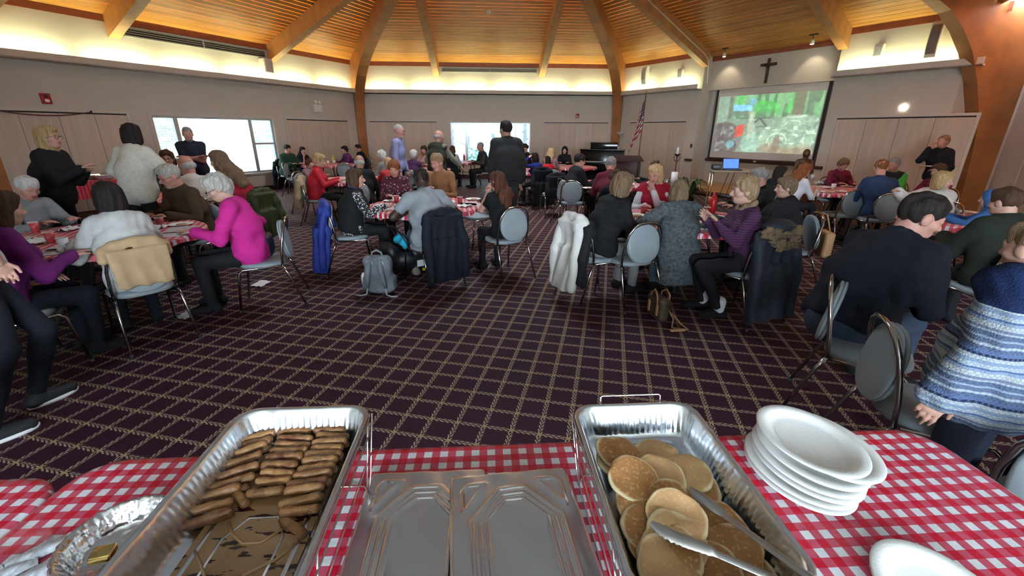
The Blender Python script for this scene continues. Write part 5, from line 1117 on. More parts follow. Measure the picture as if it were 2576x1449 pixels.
# handbag
p = at(1652, 800)
o = thing('handbag', (p[0], p[1], 0), math.radians(10), 'brown patterned handbag with tan straps on the carpet', 'handbag')
def bagmat():
    m, nt, B, L = newmat('brown_bag_canvas'); B.inputs['Roughness'].default_value = .55; tc = nd(nt, 'ShaderNodeTexCoord'); v = nd(nt, 'ShaderNodeTexVoronoi'); v.inputs['Scale'].default_value = 42.; L.new(tc.outputs['Object'], v.inputs[0]); L.new(mixc(nt, math_n(nt, 'LESS_THAN', v.outputs['Distance'], .2), (.05, .03, .017), (.15, .10, .05)), B.inputs['Base Color']); return m
f = Fld(.009); f.rbox((0, 0, .12), (.055, .13, .12), .045).cap((-.02, -.09, .20), (-.02, .09, .20), .03); f.build('bag_body', bagmat(), o)
M_tan = mat('tan_leather', (.38, .20, .09), .5, var=.12)
part(o, 'handle', M_tan, lambda b: b.tube([(-.055, -.07, .16), (-.06, -.06, .25), (-.05, 0, .30), (-.045, .06, .25), (-.05, .07, .16)], .008, 6)); part(o, 'handle', M_tan, lambda b: b.tube([(.055, -.07, .16), (.07, -.06, .25), (.07, 0, .29), (.06, .06, .25), (.055, .07, .16)], .008, 6))
part(o, 'shoulder_strap', M_tan, lambda b: b.tube([(.05, -.1, .12), (.07, -.16, .05), (.03, -.21, .012), (.0, -.25, .012), (.05, -.30, .012), (.12, -.32, .012), (.10, -.24, .03), (.06, -.14, .10)], .008, 6)); part(o, 'strap_pad', M_tan, lambda b: b.bbox((-.02, -.325, .004), (.12, -.285, .02), .006, Matrix.Rotation(-.1, 4, 'Z'))); 
for y in (-.07, .07): part(o, 'leather_tab', M_tan, lambda b: b.bbox((-.062, y - .018, .06), (.062, y + .018, .17), .006))
# ------------------------------------------------------------------ far furniture: lectern, piano, flag, candle stand, cart, plant, statue, lamp
p = at_depth(1578, 400, 11.2); o = thing('lectern', (p[0], p[1], 0), math.radians(-28), 'dark wooden lectern in front of the piano', 'lectern')
M_mahog = mat('mahogany', (.040, .012, .010), .4, var=.2, vs=5, stretch=(1, 1, 6))
part(o, 'body', M_mahog, lambda b: b.bbox((-.30, -.25, .06), (.30, .25, 1.02), .012)); part(o, 'base', M_mahog, lambda b: b.bbox((-.33, -.28, 0), (.33, .28, .07), .012)); part(o, 'reading_top', M_mahog, lambda b: b.hexa([(-.36, -.29, 1.02), (.36, -.29, 1.02), (.36, .30, .99), (-.36, .30, .99), (-.36, -.29, 1.16), (.36, -.29, 1.16), (.36, .30, 1.02), (-.36, .30, 1.02)])); part(o, 'cabinet_door', M_mahog, lambda b: b.bbox((.302, -.2, .12), (.312, .2, .92), .004)); part(o, 'knob', M_steel, lambda b: b.lathe([(.004, 0), (.018, .01), (.012, .028)], 10, M=Matrix.Translation((.312, -.15, .55)) @ Matrix.Rotation(math.pi / 2, 4, 'Y')))
M_piano = mat('piano_lacquer', (.006, .006, .007), .12, spec=.6)
p = at_depth(1512, 420, 15.4); o = thing('upright_piano', (p[0], p[1], 0), math.radians(-18), 'black lacquered upright piano by the back right arch', 'piano')
part(o, 'case', M_piano, lambda b: b.bbox((-.74, -.02, .08), (.74, .34, 1.10), .015)); part(o, 'lid', M_piano, lambda b: b.bbox((-.76, -.06, 1.10), (.76, .37, 1.14), .01)); part(o, 'music_desk', M_piano, lambda b: b.bbox((-.4, -.02, 1.14), (.5, .02, 1.36), .008)); part(o, 'key_bed', M_piano, lambda b: b.bbox((-.74, -.32, .62), (.74, .0, .74), .012)); part(o, 'keys', mat('ivory_keys', (.75, .73, .68), .3), lambda b: [b.box((-.66 + i * .026, -.29, .742), (-.636 + i * .026, -.13, .756)) for i in range(52)])
o['kind'] = 'thing'; bpy.data.objects['keys']['kind'] = 'stuff'
for s in (-1, 1): part(o, 'leg', M_piano, lambda b: b.tube([(s * .68, -.27, .62), (s * .69, -.27, .3), (s * .68, -.27, 0)], [.04, .03, .035], 10))
q = thing('tissue_box', (p[0] + .45, p[1] - .05, 1.14), .3, 'white box of tissues on top of the piano', 'tissue box'); part(q, 'box', M_paper, lambda b: b.bbox((-.07, -.07, 0), (.07, .07, .1), .006)); part(q, 'tissue', M_paper, lambda b: b.lathe([(.01, .1), (.05, .14), (.03, .19), (.0, .2)], 9, cap1=False))
# flag
p = at_depth(1606, 380, 13.6); o = thing('flag_on_stand', (p[0], p[1], 0), 0, 'United States flag hanging on a floor pole', 'flag')
part(o, 'base', mat('brass', (.5, .35, .12), .3, 1.), lambda b: b.lathe([(.17, 0), (.16, .03), (.05, .06), (.03, .12)], 20)); part(o, 'pole', mat('flag_pole', (.12, .06, .03), .4), lambda b: b.tube([(0, 0, .1), (.06, 0, 2.72)], .015, 8)); part(o, 'finial', MATS['brass'], lambda b: b.lathe([(.006, 2.72), (.022, 2.76), (.004, 2.84)], 10, M=Matrix.Translation((.06, 0, 0))))
def flagmat():
    m, nt, B, L = newmat('flag_cloth'); B.inputs['Roughness'].default_value = .7; uv = nd(nt, 'ShaderNodeAttribute', attribute_name='uvf'); sx = nd(nt, 'ShaderNodeSeparateXYZ'); L.new(uv.outputs['Vector'], sx.inputs[0]); M = lambda op, a, b=None, c=None: math_n(nt, op, a, b, c)
    st_ = M('LESS_THAN', M('FRACT', M('MULTIPLY', sx.outputs[1], 6.5)), .5); canton = M('MULTIPLY', M('LESS_THAN', sx.outputs[0], .4), M('GREATER_THAN', sx.outputs[1], .46))
    cu_ = M('FRACT', M('MULTIPLY', sx.outputs[0], 12.)); cv_ = M('FRACT', M('MULTIPLY', sx.outputs[1], 14.)); stars = M('LESS_THAN', M('ADD', M('POWER', M('SUBTRACT', cu_, .5), 2.), M('POWER', M('SUBTRACT', cv_, .5), 2.)), .05)
    c = mixc(nt, st_, (.62, .58, .55), (.34, .012, .02)); c = mixc(nt, canton, c, mixc(nt, stars, (.012, .014, .05), (.6, .6, .6))); L.new(c, B.inputs['Base Color']); return m
nu, nv = 40, 26; V = []; UV = []
for j in range(nv):
    for i in range(nu):
        u, v = i / (nu - 1), j / (nv - 1)           # u from the pole outwards, v from the lower edge up: cloth hangs in folds from the top of the pole
        x = .05 - .03 * (1 - v) - .36 * u ** .8 * (1.0 - .55 * v) ; z = 2.66 - .95 * (1 - v) - .62 * u; y = -.05 + .06 * math.sin(u * 17 + v * 2) * (.3 + u)
        V.append((x, y, z)); UV.append((u, v, 0))
I = (np.arange(nv - 1)[:, None] * nu + np.arange(nu - 1)[None]).ravel(); me = mesh_np('flag_cloth', V, np.stack([I, I + 1, I + nu + 1, I + nu], 1)); a_ = me.attributes.new('uvf', 'FLOAT_VECTOR', 'POINT'); a_.data.foreach_set('vector', np.array(UV, np.float32).ravel()); fo = ob('flag', me, flagmat(), o); sm = fo.modifiers.new('solid', 'SOLIDIFY'); sm.thickness = .004
# candle stand
p = at_depth(1700, 420, 12.0); o = thing('candle_stand', (p[0], p[1], 0), 0, 'tall black iron stand with a white candle', 'candle stand')
part(o, 'base', M_black, lambda b: b.lathe([(.16, 0), (.15, .02), (.03, .05), (.02, .1)], 16)); part(o, 'shaft', M_black, lambda b: b.lathe([(.014, .1), (.014, .6), (.028, .63), (.014, .66), (.014, 1.08)], 10)); part(o, 'drip_bowl', M_black, lambda b: b.lathe([(.015, 1.08), (.05, 1.11), (.09, 1.15), (.085, 1.15), (.02, 1.12)], 16)); part(o, 'candle', M_paper, lambda b: b.lathe([(.032, 1.12), (.032, 1.31), (.01, 1.315), (.003, 1.33)], 14))
for s in (-1, 1): part(o, 'scroll', M_black, lambda b: b.tube([(s * .014, 0, .95), (s * .07, 0, 1.0), (s * .09, 0, 1.06), (s * .05, 0, 1.08)], .008, 6))
# projector cart, laptop, projector
p = at_depth(1832, 470, 8.6); cz_ = at_depth(1832, 428, 8.6)[2]
o = thing('projector_cart', (p[0], p[1], 0), math.radians(-20), 'wire framed projector cart before the screen', 'cart')
part(o, 'top_shelf', mat('cart_top', (.33, .25, .17), .5), lambda b: b.bbox((-.36, -.22, cz_ - .03), (.36, .22, cz_), .01)); part(o, 'lower_shelf', M_black, lambda b: [b.tube([(-.34, y, .33), (.34, y, .33)], .006, 5) for y in np.linspace(-.2, .2, 7)] and b)
for sx in (-1, 1):
    for sy in (-1, 1): part(o, 'leg', M_chrome, lambda b: b.tube([(sx * .33, sy * .19, cz_ - .03), (sx * .34, sy * .2, .05), (sx * .34, sy * .2, 0.0)], .012, 8))
    part(o, 'side_rail', M_chrome, lambda b: b.tube([(sx * .335, -.19, .33), (sx * .335, .19, .33)], .009, 6))
for i, z in enumerate((.5, .42)): part(o, 'cable', M_black, lambda b: b.tube([(.1 * i, .15, cz_ - .03), (.12 * i - .1, .2, .5), (.05, .1, .35), (.2 - .3 * i, -.1, .34), (.1, -.28, .02)], .006, 5))
c0, s0_ = math.cos(math.radians(-20)), math.sin(math.radians(-20))
def cartp(x, y): return (p[0] + c0 * x - s0_ * y, p[1] + s0_ * x + c0 * y)
q = thing('laptop', (*cartp(.02, 0), cz_ + .001), math.radians(-12), 'open laptop with a blue screen on the projector cart', 'laptop'); q.scale = (.8, .8, .8)
part(q, 'keyboard_base', M_black, lambda b: b.bbox((-.19, -.13, 0), (.19, .13, .02), .006)); part(q, 'lid', M_black, lambda b: b.bbox((-.19, -.006, 0), (.19, .006, .25), .005, Matrix.Translation((0, .13, .02)) @ Matrix.Rotation(math.radians(-18), 4, 'X'))); part(q, 'screen', mat('blue_screen', (.05, .15, .5), .3, emit=(.10, .24, .70, .5)), lambda b: b.box((-.175, -.0095, .012), (.175, -.0065, .238), Matrix.Translation((0, .13, .02)) @ Matrix.Rotation(math.radians(-18), 4, 'X')))
q = thing('video_projector', (*cartp(-.27, .02), cz_ + .001), math.radians(-20), 'small black projector left of the laptop', 'projector'); part(q, 'housing', M_black, lambda b: b.bbox((-.08, -.12, .01), (.08, .12, .10), .015)); part(q, 'lens', M_steel, lambda b: b.lathe([(.032, 0), (.032, .03), (.02, .03)], 14, M=Matrix.Translation((0, .12, .06)) @ Matrix.Rotation(-math.pi / 2, 4, 'X')))
for s in (-1, 1): bpy.data.objects  # feet
q = thing('document_folder', (*at(1835, 508)[:2], .14), .2, 'blue folder lying on the floor by the cart', 'folder'); part(q, 'cover', fabric('folder_blue', (.03, .05, .16), rough=.4), lambda b: b.box((-.2, -.13, 0), (.2, .13, .012))); part(q, 'sheets', M_paper, lambda b: b.box((-.19, -.135, .003), (.19, .12, .009)))
# potted plant on the stage side
p = at_depth(1738, 455, 10.4); o = thing('potted_plant', (p[0], p[1], 0), 0, 'leafy green potted plant left of the projector cart', 'plant')
part(o, 'pot', M_black, lambda b: b.lathe([(.09, 0), (.13, .22), (.145, .24), (.13, .24), (.11, .2)], 18)); part(o, 'soil', mat('soil', (.03, .02, .012), .95), lambda b: b.lathe([(.118, .19), (.12, .21)], 16))
rp = random.Random(5); M_leaf = mat('leaf', (.045, .085, .03), .45, var=.35, vs=5, rand=.25)
for i in range(22):
    a = i * 2.399; L_ = rp.uniform(.26, .48); h0 = .24; up_ = rp.uniform(.22, .5)
    def lf(b):
        V = []
        for k in range(7):
            s = k / 6; rr = .03 + L_ * s; z = h0 + up_ * math.sin(s * 2.2) * 1.0 - .12 * s * s; w = .042 * math.sin(math.pi * min(1, s * .85 + .12)) + .003
            for e in (-1, 0, 1): V.append((rr * math.cos(a) - e * w * math.sin(a), rr * math.sin(a) + e * w * math.cos(a), z + (.012 if e else 0)))
        b.add(V, [[k * 3 + e, k * 3 + e + 1, k * 3 + e + 4, k * 3 + e + 3] for k in range(6) for e in (0, 1)], True)
    part(o, 'leaf', M_leaf, lf)
# bronze statue and side unit at the right of the screen
p = at_depth(2017, 440, 10.2); o = thing('bronze_statue', (p[0], p[1], 0), math.radians(-30), 'dark bronze figure statue below the right screen corner', 'statue')
f = Fld(.018); f.cap((0, 0, .75), (0, 0, 1.05), .09, .11).cap((-.12, 0, 1.08), (.12, 0, 1.08), .05).cap((0, 0, 1.1), (0, 0, 1.18), .045).ell((0, 0, 1.25), (.075, .085, .1)).cap((-.14, 0, 1.06), (-.17, -.05, .86), .045, .035).cap((-.17, -.05, .86), (-.05, -.14, .82), .035).cap((.14, 0, 1.06), (.17, -.05, .86), .045, .035).cap((.17, -.05, .86), (.05, -.14, .80), .035).cap((0, 0, .5), (0, 0, .78), .17, .11); f.build('figure', M_bronze, o)
part(o, 'pedestal', M_darkwood, lambda b: b.bbox((-.2, -.18, 0), (.2, .18, .5), .015)); part(o, 'plinth', M_darkwood, lambda b: b.bbox((-.17, -.15, .5), (.17, .15, .54), .01))
# torchiere
p = at_depth(2400, 400, 10.3); zt_ = at_depth(2410, 330, 10.3)[2]; o = thing('floor_lamp', (p[0], p[1], 0), 0, 'thin unlit floor lamp behind the woman drinking', 'floor lamp')
part(o, 'base', M_black, lambda b: b.lathe([(.14, 0), (.13, .02), (.02, .05)], 18)); part(o, 'pole', mat('lamp_pole', (.22, .17, .11), .4, .6), lambda b: b.tube([(0, 0, .03), (.02, 0, zt_ - .12)], .012, 8)); part(o, 'lamp_shade', mat('lamp_shade', (.20, .16, .12), .5), lambda b: b.lathe([(.02, -.12), (.07, -.06), (.15, .02), (.145, .02), (.02, -.09)], 20, M=Matrix.Translation((.02, 0, zt_))))
# coffee roll and floor speaker by the lectern
p = at_depth(1650, 440, 10.9); o = thing('floor_speaker', (p[0], p[1], 0), -.3, 'black floor speaker right of the lectern', 'speaker'); part(o, 'cabinet', M_black, lambda b: b.bbox((-.17, -.15, 0), (.17, .15, .62), .015)); part(o, 'grille', MATS['black_wool'], lambda b: b.bbox((-.15, -.165, .04), (.15, -.148, .58), .006))
p = at(1694, 466, TT); o = thing('paper_towel_roll', (p[0], p[1], TT + .001), 0, 'white paper towel roll behind the blonde in red', 'paper roll'); part(o, 'roll', M_paper, lambda b: b.lathe([(.022, 0), (.06, .0), (.06, .24), (.022, .24), (.022, 0)], 22, cap0=False, cap1=False)); part(o, 'core', FB_tan, lambda b: b.lathe([(.02, .002), (.02, .238)], 14, cap0=False, cap1=False))
# ------------------------------------------------------------------ people
def skin(name, c): return mat('skin_' + name, c, .5, var=.10, vs=14, spec=.35, bump=.03, bs=120)
SK = dict(fair=skin('fair', (.47, .26, .195)), pink=skin('pink', (.48, .235, .18)), tan=skin('tan', (.36, .19, .125)), dark=skin('dark', (.050, .026, .018)), old=skin('old', (.44, .25, .19)))
LIP = mat('lips', (.33, .10, .09), .45)
def hairm(name, c, hi): return mat('hair_' + name, c, .62, col2=hi, vs=9, stretch=(9, 9, 1.1), bump=.5, bs=26, spec=.15, det=4)
HR = dict(white=hairm('white', (.40, .38, .36), (.62, .60, .57)), grey=hairm('grey', (.15, .14, .135), (.30, .28, .26)), silver=hairm('silver', (.26, .24, .21), (.46, .43, .38)), blonde=hairm('blonde', (.24, .145, .065), (.50, .34, .17)), sandy=hairm('sandy', (.17, .105, .055), (.33, .22, .125)), brown=hairm('brown', (.040, .020, .012), (.095, .05, .028)), dark=hairm('dark', (.008, .006, .006), (.028, .019, .016)), red=hairm('red', (.13, .040, .014), (.27, .095, .035)), auburn=hairm('auburn', (.05, .016, .010), (.11, .042, .024)), straw=hairm('straw', (.34, .20, .10), (.56, .38, .21)), light=hairm('light', (.10, .062, .034), (.21, .135, .08)))
M_eye, nt_, B_, L_ = newmat('eyeball'); B_.inputs['Roughness'].default_value = .15
_tc = nd(nt_, 'ShaderNodeTexCoord'); _sx = nd(nt_, 'ShaderNodeSeparateXYZ'); L_.new(_tc.outputs['Object'], _sx.inputs[0])
_r = math_n(nt_, 'SQRT', math_n(nt_, 'ADD', math_n(nt_, 'MULTIPLY', _sx.outputs[0], _sx.outputs[0]), math_n(nt_, 'MULTIPLY', _sx.outputs[2], _sx.outputs[2])))
L_.new(mixc(nt_, math_n(nt_, 'LESS_THAN', _r, .0052), (.40, .36, .33), (.02, .014, .01)), B_.inputs['Base Color'])
_em = MB().lathe([(.0005, -.0105), (.006, -.009), (.0095, -.005), (.0105, 0), (.0095, .005), (.006, .009), (.0005, .0105)], 12).mesh('eye'); _em.materials.append(M_eye)
def rotz(a): c, s = math.cos(a), math.sin(a); return np.array([[c, -s, 0], [s, c, 0], [0, 0, 1.]])
def rotx(a): c, s = math.cos(a), math.sin(a); return np.array([[1., 0, 0], [0, c, -s], [0, s, c]])
def roty(a): c, s = math.cos(a), math.sin(a); return np.array([[c, 0, s], [0, 1., 0], [-s, 0, c]])
def skeleton(H, seated, lean, tilt, slump, hy, hp, hr, twist, hipz, fat, wf):
    s = H / 1.72; J = {'s': s}
    hip = np.array([0, 0, hipz if hipz else (.545 if seated else .93 * s)])
    def dv(a): return nrm([math.sin(tilt), math.sin(a), math.cos(a)])
    J['hip'] = hip; J['ch'] = hip + .265 * s * dv(lean * .75); J['nb'] = J['ch'] + .24 * s * dv(lean * 1.15 + slump); J['nt'] = J['nb'] + .065 * s * dv(lean * .9 + slump + .15)
    R = rotz(-hy) @ rotx(-hp) @ roty(hr); J['R'] = R; J['hc'] = J['nt'] + R @ np.array([0, .018, .092]) * s
    J['up'] = dv(lean * 1.15 + slump); rt = rotz(-twist) @ np.array([1., 0, 0]); rt = nrm(rt - J['up'] * (rt @ J['up'])); J['rt'] = rt; J['fw'] = np.cross(J['up'], rt)
    for sd, k in ((1, 'R'), (-1, 'L')): J['sh' + k] = J['nb'] - .05 * s * J['up'] + sd * rt * .165 * s * wf + J['fw'] * .005
    J['top'] = J['hc'][2] + .118 * s; return J
def ik(a, t, l1, l2, hint):
    a = np.asarray(a); t = np.asarray(t, float); d = t - a; L = np.linalg.norm(d); Lm = (l1 + l2) * .985
    if L > Lm: t = a + d * Lm / L; L = Lm; d = t - a
    if L < abs(l1 - l2) + .02: L = abs(l1 - l2) + .02
    u = d / np.linalg.norm(d); c = (l1 * l1 + L * L - l2 * l2) / (2 * L); h = math.sqrt(max(0, l1 * l1 - c * c)); n = np.asarray(hint, float); n = nrm(n - u * (n @ u)); return a + u * c + n * h, t
def hand_field(f, wrist, fd, n, side, s, curl, k=.006):
    fd = nrm(fd); n = nrm(n - fd * (np.asarray(n) @ fd)); sv = np.cross(fd, n) * side        # sv points to the thumb side
    f.cap(wrist - fd * .03, wrist + fd * .02 * s, .0245 * s, .026 * s, k, .8, n); f.ell(wrist + fd * .05 * s, np.array([.043, .052, .017]) * s, np.stack([sv, fd, n], 1), .012)
    for i, (o, L) in enumerate(((.030, .068), (.010, .078), (-.010, .072), (-.029, .056))):
        b = wrist + fd * (.088 - .006 * abs(i - 1)) * s + sv * o * s; c = curl * (.85 + .1 * i); r = .0088 * s
        d1 = fd * math.cos(c * .6) + n * math.sin(c * .6) + sv * o * 1.2; d2 = fd * math.cos(c * 1.5) + n * math.sin(c * 1.5); m = b + nrm(d1) * L * .52 * s; f.cap(b - fd * .012, m, r, r * .95, k); f.cap(m, m + nrm(d2) * L * .48 * s, r * .95, r * .75, k)
    b = wrist + fd * .022 * s + sv * .030 * s; d1 = nrm(fd * .75 + sv * .62 + n * .25); m = b + d1 * .04 * s; f.cap(b, m, .0115 * s, .0095 * s, k); f.cap(m, m + nrm(fd * .9 + sv * .15 + n * (.2 + .4 * curl)) * .032 * s, .0095 * s, .0075 * s, k)
def strands(amp, seed):
    r = np.random.RandomState(seed); D = r.normal(0, 1, (5, 3)) * np.array([75, 75, 13.]); p = r.rand(5) * 6.28
    return lambda x, y, z: amp * .45 * sum(np.sin(D[i, 0] * x + D[i, 1] * y + D[i, 2] * z + p[i]) for i in range(5))
def local(pos, face, w): return tuple(rotz(-math.radians(face - 90)) @ (np.asarray(w, float) - np.array([pos[0], pos[1], 0])))
def person(label, face, px=None, dep=None, pos=None, H=None, seated=True, lean=.15, tilt=0., slump=.08, head=(0, .15), hr=0., twist=0., fat=1., sex='f', sk='fair', hair=('short', 'brown'), top=None, low=None, arms=('table', 'table'), sleeve='long', hem=.06, loose=.012, glasses=False, face_on=False, res=None, vest=None, neck=None, legs=None, hipz=None, shoes=None, hatm=None, chair_label=None, chair_face=None, chair_off=(0, 0), chair_pos=None, wf=None, group=None, beard=None, group_hand=None, palm=None, skirt=False, feet=True, socks=None, curl=.5, collar=None, pname='person', extra=None):
    wf = wf or (.93 if sex == 'f' else 1.04); args = (seated, lean, tilt, slump, head[0], head[1], hr, twist, hipz, fat, wf)
    fr = math.radians(face - 90); Rz = rotz(fr)
    if px is not None:
        P = at_depth(px[0], px[1], dep)
        if H is None:
            lo, hi = 1.05, 2.1
            for _ in range(30):
                mid = (lo + hi) / 2
                if skeleton(mid, *args)['top'] < P[2]: lo = mid
                else: hi = mid
            H = lo
        J = skeleton(H, *args); off = Rz @ J['hc']; x, y = P[0] - off[0], P[1] - off[1]
    else: x, y = pos; J = skeleton(H, *args); P = EYE
    if abs(J['top'] - P[2]) > .03 and px is not None or H > 1.95 or H < 1.3: print('PERSON CHECK', label, 'H %.2f top %.2f want %.2f' % (H, J['top'], P[2]))
    dist = math.hypot(x - EYE[0], y - EYE[1]); s = J['s']
    rc = res or (.0125 if dist < 5.2 else .014 if dist < 8 else .02); rh = min(rc, .0062 if dist < 6.5 else .009 if dist < 9.5 else .014)
    o = thing(pname, (x, y, 0), fr, label, 'person', group); seed = int(abs(x * 131 + y * 71) * 10) % 9973
    hip, ch, nb, nt, hc, R, up, rt, fw = (J[k] for k in ('hip', 'ch', 'nb', 'nt', 'hc', 'R', 'up', 'rt', 'fw')); g = fat
    HP = lambda *v: hc + R @ (np.array(v) * s)
    # arms
    A = {}
    for sd, k, spec in ((1, 'R', arms[1]), (-1, 'L', arms[0])):
        sh = J['sh' + k]; hint = np.array([sd * .55, -.45, -.9])
        if isinstance(spec, str):
            t = {'table': (sd * .13, .40, .80), 'lap': (sd * .10, .27, .66), 'hang': (sd * .25, .05, .86 * s if not seated else .60), 'mouth': tuple(HP(sd * .065, .19, -.16)), 'chin': tuple(HP(sd * .03, .10, -.17)), 'fold': (-sd * .09, .22, ch[2] - .02), 'hip': (sd * .22, .03, 1.0 * s), 'wide': (sd * .26, .38, .80)}[spec]
            if spec in ('fold', 'hip'): hint = np.array([sd * 1., -.2, -.3])
        else: t = spec[:3]; hint = np.array(spec[3:6]) if len(spec) >= 6 else hint
        e, w = ik(sh, t, .285 * s, .25 * s, hint); A[k] = (sh, e, w, sd, spec)
    ar = (.84 if sex == 'f' else 1.) * s * (.6 + .4 * g)
    # legs
    Lg = {}
    for sd, k in ((1, 'R'), (-1, 'L')):
        hj = hip + np.array([sd * .085 * s, 0, -.02])
        if legs and k in legs: kn, an = np.array(legs[k][0], float), np.array(legs[k][1], float)
        elif seated: kn, an = np.array([sd * .115, .42 * s, .50]), np.array([sd * .115, .40 * s, .09])
        else: kn, an = np.array([sd * .095, .02, .49 * s]), np.array([sd * .105, -.02, .085])
        Lg[k] = (hj, kn, an, sd)
    def torso(f, inf, shoulders=True):
        f.cap(hip + [-.06 * s, 0, -.0], hip + [.06 * s, 0, -.0], (.122 * g + inf) * s, None, .03); f.cap(hip + [0, 0, .05], ch, (.122 * g + inf) * s, (.123 * (.4 + .6 * g) + inf) * s, .05, 1.24, rt)
        f.cap(ch, nb - up * .085 * s, (.123 * (.4 + .6 * g) + inf) * s, (.095 * (.6 + .4 * g) + inf) * s, .05, 1.42 * wf, rt)
        f.cap(J['shR'] - rt * .03, J['shL'] + rt * .03, (.055 + inf) * s, None, .05); f.cap(nb - up * .05 * s, nb + up * .012 * s, (.072 + inf) * s, (.058 + inf * .6) * s, .045)
        if sex == 'f':
            for sd in (-1, 1): f.ell(ch + up * .075 * s + fw * (.095 + .02 * g) * s + rt * sd * .07 * s, np.array([.066, .056, .068]) * s * (.5 + .5 * g) + inf, np.stack([rt, fw, up], 1), .04)
        elif g > 1.12: f.ell(hip + up * .12 * s + fw * .05 * s, np.array([.155, .14, .15]) * s * g * .92, np.stack([rt, fw, up], 1), .06)
    def arm(f, k, inf, frac=1.):
        sh, e, w, sd, _ = A[k]; f.cap(sh, sh + (e - sh) * (1 if frac > .6 else frac), .049 * ar + inf, .040 * ar + inf, .035)
        if frac > .6: f.cap(e, e + (w - e) * min(1, (frac - .5) * 2), .040 * ar + inf, .029 * ar + inf * (1.1 if frac >= 1 else 1.), .02)
    # the body: one figure of overlapping shells (trunk, head, hands) in one mesh
    Vs, Qs, off_ = [], [], 0
    def addf(f):
        nonlocal off_
        V, Q = f.arrays(); Vs.append(V); Qs.append(Q + off_); off_ += len(V)
    f = Fld(max(rc * 2, .026)); torso(f, -.02)
    for k in 'RL': hj, kn, an, sd = Lg[k]; f.cap(hj, kn, .060 * s * g, .038 * s, .03).cap(kn, an, .038 * s, .024 * s, .02).cap(an + [0, -.02, -.02], an + [0, .11 * s, -.05], .024, .02, .02)
    addf(f)
    f = Fld(max(rh, rc * .75)); bare = sleeve != 'long'
    for k in 'RL':
        sh, e, w, sd, _ = A[k]
        f.cap(sh + (e - sh) * (.3 if bare else .9), e, .043 * ar, .039 * ar, .02).cap(e, w, .039 * ar, .0275 * ar, .02)
        if bare: f.cap(e, e + (w - e) * .4, .038 * ar, .038 * ar, .02)
    addf(f)
    f = Fld(rh); hd = lambda c, r, kk=.02, sub=False: f.ell(HP(*c), np.array(r) * s, R, kk * s, sub)
    f.cap(nb - up * .05 * s, HP(0, -.028, -.06), (.062 if sex == 'm' else .053) * s, (.056 if sex == 'm' else .048) * s, .03)
    hd((0, -.014, .030), (.0755, .096, .087)); hd((0, .018, -.028), (.063, .074, .083), .03); hd((0, .046, -.083), (.040 if sex == 'm' else .035, .037, .030), .03); hd((0, .0, -.075), (.054 if sex == 'm' else .050, .060, .030), .03)
    f.cap(HP(-.034, .074, .022), HP(.034, .074, .022), .013 * s, None, .018)
    for sd in (-1, 1): hd((sd * .031, .094, .002), (.019, .016, .012), .012, True); hd((sd * .043, .052, -.026), (.026, .028, .022), .02); hd((sd * .077, -.008, -.010), (.011, .024, .032), .006)
    for sd in (-1, 1): f.cap(HP(sd * .019, .0865, .0105), HP(sd * .043, .0790, .0085), .0058 * s, None, .004); f.cap(HP(sd * .020, .0855, -.0075), HP(sd * .042, .0785, -.0065), .0048 * s, None, .004)
    f.cap(HP(0, .083, .012), HP(0, .108, -.026), .0085 * s, .0145 * s, .010); f.cap(HP(-.012, .094, -.033), HP(.012, .094, -.033), .009 * s, None, .008)
    f.cap(HP(-.020, .082, -.060), HP(.020, .082, -.060), .0085 * s, None, .006); f.cap(HP(-.017, .081, -.0705), HP(.017, .081, -.0705), .0085 * s, None, .006)
    addf(f); hb, he = off_ - len(Vs[-1]), off_
    for k in 'RL':
        sh, e, w, sd, spec = A[k]; f = Fld(.0058 if dist < 6.5 else .0085); fd = nrm(w - e); n = np.array([0, .15, -1.]) if not palm else np.array(palm[k] if isinstance(palm, dict) else palm, float)
        if isinstance(spec, str) and spec in ('mouth', 'chin'): n = nrm(hc - w)
        if isinstance(spec, str) and spec == 'hang' and not seated: n = np.array([-sd, .2, 0.])
        if isinstance(spec, str) and spec == 'table': fd = nrm(fd * .6 + np.array([-sd * .25, .5, .05]))
        hand_field(f, w, fd, n, (1 if sd < 0 else -1), ar / (.84 if sex == 'f' else 1) * (.93 if sex == 'f' else 1.02), curl); addf(f)
    V = np.concatenate(Vs); Q = np.concatenate(Qs); me = mesh_np('body', V, Q); me.materials.append(SK[sk]); me.materials.append(LIP)
    if dist < 9:
        lc = (V[Q].mean(1) - hc) @ R / s; lip = (abs(lc[:, 0]) < .024) & (lc[:, 1] > .076) & (lc[:, 2] < -.053) & (lc[:, 2] > -.078); me.polygons.foreach_set('material_index', lip.astype(np.int32))
    ob('body', me, None, o)
    # garments
    tm, lm = top or FB_black, low or FB_black
    f = Fld(rc); f.pre = [(hip - up * hem, -up) if not (seated and hem > .2) else (hip - np.array([0, 0, hem]), np.array([0, 0, -1.])), (nb + up * .03 * s, nrm(up * 1. + fw * .25))]
    torso(f, loose)
    if skirt:
        for k in 'RL': hj, kn, an, sd = Lg[k]; f.cap(hj + (kn - hj) * .1, kn - (kn - hj) * .25, .10 * s * g, .085 * s, .06)
    if hem > .2:      # a coat: the skirts hang below the hips at the back
        f.cap(hip + [0, -.05, -.02], hip + [0, -.07 if seated else -.01, -hem], .12 * g, .13 * g, .05, 1.35)
    f.pre = None
    for k in 'RL':
        if sleeve == 'none': continue
        arm(f, k, loose * .8 + .004, 1. if sleeve == 'long' else .55 if sleeve == 'short' else .8)
    f.warp(folds(.0075 if rc < .018 else .003, seed, 15)); f.warp(folds(.0045, seed + 1, 36)) if rc < .013 else None
    f.build({'long': 'sweater'}.get(sleeve, 'shirt') if vest is None else 'shirt', tm, o)
    f = Fld(rc * 1.4); f.pre = [(hip + up * .12, up)]
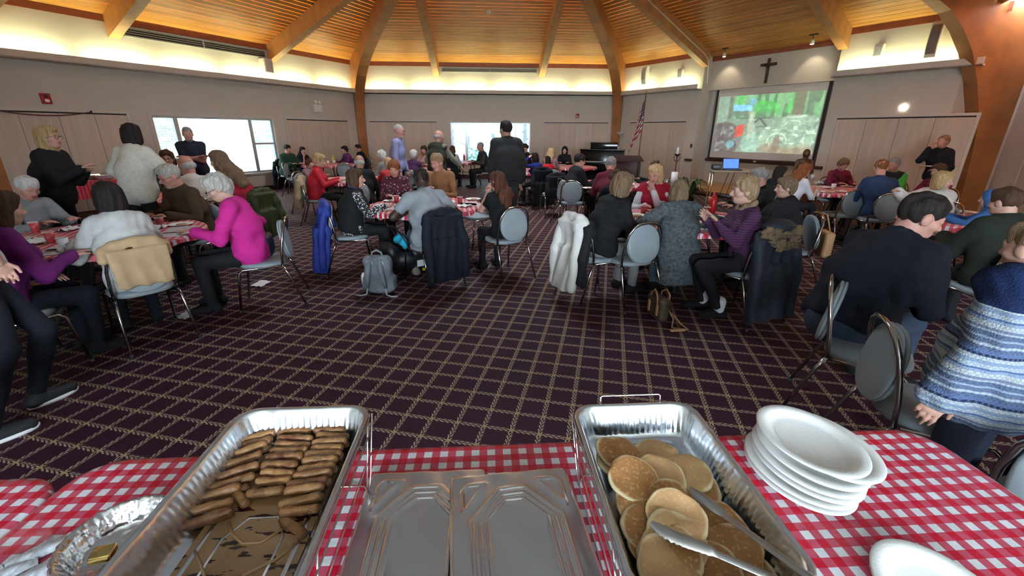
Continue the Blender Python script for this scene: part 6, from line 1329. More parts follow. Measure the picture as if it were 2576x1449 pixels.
    f.cap(hip + [-.055 * s, 0, 0], hip + [.055 * s, 0, 0], (.122 * g + .006) * s, None, .03).cap(hip, hip + up * .10, (.118 * g + .006) * s, None, .03, 1.2, rt); f.pre = None
    for k in 'RL': hj, kn, an, sd = Lg[k]; f.cap(hj, kn, .083 * s * g, .062 * s, .03).cap(kn, an + [0, -.005, .01], .062 * s, .049 * s, .02)
    f.warp(folds(.005, seed + 2, 16)); f.build('trousers', lm, o)
    if feet:
        for k in 'RL':
            hj, kn, an, sd = Lg[k]; q = Fld(max(rc, .014)); d = np.array([sd * .12, 1., 0]); d /= np.linalg.norm(d); a0 = np.array([an[0], an[1], 0])
            q.cap(a0 - d * .045 + [0, 0, .045], a0 + d * .15 * s + [0, 0, .035], .044, .036, .02, 1.12, np.cross(d, (0, 0, 1))).cap(a0 - d * .03 + [0, 0, .05], a0 - d * .01 + [0, 0, .09], .042, .042, .02); q.cut((0, 0, .004 + max(0, an[2] - .09)), (0, 0, -1)); sh_ = q.build('shoe', shoes or FB_black, o)
            if socks: z_ = Fld(.012); z_.cap(an + [0, -.005, -.01], an + [0, -.005, .075], .047, .053); z_.build('sock', socks, o)
            if shoes is SNEAK: sb = MB(); sb.lathe([(.0, .001), (.05, .001), (.052, .022), (0, .022)], 18, .95, 2.6, M=Matrix(basis(tuple(np.cross(d, (0, 0, 1))), tuple(d), (0, 0, 1))).copy() if False else Matrix.Translation(Vector(a0 + d * .055)) @ basis(np.cross(d, (0, 0, 1.)), d, (0, 0, 1.)), cap0=False, cap1=False); sb.build('sole', M_paper, sh_)
    if vest is not None:
        f = Fld(rc); torso(f, loose + .016)
        for k in 'RL': sh, e, w, sd, _ = A[k]; f.cap(sh - rt * sd * .02, sh + (e - sh) * .12, .062 * ar, .062 * ar, .03)
        f.cut(hip - up * .05, -up); f.cut(nb + up * .035 * s, up); f.warp(folds(.006, seed + 5, 15)); f.build('vest', vest, o)
    if collar is not None:      # a folded collar or scarf round the neck
        f = Fld(max(rh, .009)); 
        for a in np.linspace(0, 2 * math.pi, 15)[:-1]:
            c = nb + up * .028 * s + rt * math.cos(a) * .068 * s + fw * (math.sin(a) * .062 * s); a2 = a + .45; c2 = nb + up * .028 * s + rt * math.cos(a2) * .068 * s + fw * math.sin(a2) * .062 * s; f.cap(c - up * (.03 if math.sin(a) > .5 else 0), c2 - up * (.03 if math.sin(a2) > .5 else 0), .021 * s, None, .02)
        f.warp(folds(.006, seed + 6, 40)); f.build('collar', collar, o)
    # hair
    st, hc_ = hair; hm = HR.get(hc_, None) or HR['brown']
    if st and st != 'none':
        f = Fld(max(rh * 1.15, .007)); E = lambda c, r, kk=.02, sub=False: f.ell(HP(*c), np.array(r) * s, R, kk * s, sub)
        faceclip = lambda w=.064, zc=-.052, zr=.098: E((0, .098, zc), (w, .072, zr), .012, True)
        if st == 'short': E((0, -.018, .034), (.086, .104, .095)); E((0, .02, .085), (.06, .07, .035), .03); faceclip(.068, -.030, .078); f.cut(HP(0, 0, -.055), R @ np.array([0, .35, -1.])); [E((sd * .083, .0, -.035), (.03, .035, .05), .008, True) for sd in (-1, 1)]
        elif st == 'buzz': E((0, -.016, .032), (.079, .099, .091)); faceclip(.068, -.025, .074); f.cut(HP(0, 0, -.035), R @ np.array([0, .3, -1.])); [E((sd * .083, .012, -.03), (.03, .04, .045), .006, True) for sd in (-1, 1)]
        elif st == 'fringe': E((0, -.028, -.008), (.085, .092, .058)); E((0, .07, -.02), (.075, .085, .09), .012, True); f.cut(HP(0, 0, .03), R @ np.array([0, .25, 1.]))
        elif st == 'full': E((0, -.022, .036), (.094, .108, .102)); E((0, -.06, -.02), (.082, .065, .08), .03); E((0, .04, .085), (.07, .055, .04), .03); faceclip(.066, -.040, .088); f.cut(HP(0, 0, -.085), R @ np.array([0, .3, -1.]))
        elif st == 'curly': E((0, -.02, .04), (.100, .114, .108)); E((0, -.055, -.015), (.092, .07, .085), .03); faceclip(.064, -.045, .088); f.cut(HP(0, 0, -.08), R @ np.array([0, .3, -1.])); f.warp(folds(.013, seed, 75))
        elif st == 'bob': E((0, -.02, .034), (.092, .106, .098)); E((0, -.03, -.055), (.101, .085, .10), .04); E((0, .035, .085), (.072, .06, .035), .03); faceclip(.060, -.060, .115); f.cut(HP(0, 0, -.135), R @ np.array([0, 0, -1.]))
        elif st == 'shoulder': E((0, -.02, .034), (.091, .106, .098)); E((0, -.035, -.075), (.100, .08, .13), .04); E((0, .035, .085), (.072, .06, .035), .03); faceclip(.058, -.07, .13); f.cut(HP(0, 0, -.19), R @ np.array([0, 0, -1.]))
        elif st == 'long':
            E((0, -.02, .034), (.090, .105, .097)); E((0, -.04, -.06), (.096, .075, .12), .04); E((0, .035, .083), (.07, .06, .035), .03); b0 = HP(0, -.06, -.06); b1 = nb - fw * .135 * s - up * .20 * s; f.cap(b0, (b0 + b1) / 2 - fw * .02, .07 * s, .075 * s, .04, 1.45, rt); f.cap((b0 + b1) / 2 - fw * .02, b1, .068 * s, .045 * s, .04, 1.6, rt); faceclip(.058, -.065, .125)
        elif st == 'bun': E((0, -.018, .034), (.084, .102, .093)); E((0, -.08, .085), (.05, .05, .045), .012); faceclip(.066, -.035, .082); f.cut(HP(0, 0, -.055), R @ np.array([0, .35, -1.]))
        elif st == 'pony': E((0, -.018, .034), (.085, .102, .094)); faceclip(.066, -.035, .084); f.cut(HP(0, 0, -.09), R @ np.array([0, .6, -1.])); f.cap(HP(0, -.10, .0), HP(.03, -.12, -.14), .035 * s, .03 * s, .02); f.cap(HP(.03, -.12, -.14), HP(.06, -.02, -.30), .03 * s, .018 * s, .02)
        elif st == 'hood': E((0, -.02, .02), (.105, .118, .12)); E((0, -.03, -.08), (.11, .09, .09), .04); faceclip(.062, -.03, .10)
        elif st == 'cap': E((0, -.014, .045), (.088, .106, .088)); f.cut(HP(0, 0, .025), R @ np.array([0, 0, -1.])); f.cap(HP(-.03, .10, .035), HP(.03, .10, .035), .03 * s, None, .02, 1.8, R[:, 0])
        if st not in ('hood', 'cap'): f.warp(strands(.006, seed + 9))
        f.build('hood' if st == 'hood' else 'cap' if st == 'cap' else 'hair', hatm if hatm else hm, o)
    if beard:
        f = Fld(rh); f.ell(HP(0, .045, -.086), np.array([.046, .045, .036]) * s, R, .02).ell(HP(0, .004, -.07), np.array([.062, .055, .032]) * s, R, .02); f.cap(HP(-.02, .088, -.046), HP(.02, .088, -.046), .008 * s, None, .01); f.ell(HP(0, .1, -.064), np.array([.02, .02, .010]) * s, R, .006, True); f.cut(HP(0, 0, -.045), R @ np.array([0, .4, 1.])); f.build('beard', HR[beard], o)
    if face_on:
        for sd in (-1, 1):
            e = ob('eye', _em, None, o); e.matrix_local = Matrix.Translation(Vector(HP(sd * .031, .0755, .0015))) @ Matrix([list(r) + [0] for r in R] + [[0, 0, 0, 1]]); e.scale = (s, s, s)
            b = MB(); b.tube([HP(sd * .016, .094, .020), HP(sd * .031, .0925, .026), HP(sd * .047, .080, .020)], [.0028 * s, .0036 * s, .002 * s], 6); b.build('eyebrow', hm if hc_ not in ('white', 'silver', 'blonde', 'straw') else HR['sandy'], o)
    if glasses:
        b = MB()
        for sd in (-1, 1):
            b.tube([HP(sd * .033 + .024 * math.cos(a), .107 - .004 * abs(math.cos(a)), -.004 + .018 * math.sin(a)) for a in np.linspace(0, 2 * math.pi, 15)[:-1]], .0022, 6, True); b.tube([HP(sd * .057, .100, .002), HP(sd * .074, .06, .004), HP(sd * .082, -.01, .0)], .002, 5)
        b.tube([HP(-.009, .106, .002), HP(0, .111, .005), HP(.009, .106, .002)], .002, 5); tag(b.build('glasses', M_black, o), kind=None)
    if extra: extra(o, J, A, HP, s)
    if seated and chair_label:
        cf = face if chair_face is None else chair_face; c = rotz(math.radians(cf - 90)) @ np.array([chair_off[0], chair_off[1] + .015, 0]); chair(*(chair_pos or (x + c[0], y + c[1])), cf, chair_label)
    return o, x, y
SNEAK = fabric('dark_trainer', (.02, .022, .026), rough=.6)
# cloths
def knit(n, c, **k): return fabric(n, c, bump=.5, bs=90, **k)
C_ = dict(white_knit=knit('white_knit', (.47, .46, .44)), fluffy=mat('fluffy_ivory', (.52, .49, .42), .95, var=.10, vs=30, bump=.35, bs=110), black_knit=knit('black_knit', (.008, .008, .009)), magenta=fabric('magenta_wool', (.47, .018, .20)), purple=knit('purple_knit', (.13, .012, .12)), brown_jk=fabric('brown_suede', (.055, .032, .016)), white_sh=fabric('white_shirt', (.56, .53, .49)), red_vest=fabric('red_top', (.30, .012, .028)), navy_tee=fabric('navy_tee', (.020, .024, .042)), green_hood=fabric('green_fleece', (.022, .062, .034)), red_jk=fabric('red_jacket', (.42, .010, .022), rough=.6), mauve=fabric('mauve_knit', (.24, .14, .15)), plum=fabric('plum_print', (.10, .018, .09), var=.9, bs=40), grey_sw=knit('grey_sweater', (.19, .195, .185)), lav=fabric('lavender_shirt', (.23, .235, .40)), coral=fabric('coral_top', (.52, .05, .05)), purple_d=fabric('deep_purple', (.065, .022, .062)), pinkish=fabric('pale_pink_knit', (.42, .27, .25)), tan_sw=knit('tan_sweater', (.26, .125, .055)), grey_tee=fabric('grey_tee', (.235, .25, .27)), white_top=fabric('white_top', (.58, .58, .60)), charcoal=fabric('charcoal_jacket', (.030, .032, .033)), quilt=fabric('quilted_black', (.016, .017, .018), rough=.55), royal=fabric('royal_blue', (.014, .022, .16)), bright_red=fabric('bright_red', (.50, .010, .022)), burg=knit('burgundy_knit', (.115, .012, .026)), cardi=knit('red_cardigan', (.30, .010, .026)), denim=fabric('denim', (.045, .062, .10), bs=200), ltdenim=fabric('faded_denim', (.10, .13, .17), bs=200), navy_pull=knit('navy_pullover', (.020, .042, .105)), maroon=fabric('maroon_print', (.14, .012, .035), var=.9), darkgreen=fabric('dark_green_hoodie', (.014, .018, .012)), khaki=fabric('khaki', (.16, .13, .10)), green=fabric('bright_green', (.06, .36, .05)), grey_tr=fabric('grey_trousers', (.20, .20, .205)), cream_sw=mat('cream_plush', (.55, .52, .48), .95, var=.15, vs=25, bump=.9, bs=60), white_j=fabric('white_jersey', (.60, .60, .64)), olive_v=fabric('olive_vest', (.030, .030, .018)), oat=knit('oatmeal_sleeve', (.165, .160, .120)))
def striped(name, a, b, period, duty=.5, axis=2, wob=.002):
    m, nt, B, L = newmat(name); B.inputs['Roughness'].default_value = .9; tc = nd(nt, 'ShaderNodeTexCoord'); sx = nd(nt, 'ShaderNodeSeparateXYZ'); L.new(tc.outputs['Object'], sx.inputs[0]); f = math_n(nt, 'FRACT', math_n(nt, 'DIVIDE', sx.outputs[axis], period)); L.new(mixc(nt, math_n(nt, 'LESS_THAN', f, duty), a, b), B.inputs['Base Color'])
    nz = nd(nt, 'ShaderNodeTexNoise'); nz.inputs['Scale'].default_value = 90; L.new(tc.outputs['Object'], nz.inputs[0]); bp = nd(nt, 'ShaderNodeBump'); bp.inputs['Strength'].default_value = .4; bp.inputs['Distance'].default_value = .01; L.new(math_n(nt, 'ADD', nz.outputs['Fac'], math_n(nt, 'LESS_THAN', f, duty)), bp.inputs['Height']); L.new(bp.outputs[0], B.inputs['Normal']); return m
C_['quilt'] = striped('quilted_black_nylon', (.016, .017, .018), (.012, .012, .013), .075, .9); C_['stripe'] = striped('purple_ribbed_knit', (.080, .020, .075), (.040, .008, .036), .021)
def dotted(name, a, b, sc, th):
    m, nt, B, L = newmat(name); B.inputs['Roughness'].default_value = .85; tc = nd(nt, 'ShaderNodeTexCoord'); v = nd(nt, 'ShaderNodeTexVoronoi'); v.inputs['Scale'].default_value = sc; L.new(tc.outputs['Object'], v.inputs[0]); L.new(mixc(nt, math_n(nt, 'LESS_THAN', v.outputs['Distance'], th), a, b), B.inputs['Base Color']); return m
C_['dots'] = dotted('dotted_blouse', (.075, .008, .022), (.48, .40, .38), 30., .26); C_['bw'] = dotted('black_white_print', (.012, .012, .014), (.55, .55, .55), 48., .40)
C_['blazer'] = mat('heather_blazer', (.075, .085, .092), .95, var=.45, vs=38, bump=.3, bs=120, det=6, spec=.2)
def fairisle():
    m, nt, B, L = newmat('fair_isle_knit'); B.inputs['Roughness'].default_value = .95; B.inputs['Specular IOR Level'].default_value = .2; M = lambda op, a, b=None, c=None: math_n(nt, op, a, b, c)
    tc = nd(nt, 'ShaderNodeTexCoord'); sx = nd(nt, 'ShaderNodeSeparateXYZ'); L.new(tc.outputs['Object'], sx.inputs[0]); X, Y, Z = sx.outputs
    th = M('MULTIPLY', M('ARCTAN2', Y, X), .17)
    nz = nd(nt, 'ShaderNodeTexNoise'); nz.inputs['Scale'].default_value = 4.; L.new(tc.outputs['Object'], nz.inputs[0]); z = M('MULTIPLY_ADD', nz.outputs['Fac'], .02, Z)
    f = M('FRACT', M('DIVIDE', z, .165))
    pal = [(0.0, (.055, .075, .125)), (.07, (.27, .31, .34)), (.12, (.07, .09, .145)), (.20, (.20, .25, .31)), (.24, (.055, .075, .125)), (.33, (.25, .28, .30)), (.37, (.10, .12, .17)), (.42, (.30, .32, .31)), (.52, (.17, .22, .30)), (.58, (.05, .085, .17)), (.62, (.28, .32, .34)), (.70, (.16, .21, .28)), (.78, (.30, .33, .34)), (.86, (.014, .02, .05)), (.92, (.06, .09, .18))]
    cr = nd(nt, 'ShaderNodeValToRGB'); cr.color_ramp.interpolation = 'CONSTANT'; e = cr.color_ramp.elements; e[0].position = 0; e[0].color = c4(pal[0][1]); e[1].position = pal[1][0]; e[1].color = c4(pal[1][1])
    for p_, c_ in pal[2:]: q = e.new(p_); q.color = c4(c_)
    L.new(f, cr.inputs[0])
    u = M('FRACT', M('DIVIDE', th, .012)); zz = M('FRACT', M('DIVIDE', z, .0165)); d = M('ADD', M('ABSOLUTE', M('SUBTRACT', u, .5)), M('ABSOLUTE', M('SUBTRACT', zz, .5))); mo = M('MULTIPLY', M('LESS_THAN', M('ABSOLUTE', M('SUBTRACT', d, .45)), .12), .5)
    c = mixc(nt, mo, cr.outputs[0], (.10, .14, .24)); c = mixc(nt, M('GREATER_THAN', z, 1.125), c, (.008, .016, .055)); L.new(c, B.inputs['Base Color'])
    n2 = nd(nt, 'ShaderNodeTexNoise'); n2.inputs['Scale'].default_value = 160; L.new(tc.outputs['Object'], n2.inputs[0]); bp = nd(nt, 'ShaderNodeBump'); bp.inputs['Strength'].default_value = .6; bp.inputs['Distance'].default_value = .01; L.new(n2.outputs['Fac'], bp.inputs['Height']); L.new(bp.outputs[0], B.inputs['Normal']); return m
C_['fair'] = fairisle()
# ------------------------------------------------------------------ who sits and stands where
Pn = person
FJ = C_['denim']
# --- front left table
Pn('person in a white sweater with dark bobbed hair, seen from behind', 138, (262, 460), 3.5, lean=.24, hair=('bob', 'dark'), top=C_['white_knit'], low=FB_navy, arms=('wide', 'table'), loose=.022, fat=1.05, chair_label='chair with a tan jacket over its back, at the front left table', chair_off=(0, .0), hem=.10)
Pn('person in a magenta jacket with short grey hair, leaning over a plate', 197, (540, 440), 4.1, lean=.10, slump=.16, hair=('full', 'silver'), sk='old', top=C_['magenta'], arms=('table', (.30, .12, .62)), head=(-.1, .45), face_on=True, glasses=True, loose=.02, fat=1.1, hem=.14, chair_label='chair under the woman in magenta, with a navy bag on its seat', chair_off=(0, -.12))
Pn('person with grey hair and glasses in a brown jacket, cutting food', 248, (418, 415), 4.95, lean=.22, sex='m', hair=('short', 'silver'), sk='pink', top=C_['brown_jk'], face_on=True, glasses=True, beard='silver', head=(.15, .30), loose=.02, chair_label='chair of the man in the brown jacket')
Pn('white haired person at the far left, head bowed', -15, (60, 445), 4.45, lean=.2, sex='m', hair=('short', 'white'), sk='pink', top=C_['grey_tr'], head=(.1, .45), face_on=True, chair_label='chair of the white haired man at the far left')
Pn('person in a purple sweater cut off by the left edge', 62, (-12, 482), 2.95, lean=.22, hair=('shoulder', 'brown'), top=C_['purple'], low=FB_navy, arms=('lap', 'table'), loose=.02, fat=1.12, chair_label='chair under the person in purple at the left edge', hem=.12)
Pn('standing person in white T-shirt and dark jeans at the left edge', 60, None, None, pos=(-3.34, -6.34), H=1.72, seated=False, sex='m', lean=.0, hair=('short', 'brown'), top=C_['white_top'], low=FB_navy, sleeve='short', arms=('hang', local((-3.34, -6.34), 60, (-3.08, -6.42, .96)) + (1., -.2, -.35)), legs={'R': (local((-3.34, -6.34), 60, (-3.02, -6.62, .50)), local((-3.34, -6.34), 60, (-3.10, -6.78, .085))), 'L': (local((-3.34, -6.34), 60, (-3.02, -6.38, .52)), local((-3.34, -6.34), 60, (-3.18, -6.40, .085)))}, shoes=SNEAK, loose=.014, fat=1.0, curl=1.25)
Pn('standing blonde in a black sweater and glasses, hands raised', 6, (112, 318), 5.1, seated=False, hair=('shoulder', 'blonde'), sk='pink', top=C_['black_knit'], arms=((-.06, .34, 1.22), (.12, .42, 1.27)), glasses=True, face_on=True, loose=.025, fat=1.05, head=(.0, -.08))
Pn('standing person in a fluffy ivory jacket with dark hair, seen from behind', 82, (325, 312), 5.5, seated=False, hair=('bob', 'dark'), top=C_['fluffy'], low=FB_black, arms=((-.30, .26, 1.02, -1, -.5, -.1), (.30, .24, 1.02, 1, -.5, -.1)), loose=.03, fat=.98, hem=.17, head=(-.5, .1))
# --- table behind
Pn('balding person in a white shirt bending over the table behind the man in brown', 118, (462, 392), 6.1, lean=.4, sex='m', hair=('fringe', 'white'), sk='pink', top=C_['white_sh'], head=(-.6, .35), chair_label='chair of the balding man in the white shirt')
Pn('person with glasses and long brown hair facing the balding man', 320, (415, 378), 7.4, hair=('long', 'brown'), top=C_['charcoal'], glasses=True, face_on=True, chair_label='chair of the brown haired woman with glasses', head=(.4, .1))
Pn('person in a red top with long grey brown hair, leaning to the left', 160, (545, 380), 6.4, lean=.3, tilt=-.15, hair=('long', 'light'), top=C_['red_vest'], chair_label='chair with an olive puffer coat over its back', chair_off=(0, -.05))
Pn('standing bald person in a navy T-shirt in front of the left window', 300, (468, 320), 8.6, seated=False, sex='m', hair=('buzz', 'grey'), sk='pink', top=C_['navy_tee'], sleeve='short', arms=('fold', 'fold'), beard='grey', fat=1.15)
# --- middle table
Pn('person in a grey T-shirt seen from behind at the middle table', 112, (1058, 424), 5.05, sex='m', lean=.34, hair=('buzz', 'dark'), sk='dark', top=C_['grey_tee'], low=C_['ltdenim'], sleeve='short', arms=((-.14, .36, .80, -1, -.2, -.5), (.20, .30, .70, .9, -.3, -.6)), fat=1.12, loose=.016, head=(-.05, .35), chair_label='chair under the man in the grey T-shirt', chair_face=128, shoes=fabric('tan_boot', (.22, .19, .15)), hem=.12)
Pn('person with long dark auburn hair in black, seen from behind', 120, (1250, 433), 5.3, lean=.2, hair=('long', 'auburn'), top=C_['black_knit'], sleeve='short', arms=((-.06, .30, .98), 'table'), chair_label='blue grey chair under the long haired woman in black', head=(-.35, .2), fat=1.05)
Pn('person with brown bobbed hair in a black coat over a printed blouse', 22, (893, 426), 5.4, lean=.14, hair=('bob', 'brown'), sk='pink', top=C_['bw'], vest=FB_black, arms=('lap', 'table'), face_on=True, head=(.25, .02), fat=1.1, loose=.02, hem=.1, collar=fabric('violet_scarf', (.07, .045, .17)), chair_label='chair with a royal blue coat over its back', chair_off=(0, -.05))
Pn('person with red hair in a dotted burgundy blouse, looking down', 282, (990, 405), 6.65, lean=.16, hair=('full', 'red'), sk='pink', top=C_['dots'], face_on=True, head=(.2, .30), fat=1.15, chair_label='chair of the red haired woman in dots')
Pn('person in a tan sweater resting both hands on the far side of the middle table', 252, (1098, 387), 6.85, sex='m', lean=.12, hair=('short', 'sandy'), sk='pink', top=C_['tan_sw'], face_on=True, arms=('table', (.05, .36, .86)), head=(.25, .22), chair_label='chair of the man in the tan sweater')
chair(-.40, -2.28, 215, 'empty chair with pale seat on the right of the middle table')
# --- table to its left
Pn('person in a red jacket with short blonde hair', 12, (802, 388), 8.35, lean=.12, hair=('full', 'blonde'), top=C_['red_jk'], head=(.2, .3), fat=1.1, loose=.02, hem=.12, chair_label='chair hung with a beige quilted coat')
Pn('person in mauve hidden behind the woman in red', -20, (778, 400), 9.4, lean=.2, hair=('full', 'auburn'), top=C_['mauve'], chair_label='chair of the person in mauve')
Pn('bald person in a black pullover seen from behind', 92, (903, 390), 7.75, sex='m', lean=.14, hair=('fringe', 'silver'), sk='tan', top=C_['black_knit'], fat=1.15, loose=.02, chair_label='chair of the bald man in black')
Pn('person with curly grey hair in a grey sweater', 160, (957, 380), 10.1, hair=('curly', 'white'), top=C_['grey_sw'], fat=1.1, chair_label='chair of the curly haired woman in grey')
Pn('person with strawberry blonde hair and coral top', 120, (975, 398), 8.6, hair=('full', 'straw'), top=C_['coral'], chair_label='chair of the strawberry blonde')
Pn('standing grey bearded person in a lavender shirt and glasses', 352, (1003, 313), 9.2, seated=False, sex='m', hair=('buzz', 'silver'), sk='pink', top=C_['lav'], low=C_['navy_tee'], beard='white', glasses=True, face_on=True, lean=.03, arms=((-.2, .12, .88), (.24, .12, .84)), head=(0, .05))
# --- far left table
Pn('person in a dark green hoodie by the left window', 330, (722, 365), 13.0, sex='m', hair=('short', 'dark'), sk='pink', top=C_['green_hood'], fat=1.25, loose=.03, chair_label='chair with a black coat under the left window')
Pn('person with long black hair resting a cheek on one hand', 322, (760, 370), 13.75, hair=('long', 'dark'), top=FB_black, sleeve='short', arms=('table', 'chin'), chair_label='chair of the long haired woman by the left window')
Pn('person in plum with short dark hair at the far left table', 222, (866, 368), 14.3, hair=('full', 'dark'), top=C_['plum'], chair_label='chair of the woman in plum')
Pn('dark haired person in black next to the back left arch', 215, (900, 364), 15.2, sex='m', hair=('short', 'dark'), top=FB_black, chair_label='chair of the man by the back left arch')
p = at(735, 438, .6); chair(p[0] - .1, p[1] + .4, 5, 'empty blue grey chair by the far left table'); p = at(868, 428, .65); chair(p[0], p[1], 100, 'grey chair behind the bald man in black')
# --- back centre
Pn('person with white hair in deep purple, seen from behind', 70, (1040, 378), 10.6, hair=('full', 'white'), top=C_['purple_d'], fat=1.15, chair_label='chair of the white haired woman in purple')
Pn('person in pale pink half hidden by the standing bald man', 255, (1066, 367), 12.9, hair=('long', 'brown'), top=C_['pinkish'], chair_label='chair of the woman in pale pink')
Pn('standing bald person in an olive vest, reaching to the right', 55, (1104, 328), 9.6, seated=False, sex='m', hair=('fringe', 'silver'), sk='pink', top=C_['oat'], vest=C_['olive_v'], low=FB_black, arms=((-.2, .1, .9), (.34, .34, .98)), fat=1.12, head=(.5, .12), lean=.06)
Pn('person with long hair in a white top before the back window', 80, (1138, 367), 14.2, hair=('long', 'brown'), top=C_['white_top'], chair_label='chair of the long haired woman before the back window')
Pn('person in dark clothes in profile against the back window', 200, (1208, 358), 14.2, sex='m', hair=('buzz', 'grey'), sk='pink', top=C_['charcoal'], chair_label='chair of the man against the back window')
Pn('standing dark haired person in black quilted jacket, seen from behind', 96, (1272, 305), 7.4, seated=False, sex='m', hair=('short', 'dark'), sk='tan', top=C_['quilt'], low=C_['charcoal'], loose=.035, fat=1.12, hem=.1, arms=((-.24, .12, .9), (.24, .12, .9)), head=(-.5, .05))
Pn('dark haired person sitting behind the quilted jacket by the back window', 200, (1320, 362), 13.8, hair=('short', 'dark'), top=FB_black, arms=('table', 'chin'), chair_label='chair behind the quilted jacket')
Pn('child in royal blue with black hair, one hand on the head', 130, (1345, 385), 10.4, hair=('bob', 'dark'), top=C_['royal'], arms=((-.22, .10, 1.12, -1, .3, .4), 'table'), lean=.12, chair_label='chair with a long black coat over its back', chair_face=105)
Pn('child in bright red seen from behind', 110, (1378, 386), 10.9, H=1.32, hair=('bob', 'dark'), top=C_['bright_red'], chair_label='chair of the child in bright red')
Pn('person with long blonde hair sitting near the piano', 60, (1387, 373), 11.7, hair=('long', 'straw'), top=C_['mauve'], chair_label='chair of the blonde near the piano')
Pn('person in a black hood facing the camera near the piano', 258, (1421, 369), 14.1, hair=('hood', 'dark'), hatm=FB_black, top=FB_black, face_on=False, chair_label='chair of the woman in the black hood')
# --- lectern table
Pn('person with dark slicked hair in a black coat, looking right', 12, (1460, 388), 8.35, sex='m', hair=('short', 'dark'), sk='pink', top=FB_black, fat=1.15, loose=.03, face_on=True, glasses=True, arms=('lap', 'table'), collar=FB_black, hem=.12, chair_label='chair of the man in the black coat by the lectern table')
Pn('person in a burgundy sweater bent over the lectern table, back turned', 82, (1538, 396), 7.55, sex='m', lean=.34, hair=('short', 'grey'), sk='pink', top=C_['burg'], fat=1.15, loose=.02, head=(0, .5), chair_label='chair of the man in burgundy')
Pn('person with dark brown hair mostly hidden behind the black sweater', 88, (1548, 430), 6.35, hair=('curly', 'brown'), top=FB_black, chair_label='chair with a black jacket behind the woman in the black sweater')
Pn('person with hair in a bun beyond the blonde in red', 140, (1647, 405), 8.7, hair=('bun', 'brown'), top=FB_black, head=(-.2, .1), chair_label='chair of the person with the bun')
chair(1.36, -.95, 70, 'empty chair with taupe back standing in the aisle'); p = at(1392, 470, .6); chair(p[0], p[1], 95, 'grey chair behind the child in red')
# --- right centre table
Pn('person with brown bobbed hair and glasses in a black sweater', 24, (1570, 436), 4.55, lean=.34, hair=('bob', 'light'), sk='pink', top=C_['black_knit'], low=C_['grey_tr'], glasses=True, face_on=True, head=(.1, .22), loose=.02, fat=1.06, chair_label='chair hung with a cream jacket', chair_off=(0, -.06), hem=.08)
Pn('person with blonde bobbed hair in a red cardigan, eating', 255, (1650, 415), 5.75, lean=.2, hair=('bob', 'straw'), sk='pink', top=C_['white_top'], vest=C_['cardi'], arms=('mouth', 'table'), face_on=True, head=(.5, .28), fat=1.1, chair_label='chair of the blonde in the red cardigan')
bpy.data.objects
Pn('person with sandy grey hair in a heather grey blazer, seen from behind', 82, (1712, 455), 4.5, lean=.34, hair=('bob', 'light'), top=C_['blazer'], low=C_['ltdenim'], arms=((-.24, .34, .80, -1, -.3, -.6), (.30, .26, .74, 1, -.3, -.5)), loose=.028, fat=1.12, hem=.30, head=(.1, .3), chair_label='blue grey chair nearest the camera at the right centre table', chair_face=107, chair_pos=(1.19, -4.75))
Pn('person with short blonde hair in a ribbed purple sweater, hands raised', 172, (1877, 445), 3.95, lean=.14, hair=('full', 'sandy'), sk='old', top=C_['stripe'], low=FB_black, arms=((-.12, .36, .92), (.02, .40, .92)), face_on=True, head=(.05, .1), fat=1.02, collar=fabric('gold_scarf', (.24, .16, .09), var=.6, bs=60), curl=.35, palm=(0.3, .6, .3), chair_label='chair with a fur trimmed parka over its back', chair_face=106, chair_pos=(2.17, -5.2), socks=C_['white_top'], legs={'R': ((.12, .42, .50), (.10, .30, .09)), 'L': ((-.10, .43, .50), (-.12, .22, .09))})
Pn('person with short greyish hair in a black coat, right of the purple sweater', 165, (1981, 447), 4.75, lean=.05, hair=('full', 'light'), sk='old', top=FB_black, face_on=True, head=(0, .05), loose=.035, fat=1.15, hem=.15, collar=C_['grey_sw'], chair_label='chair of the woman in the black coat on the right', chair_off=(0, -.08))
Pn('grey haired person behind the purple sweater', 170, (1912, 423), 5.6, sex='m', hair=('short', 'grey'), sk='pink', top=FB_black, chair_label='chair of the grey haired man behind the purple sweater')
chair(2.35, -3.05, 262, 'empty taupe chair at the far side of the right centre table')
# --- far right table
Pn('child with dark brown hair left of the red haired girl', 5, (1966, 418), 7.3, hair=('shoulder', 'dark'), top=FB_black, chair_label='chair of the dark haired girl')
Pn('girl with long red hair in a white top and dark trousers', 14, (2027, 412), 7.2, lean=.26, hair=('long', 'red'), sk='fair', top=C_['white_j'], low=C_['navy_tee'], head=(.15, .4), shoes=mat('white_trainer', (.6, .58, .57), .5), legs={'R': ((.12, .40, .56), (.12, .58, .10)), 'L': ((-.10, .42, .55), (-.1, .60, .10))}, chair_label='chair of the red haired girl')
Pn('person with short auburn hair in maroon, facing the camera', 258, (2125, 400), 8.5, hair=('full', 'light'), sk='pink', top=C_['maroon'], face_on=True, head=(.1, .5), lean=.12, fat=1.15, chair_label='chair of the woman in maroon')
Pn('person in a navy pullover seen from behind at the far right table', 78, (2222, 402), 6.8, sex='m', lean=.30, hair=('buzz', 'red'), sk='pink', top=C_['navy_pull'], low=C_['khaki'], fat=1.05, arms=('table', 'wide'), head=(.45, .3), chair_label='chair under the man in the navy pullover', hem=.05)
Pn('person in a black vest with bright green sleeves', 205, (2252, 398), 7.9, sex='m', hair=('short', 'grey'), sk='tan', top=C_['green'], vest=FB_black, fat=1.15, head=(.3, .1), chair_label='chair of the man in green sleeves')
Pn('standing blonde in black, drinking from a white cup and holding a plate', 192, (2378, 340), 8.6, seated=False, hair=('pony', 'sandy'), sk='pink', top=FB_black, arms=((-.16, .34, 1.06), 'mouth'), fat=1.1, loose=.025, head=(0, -.12))
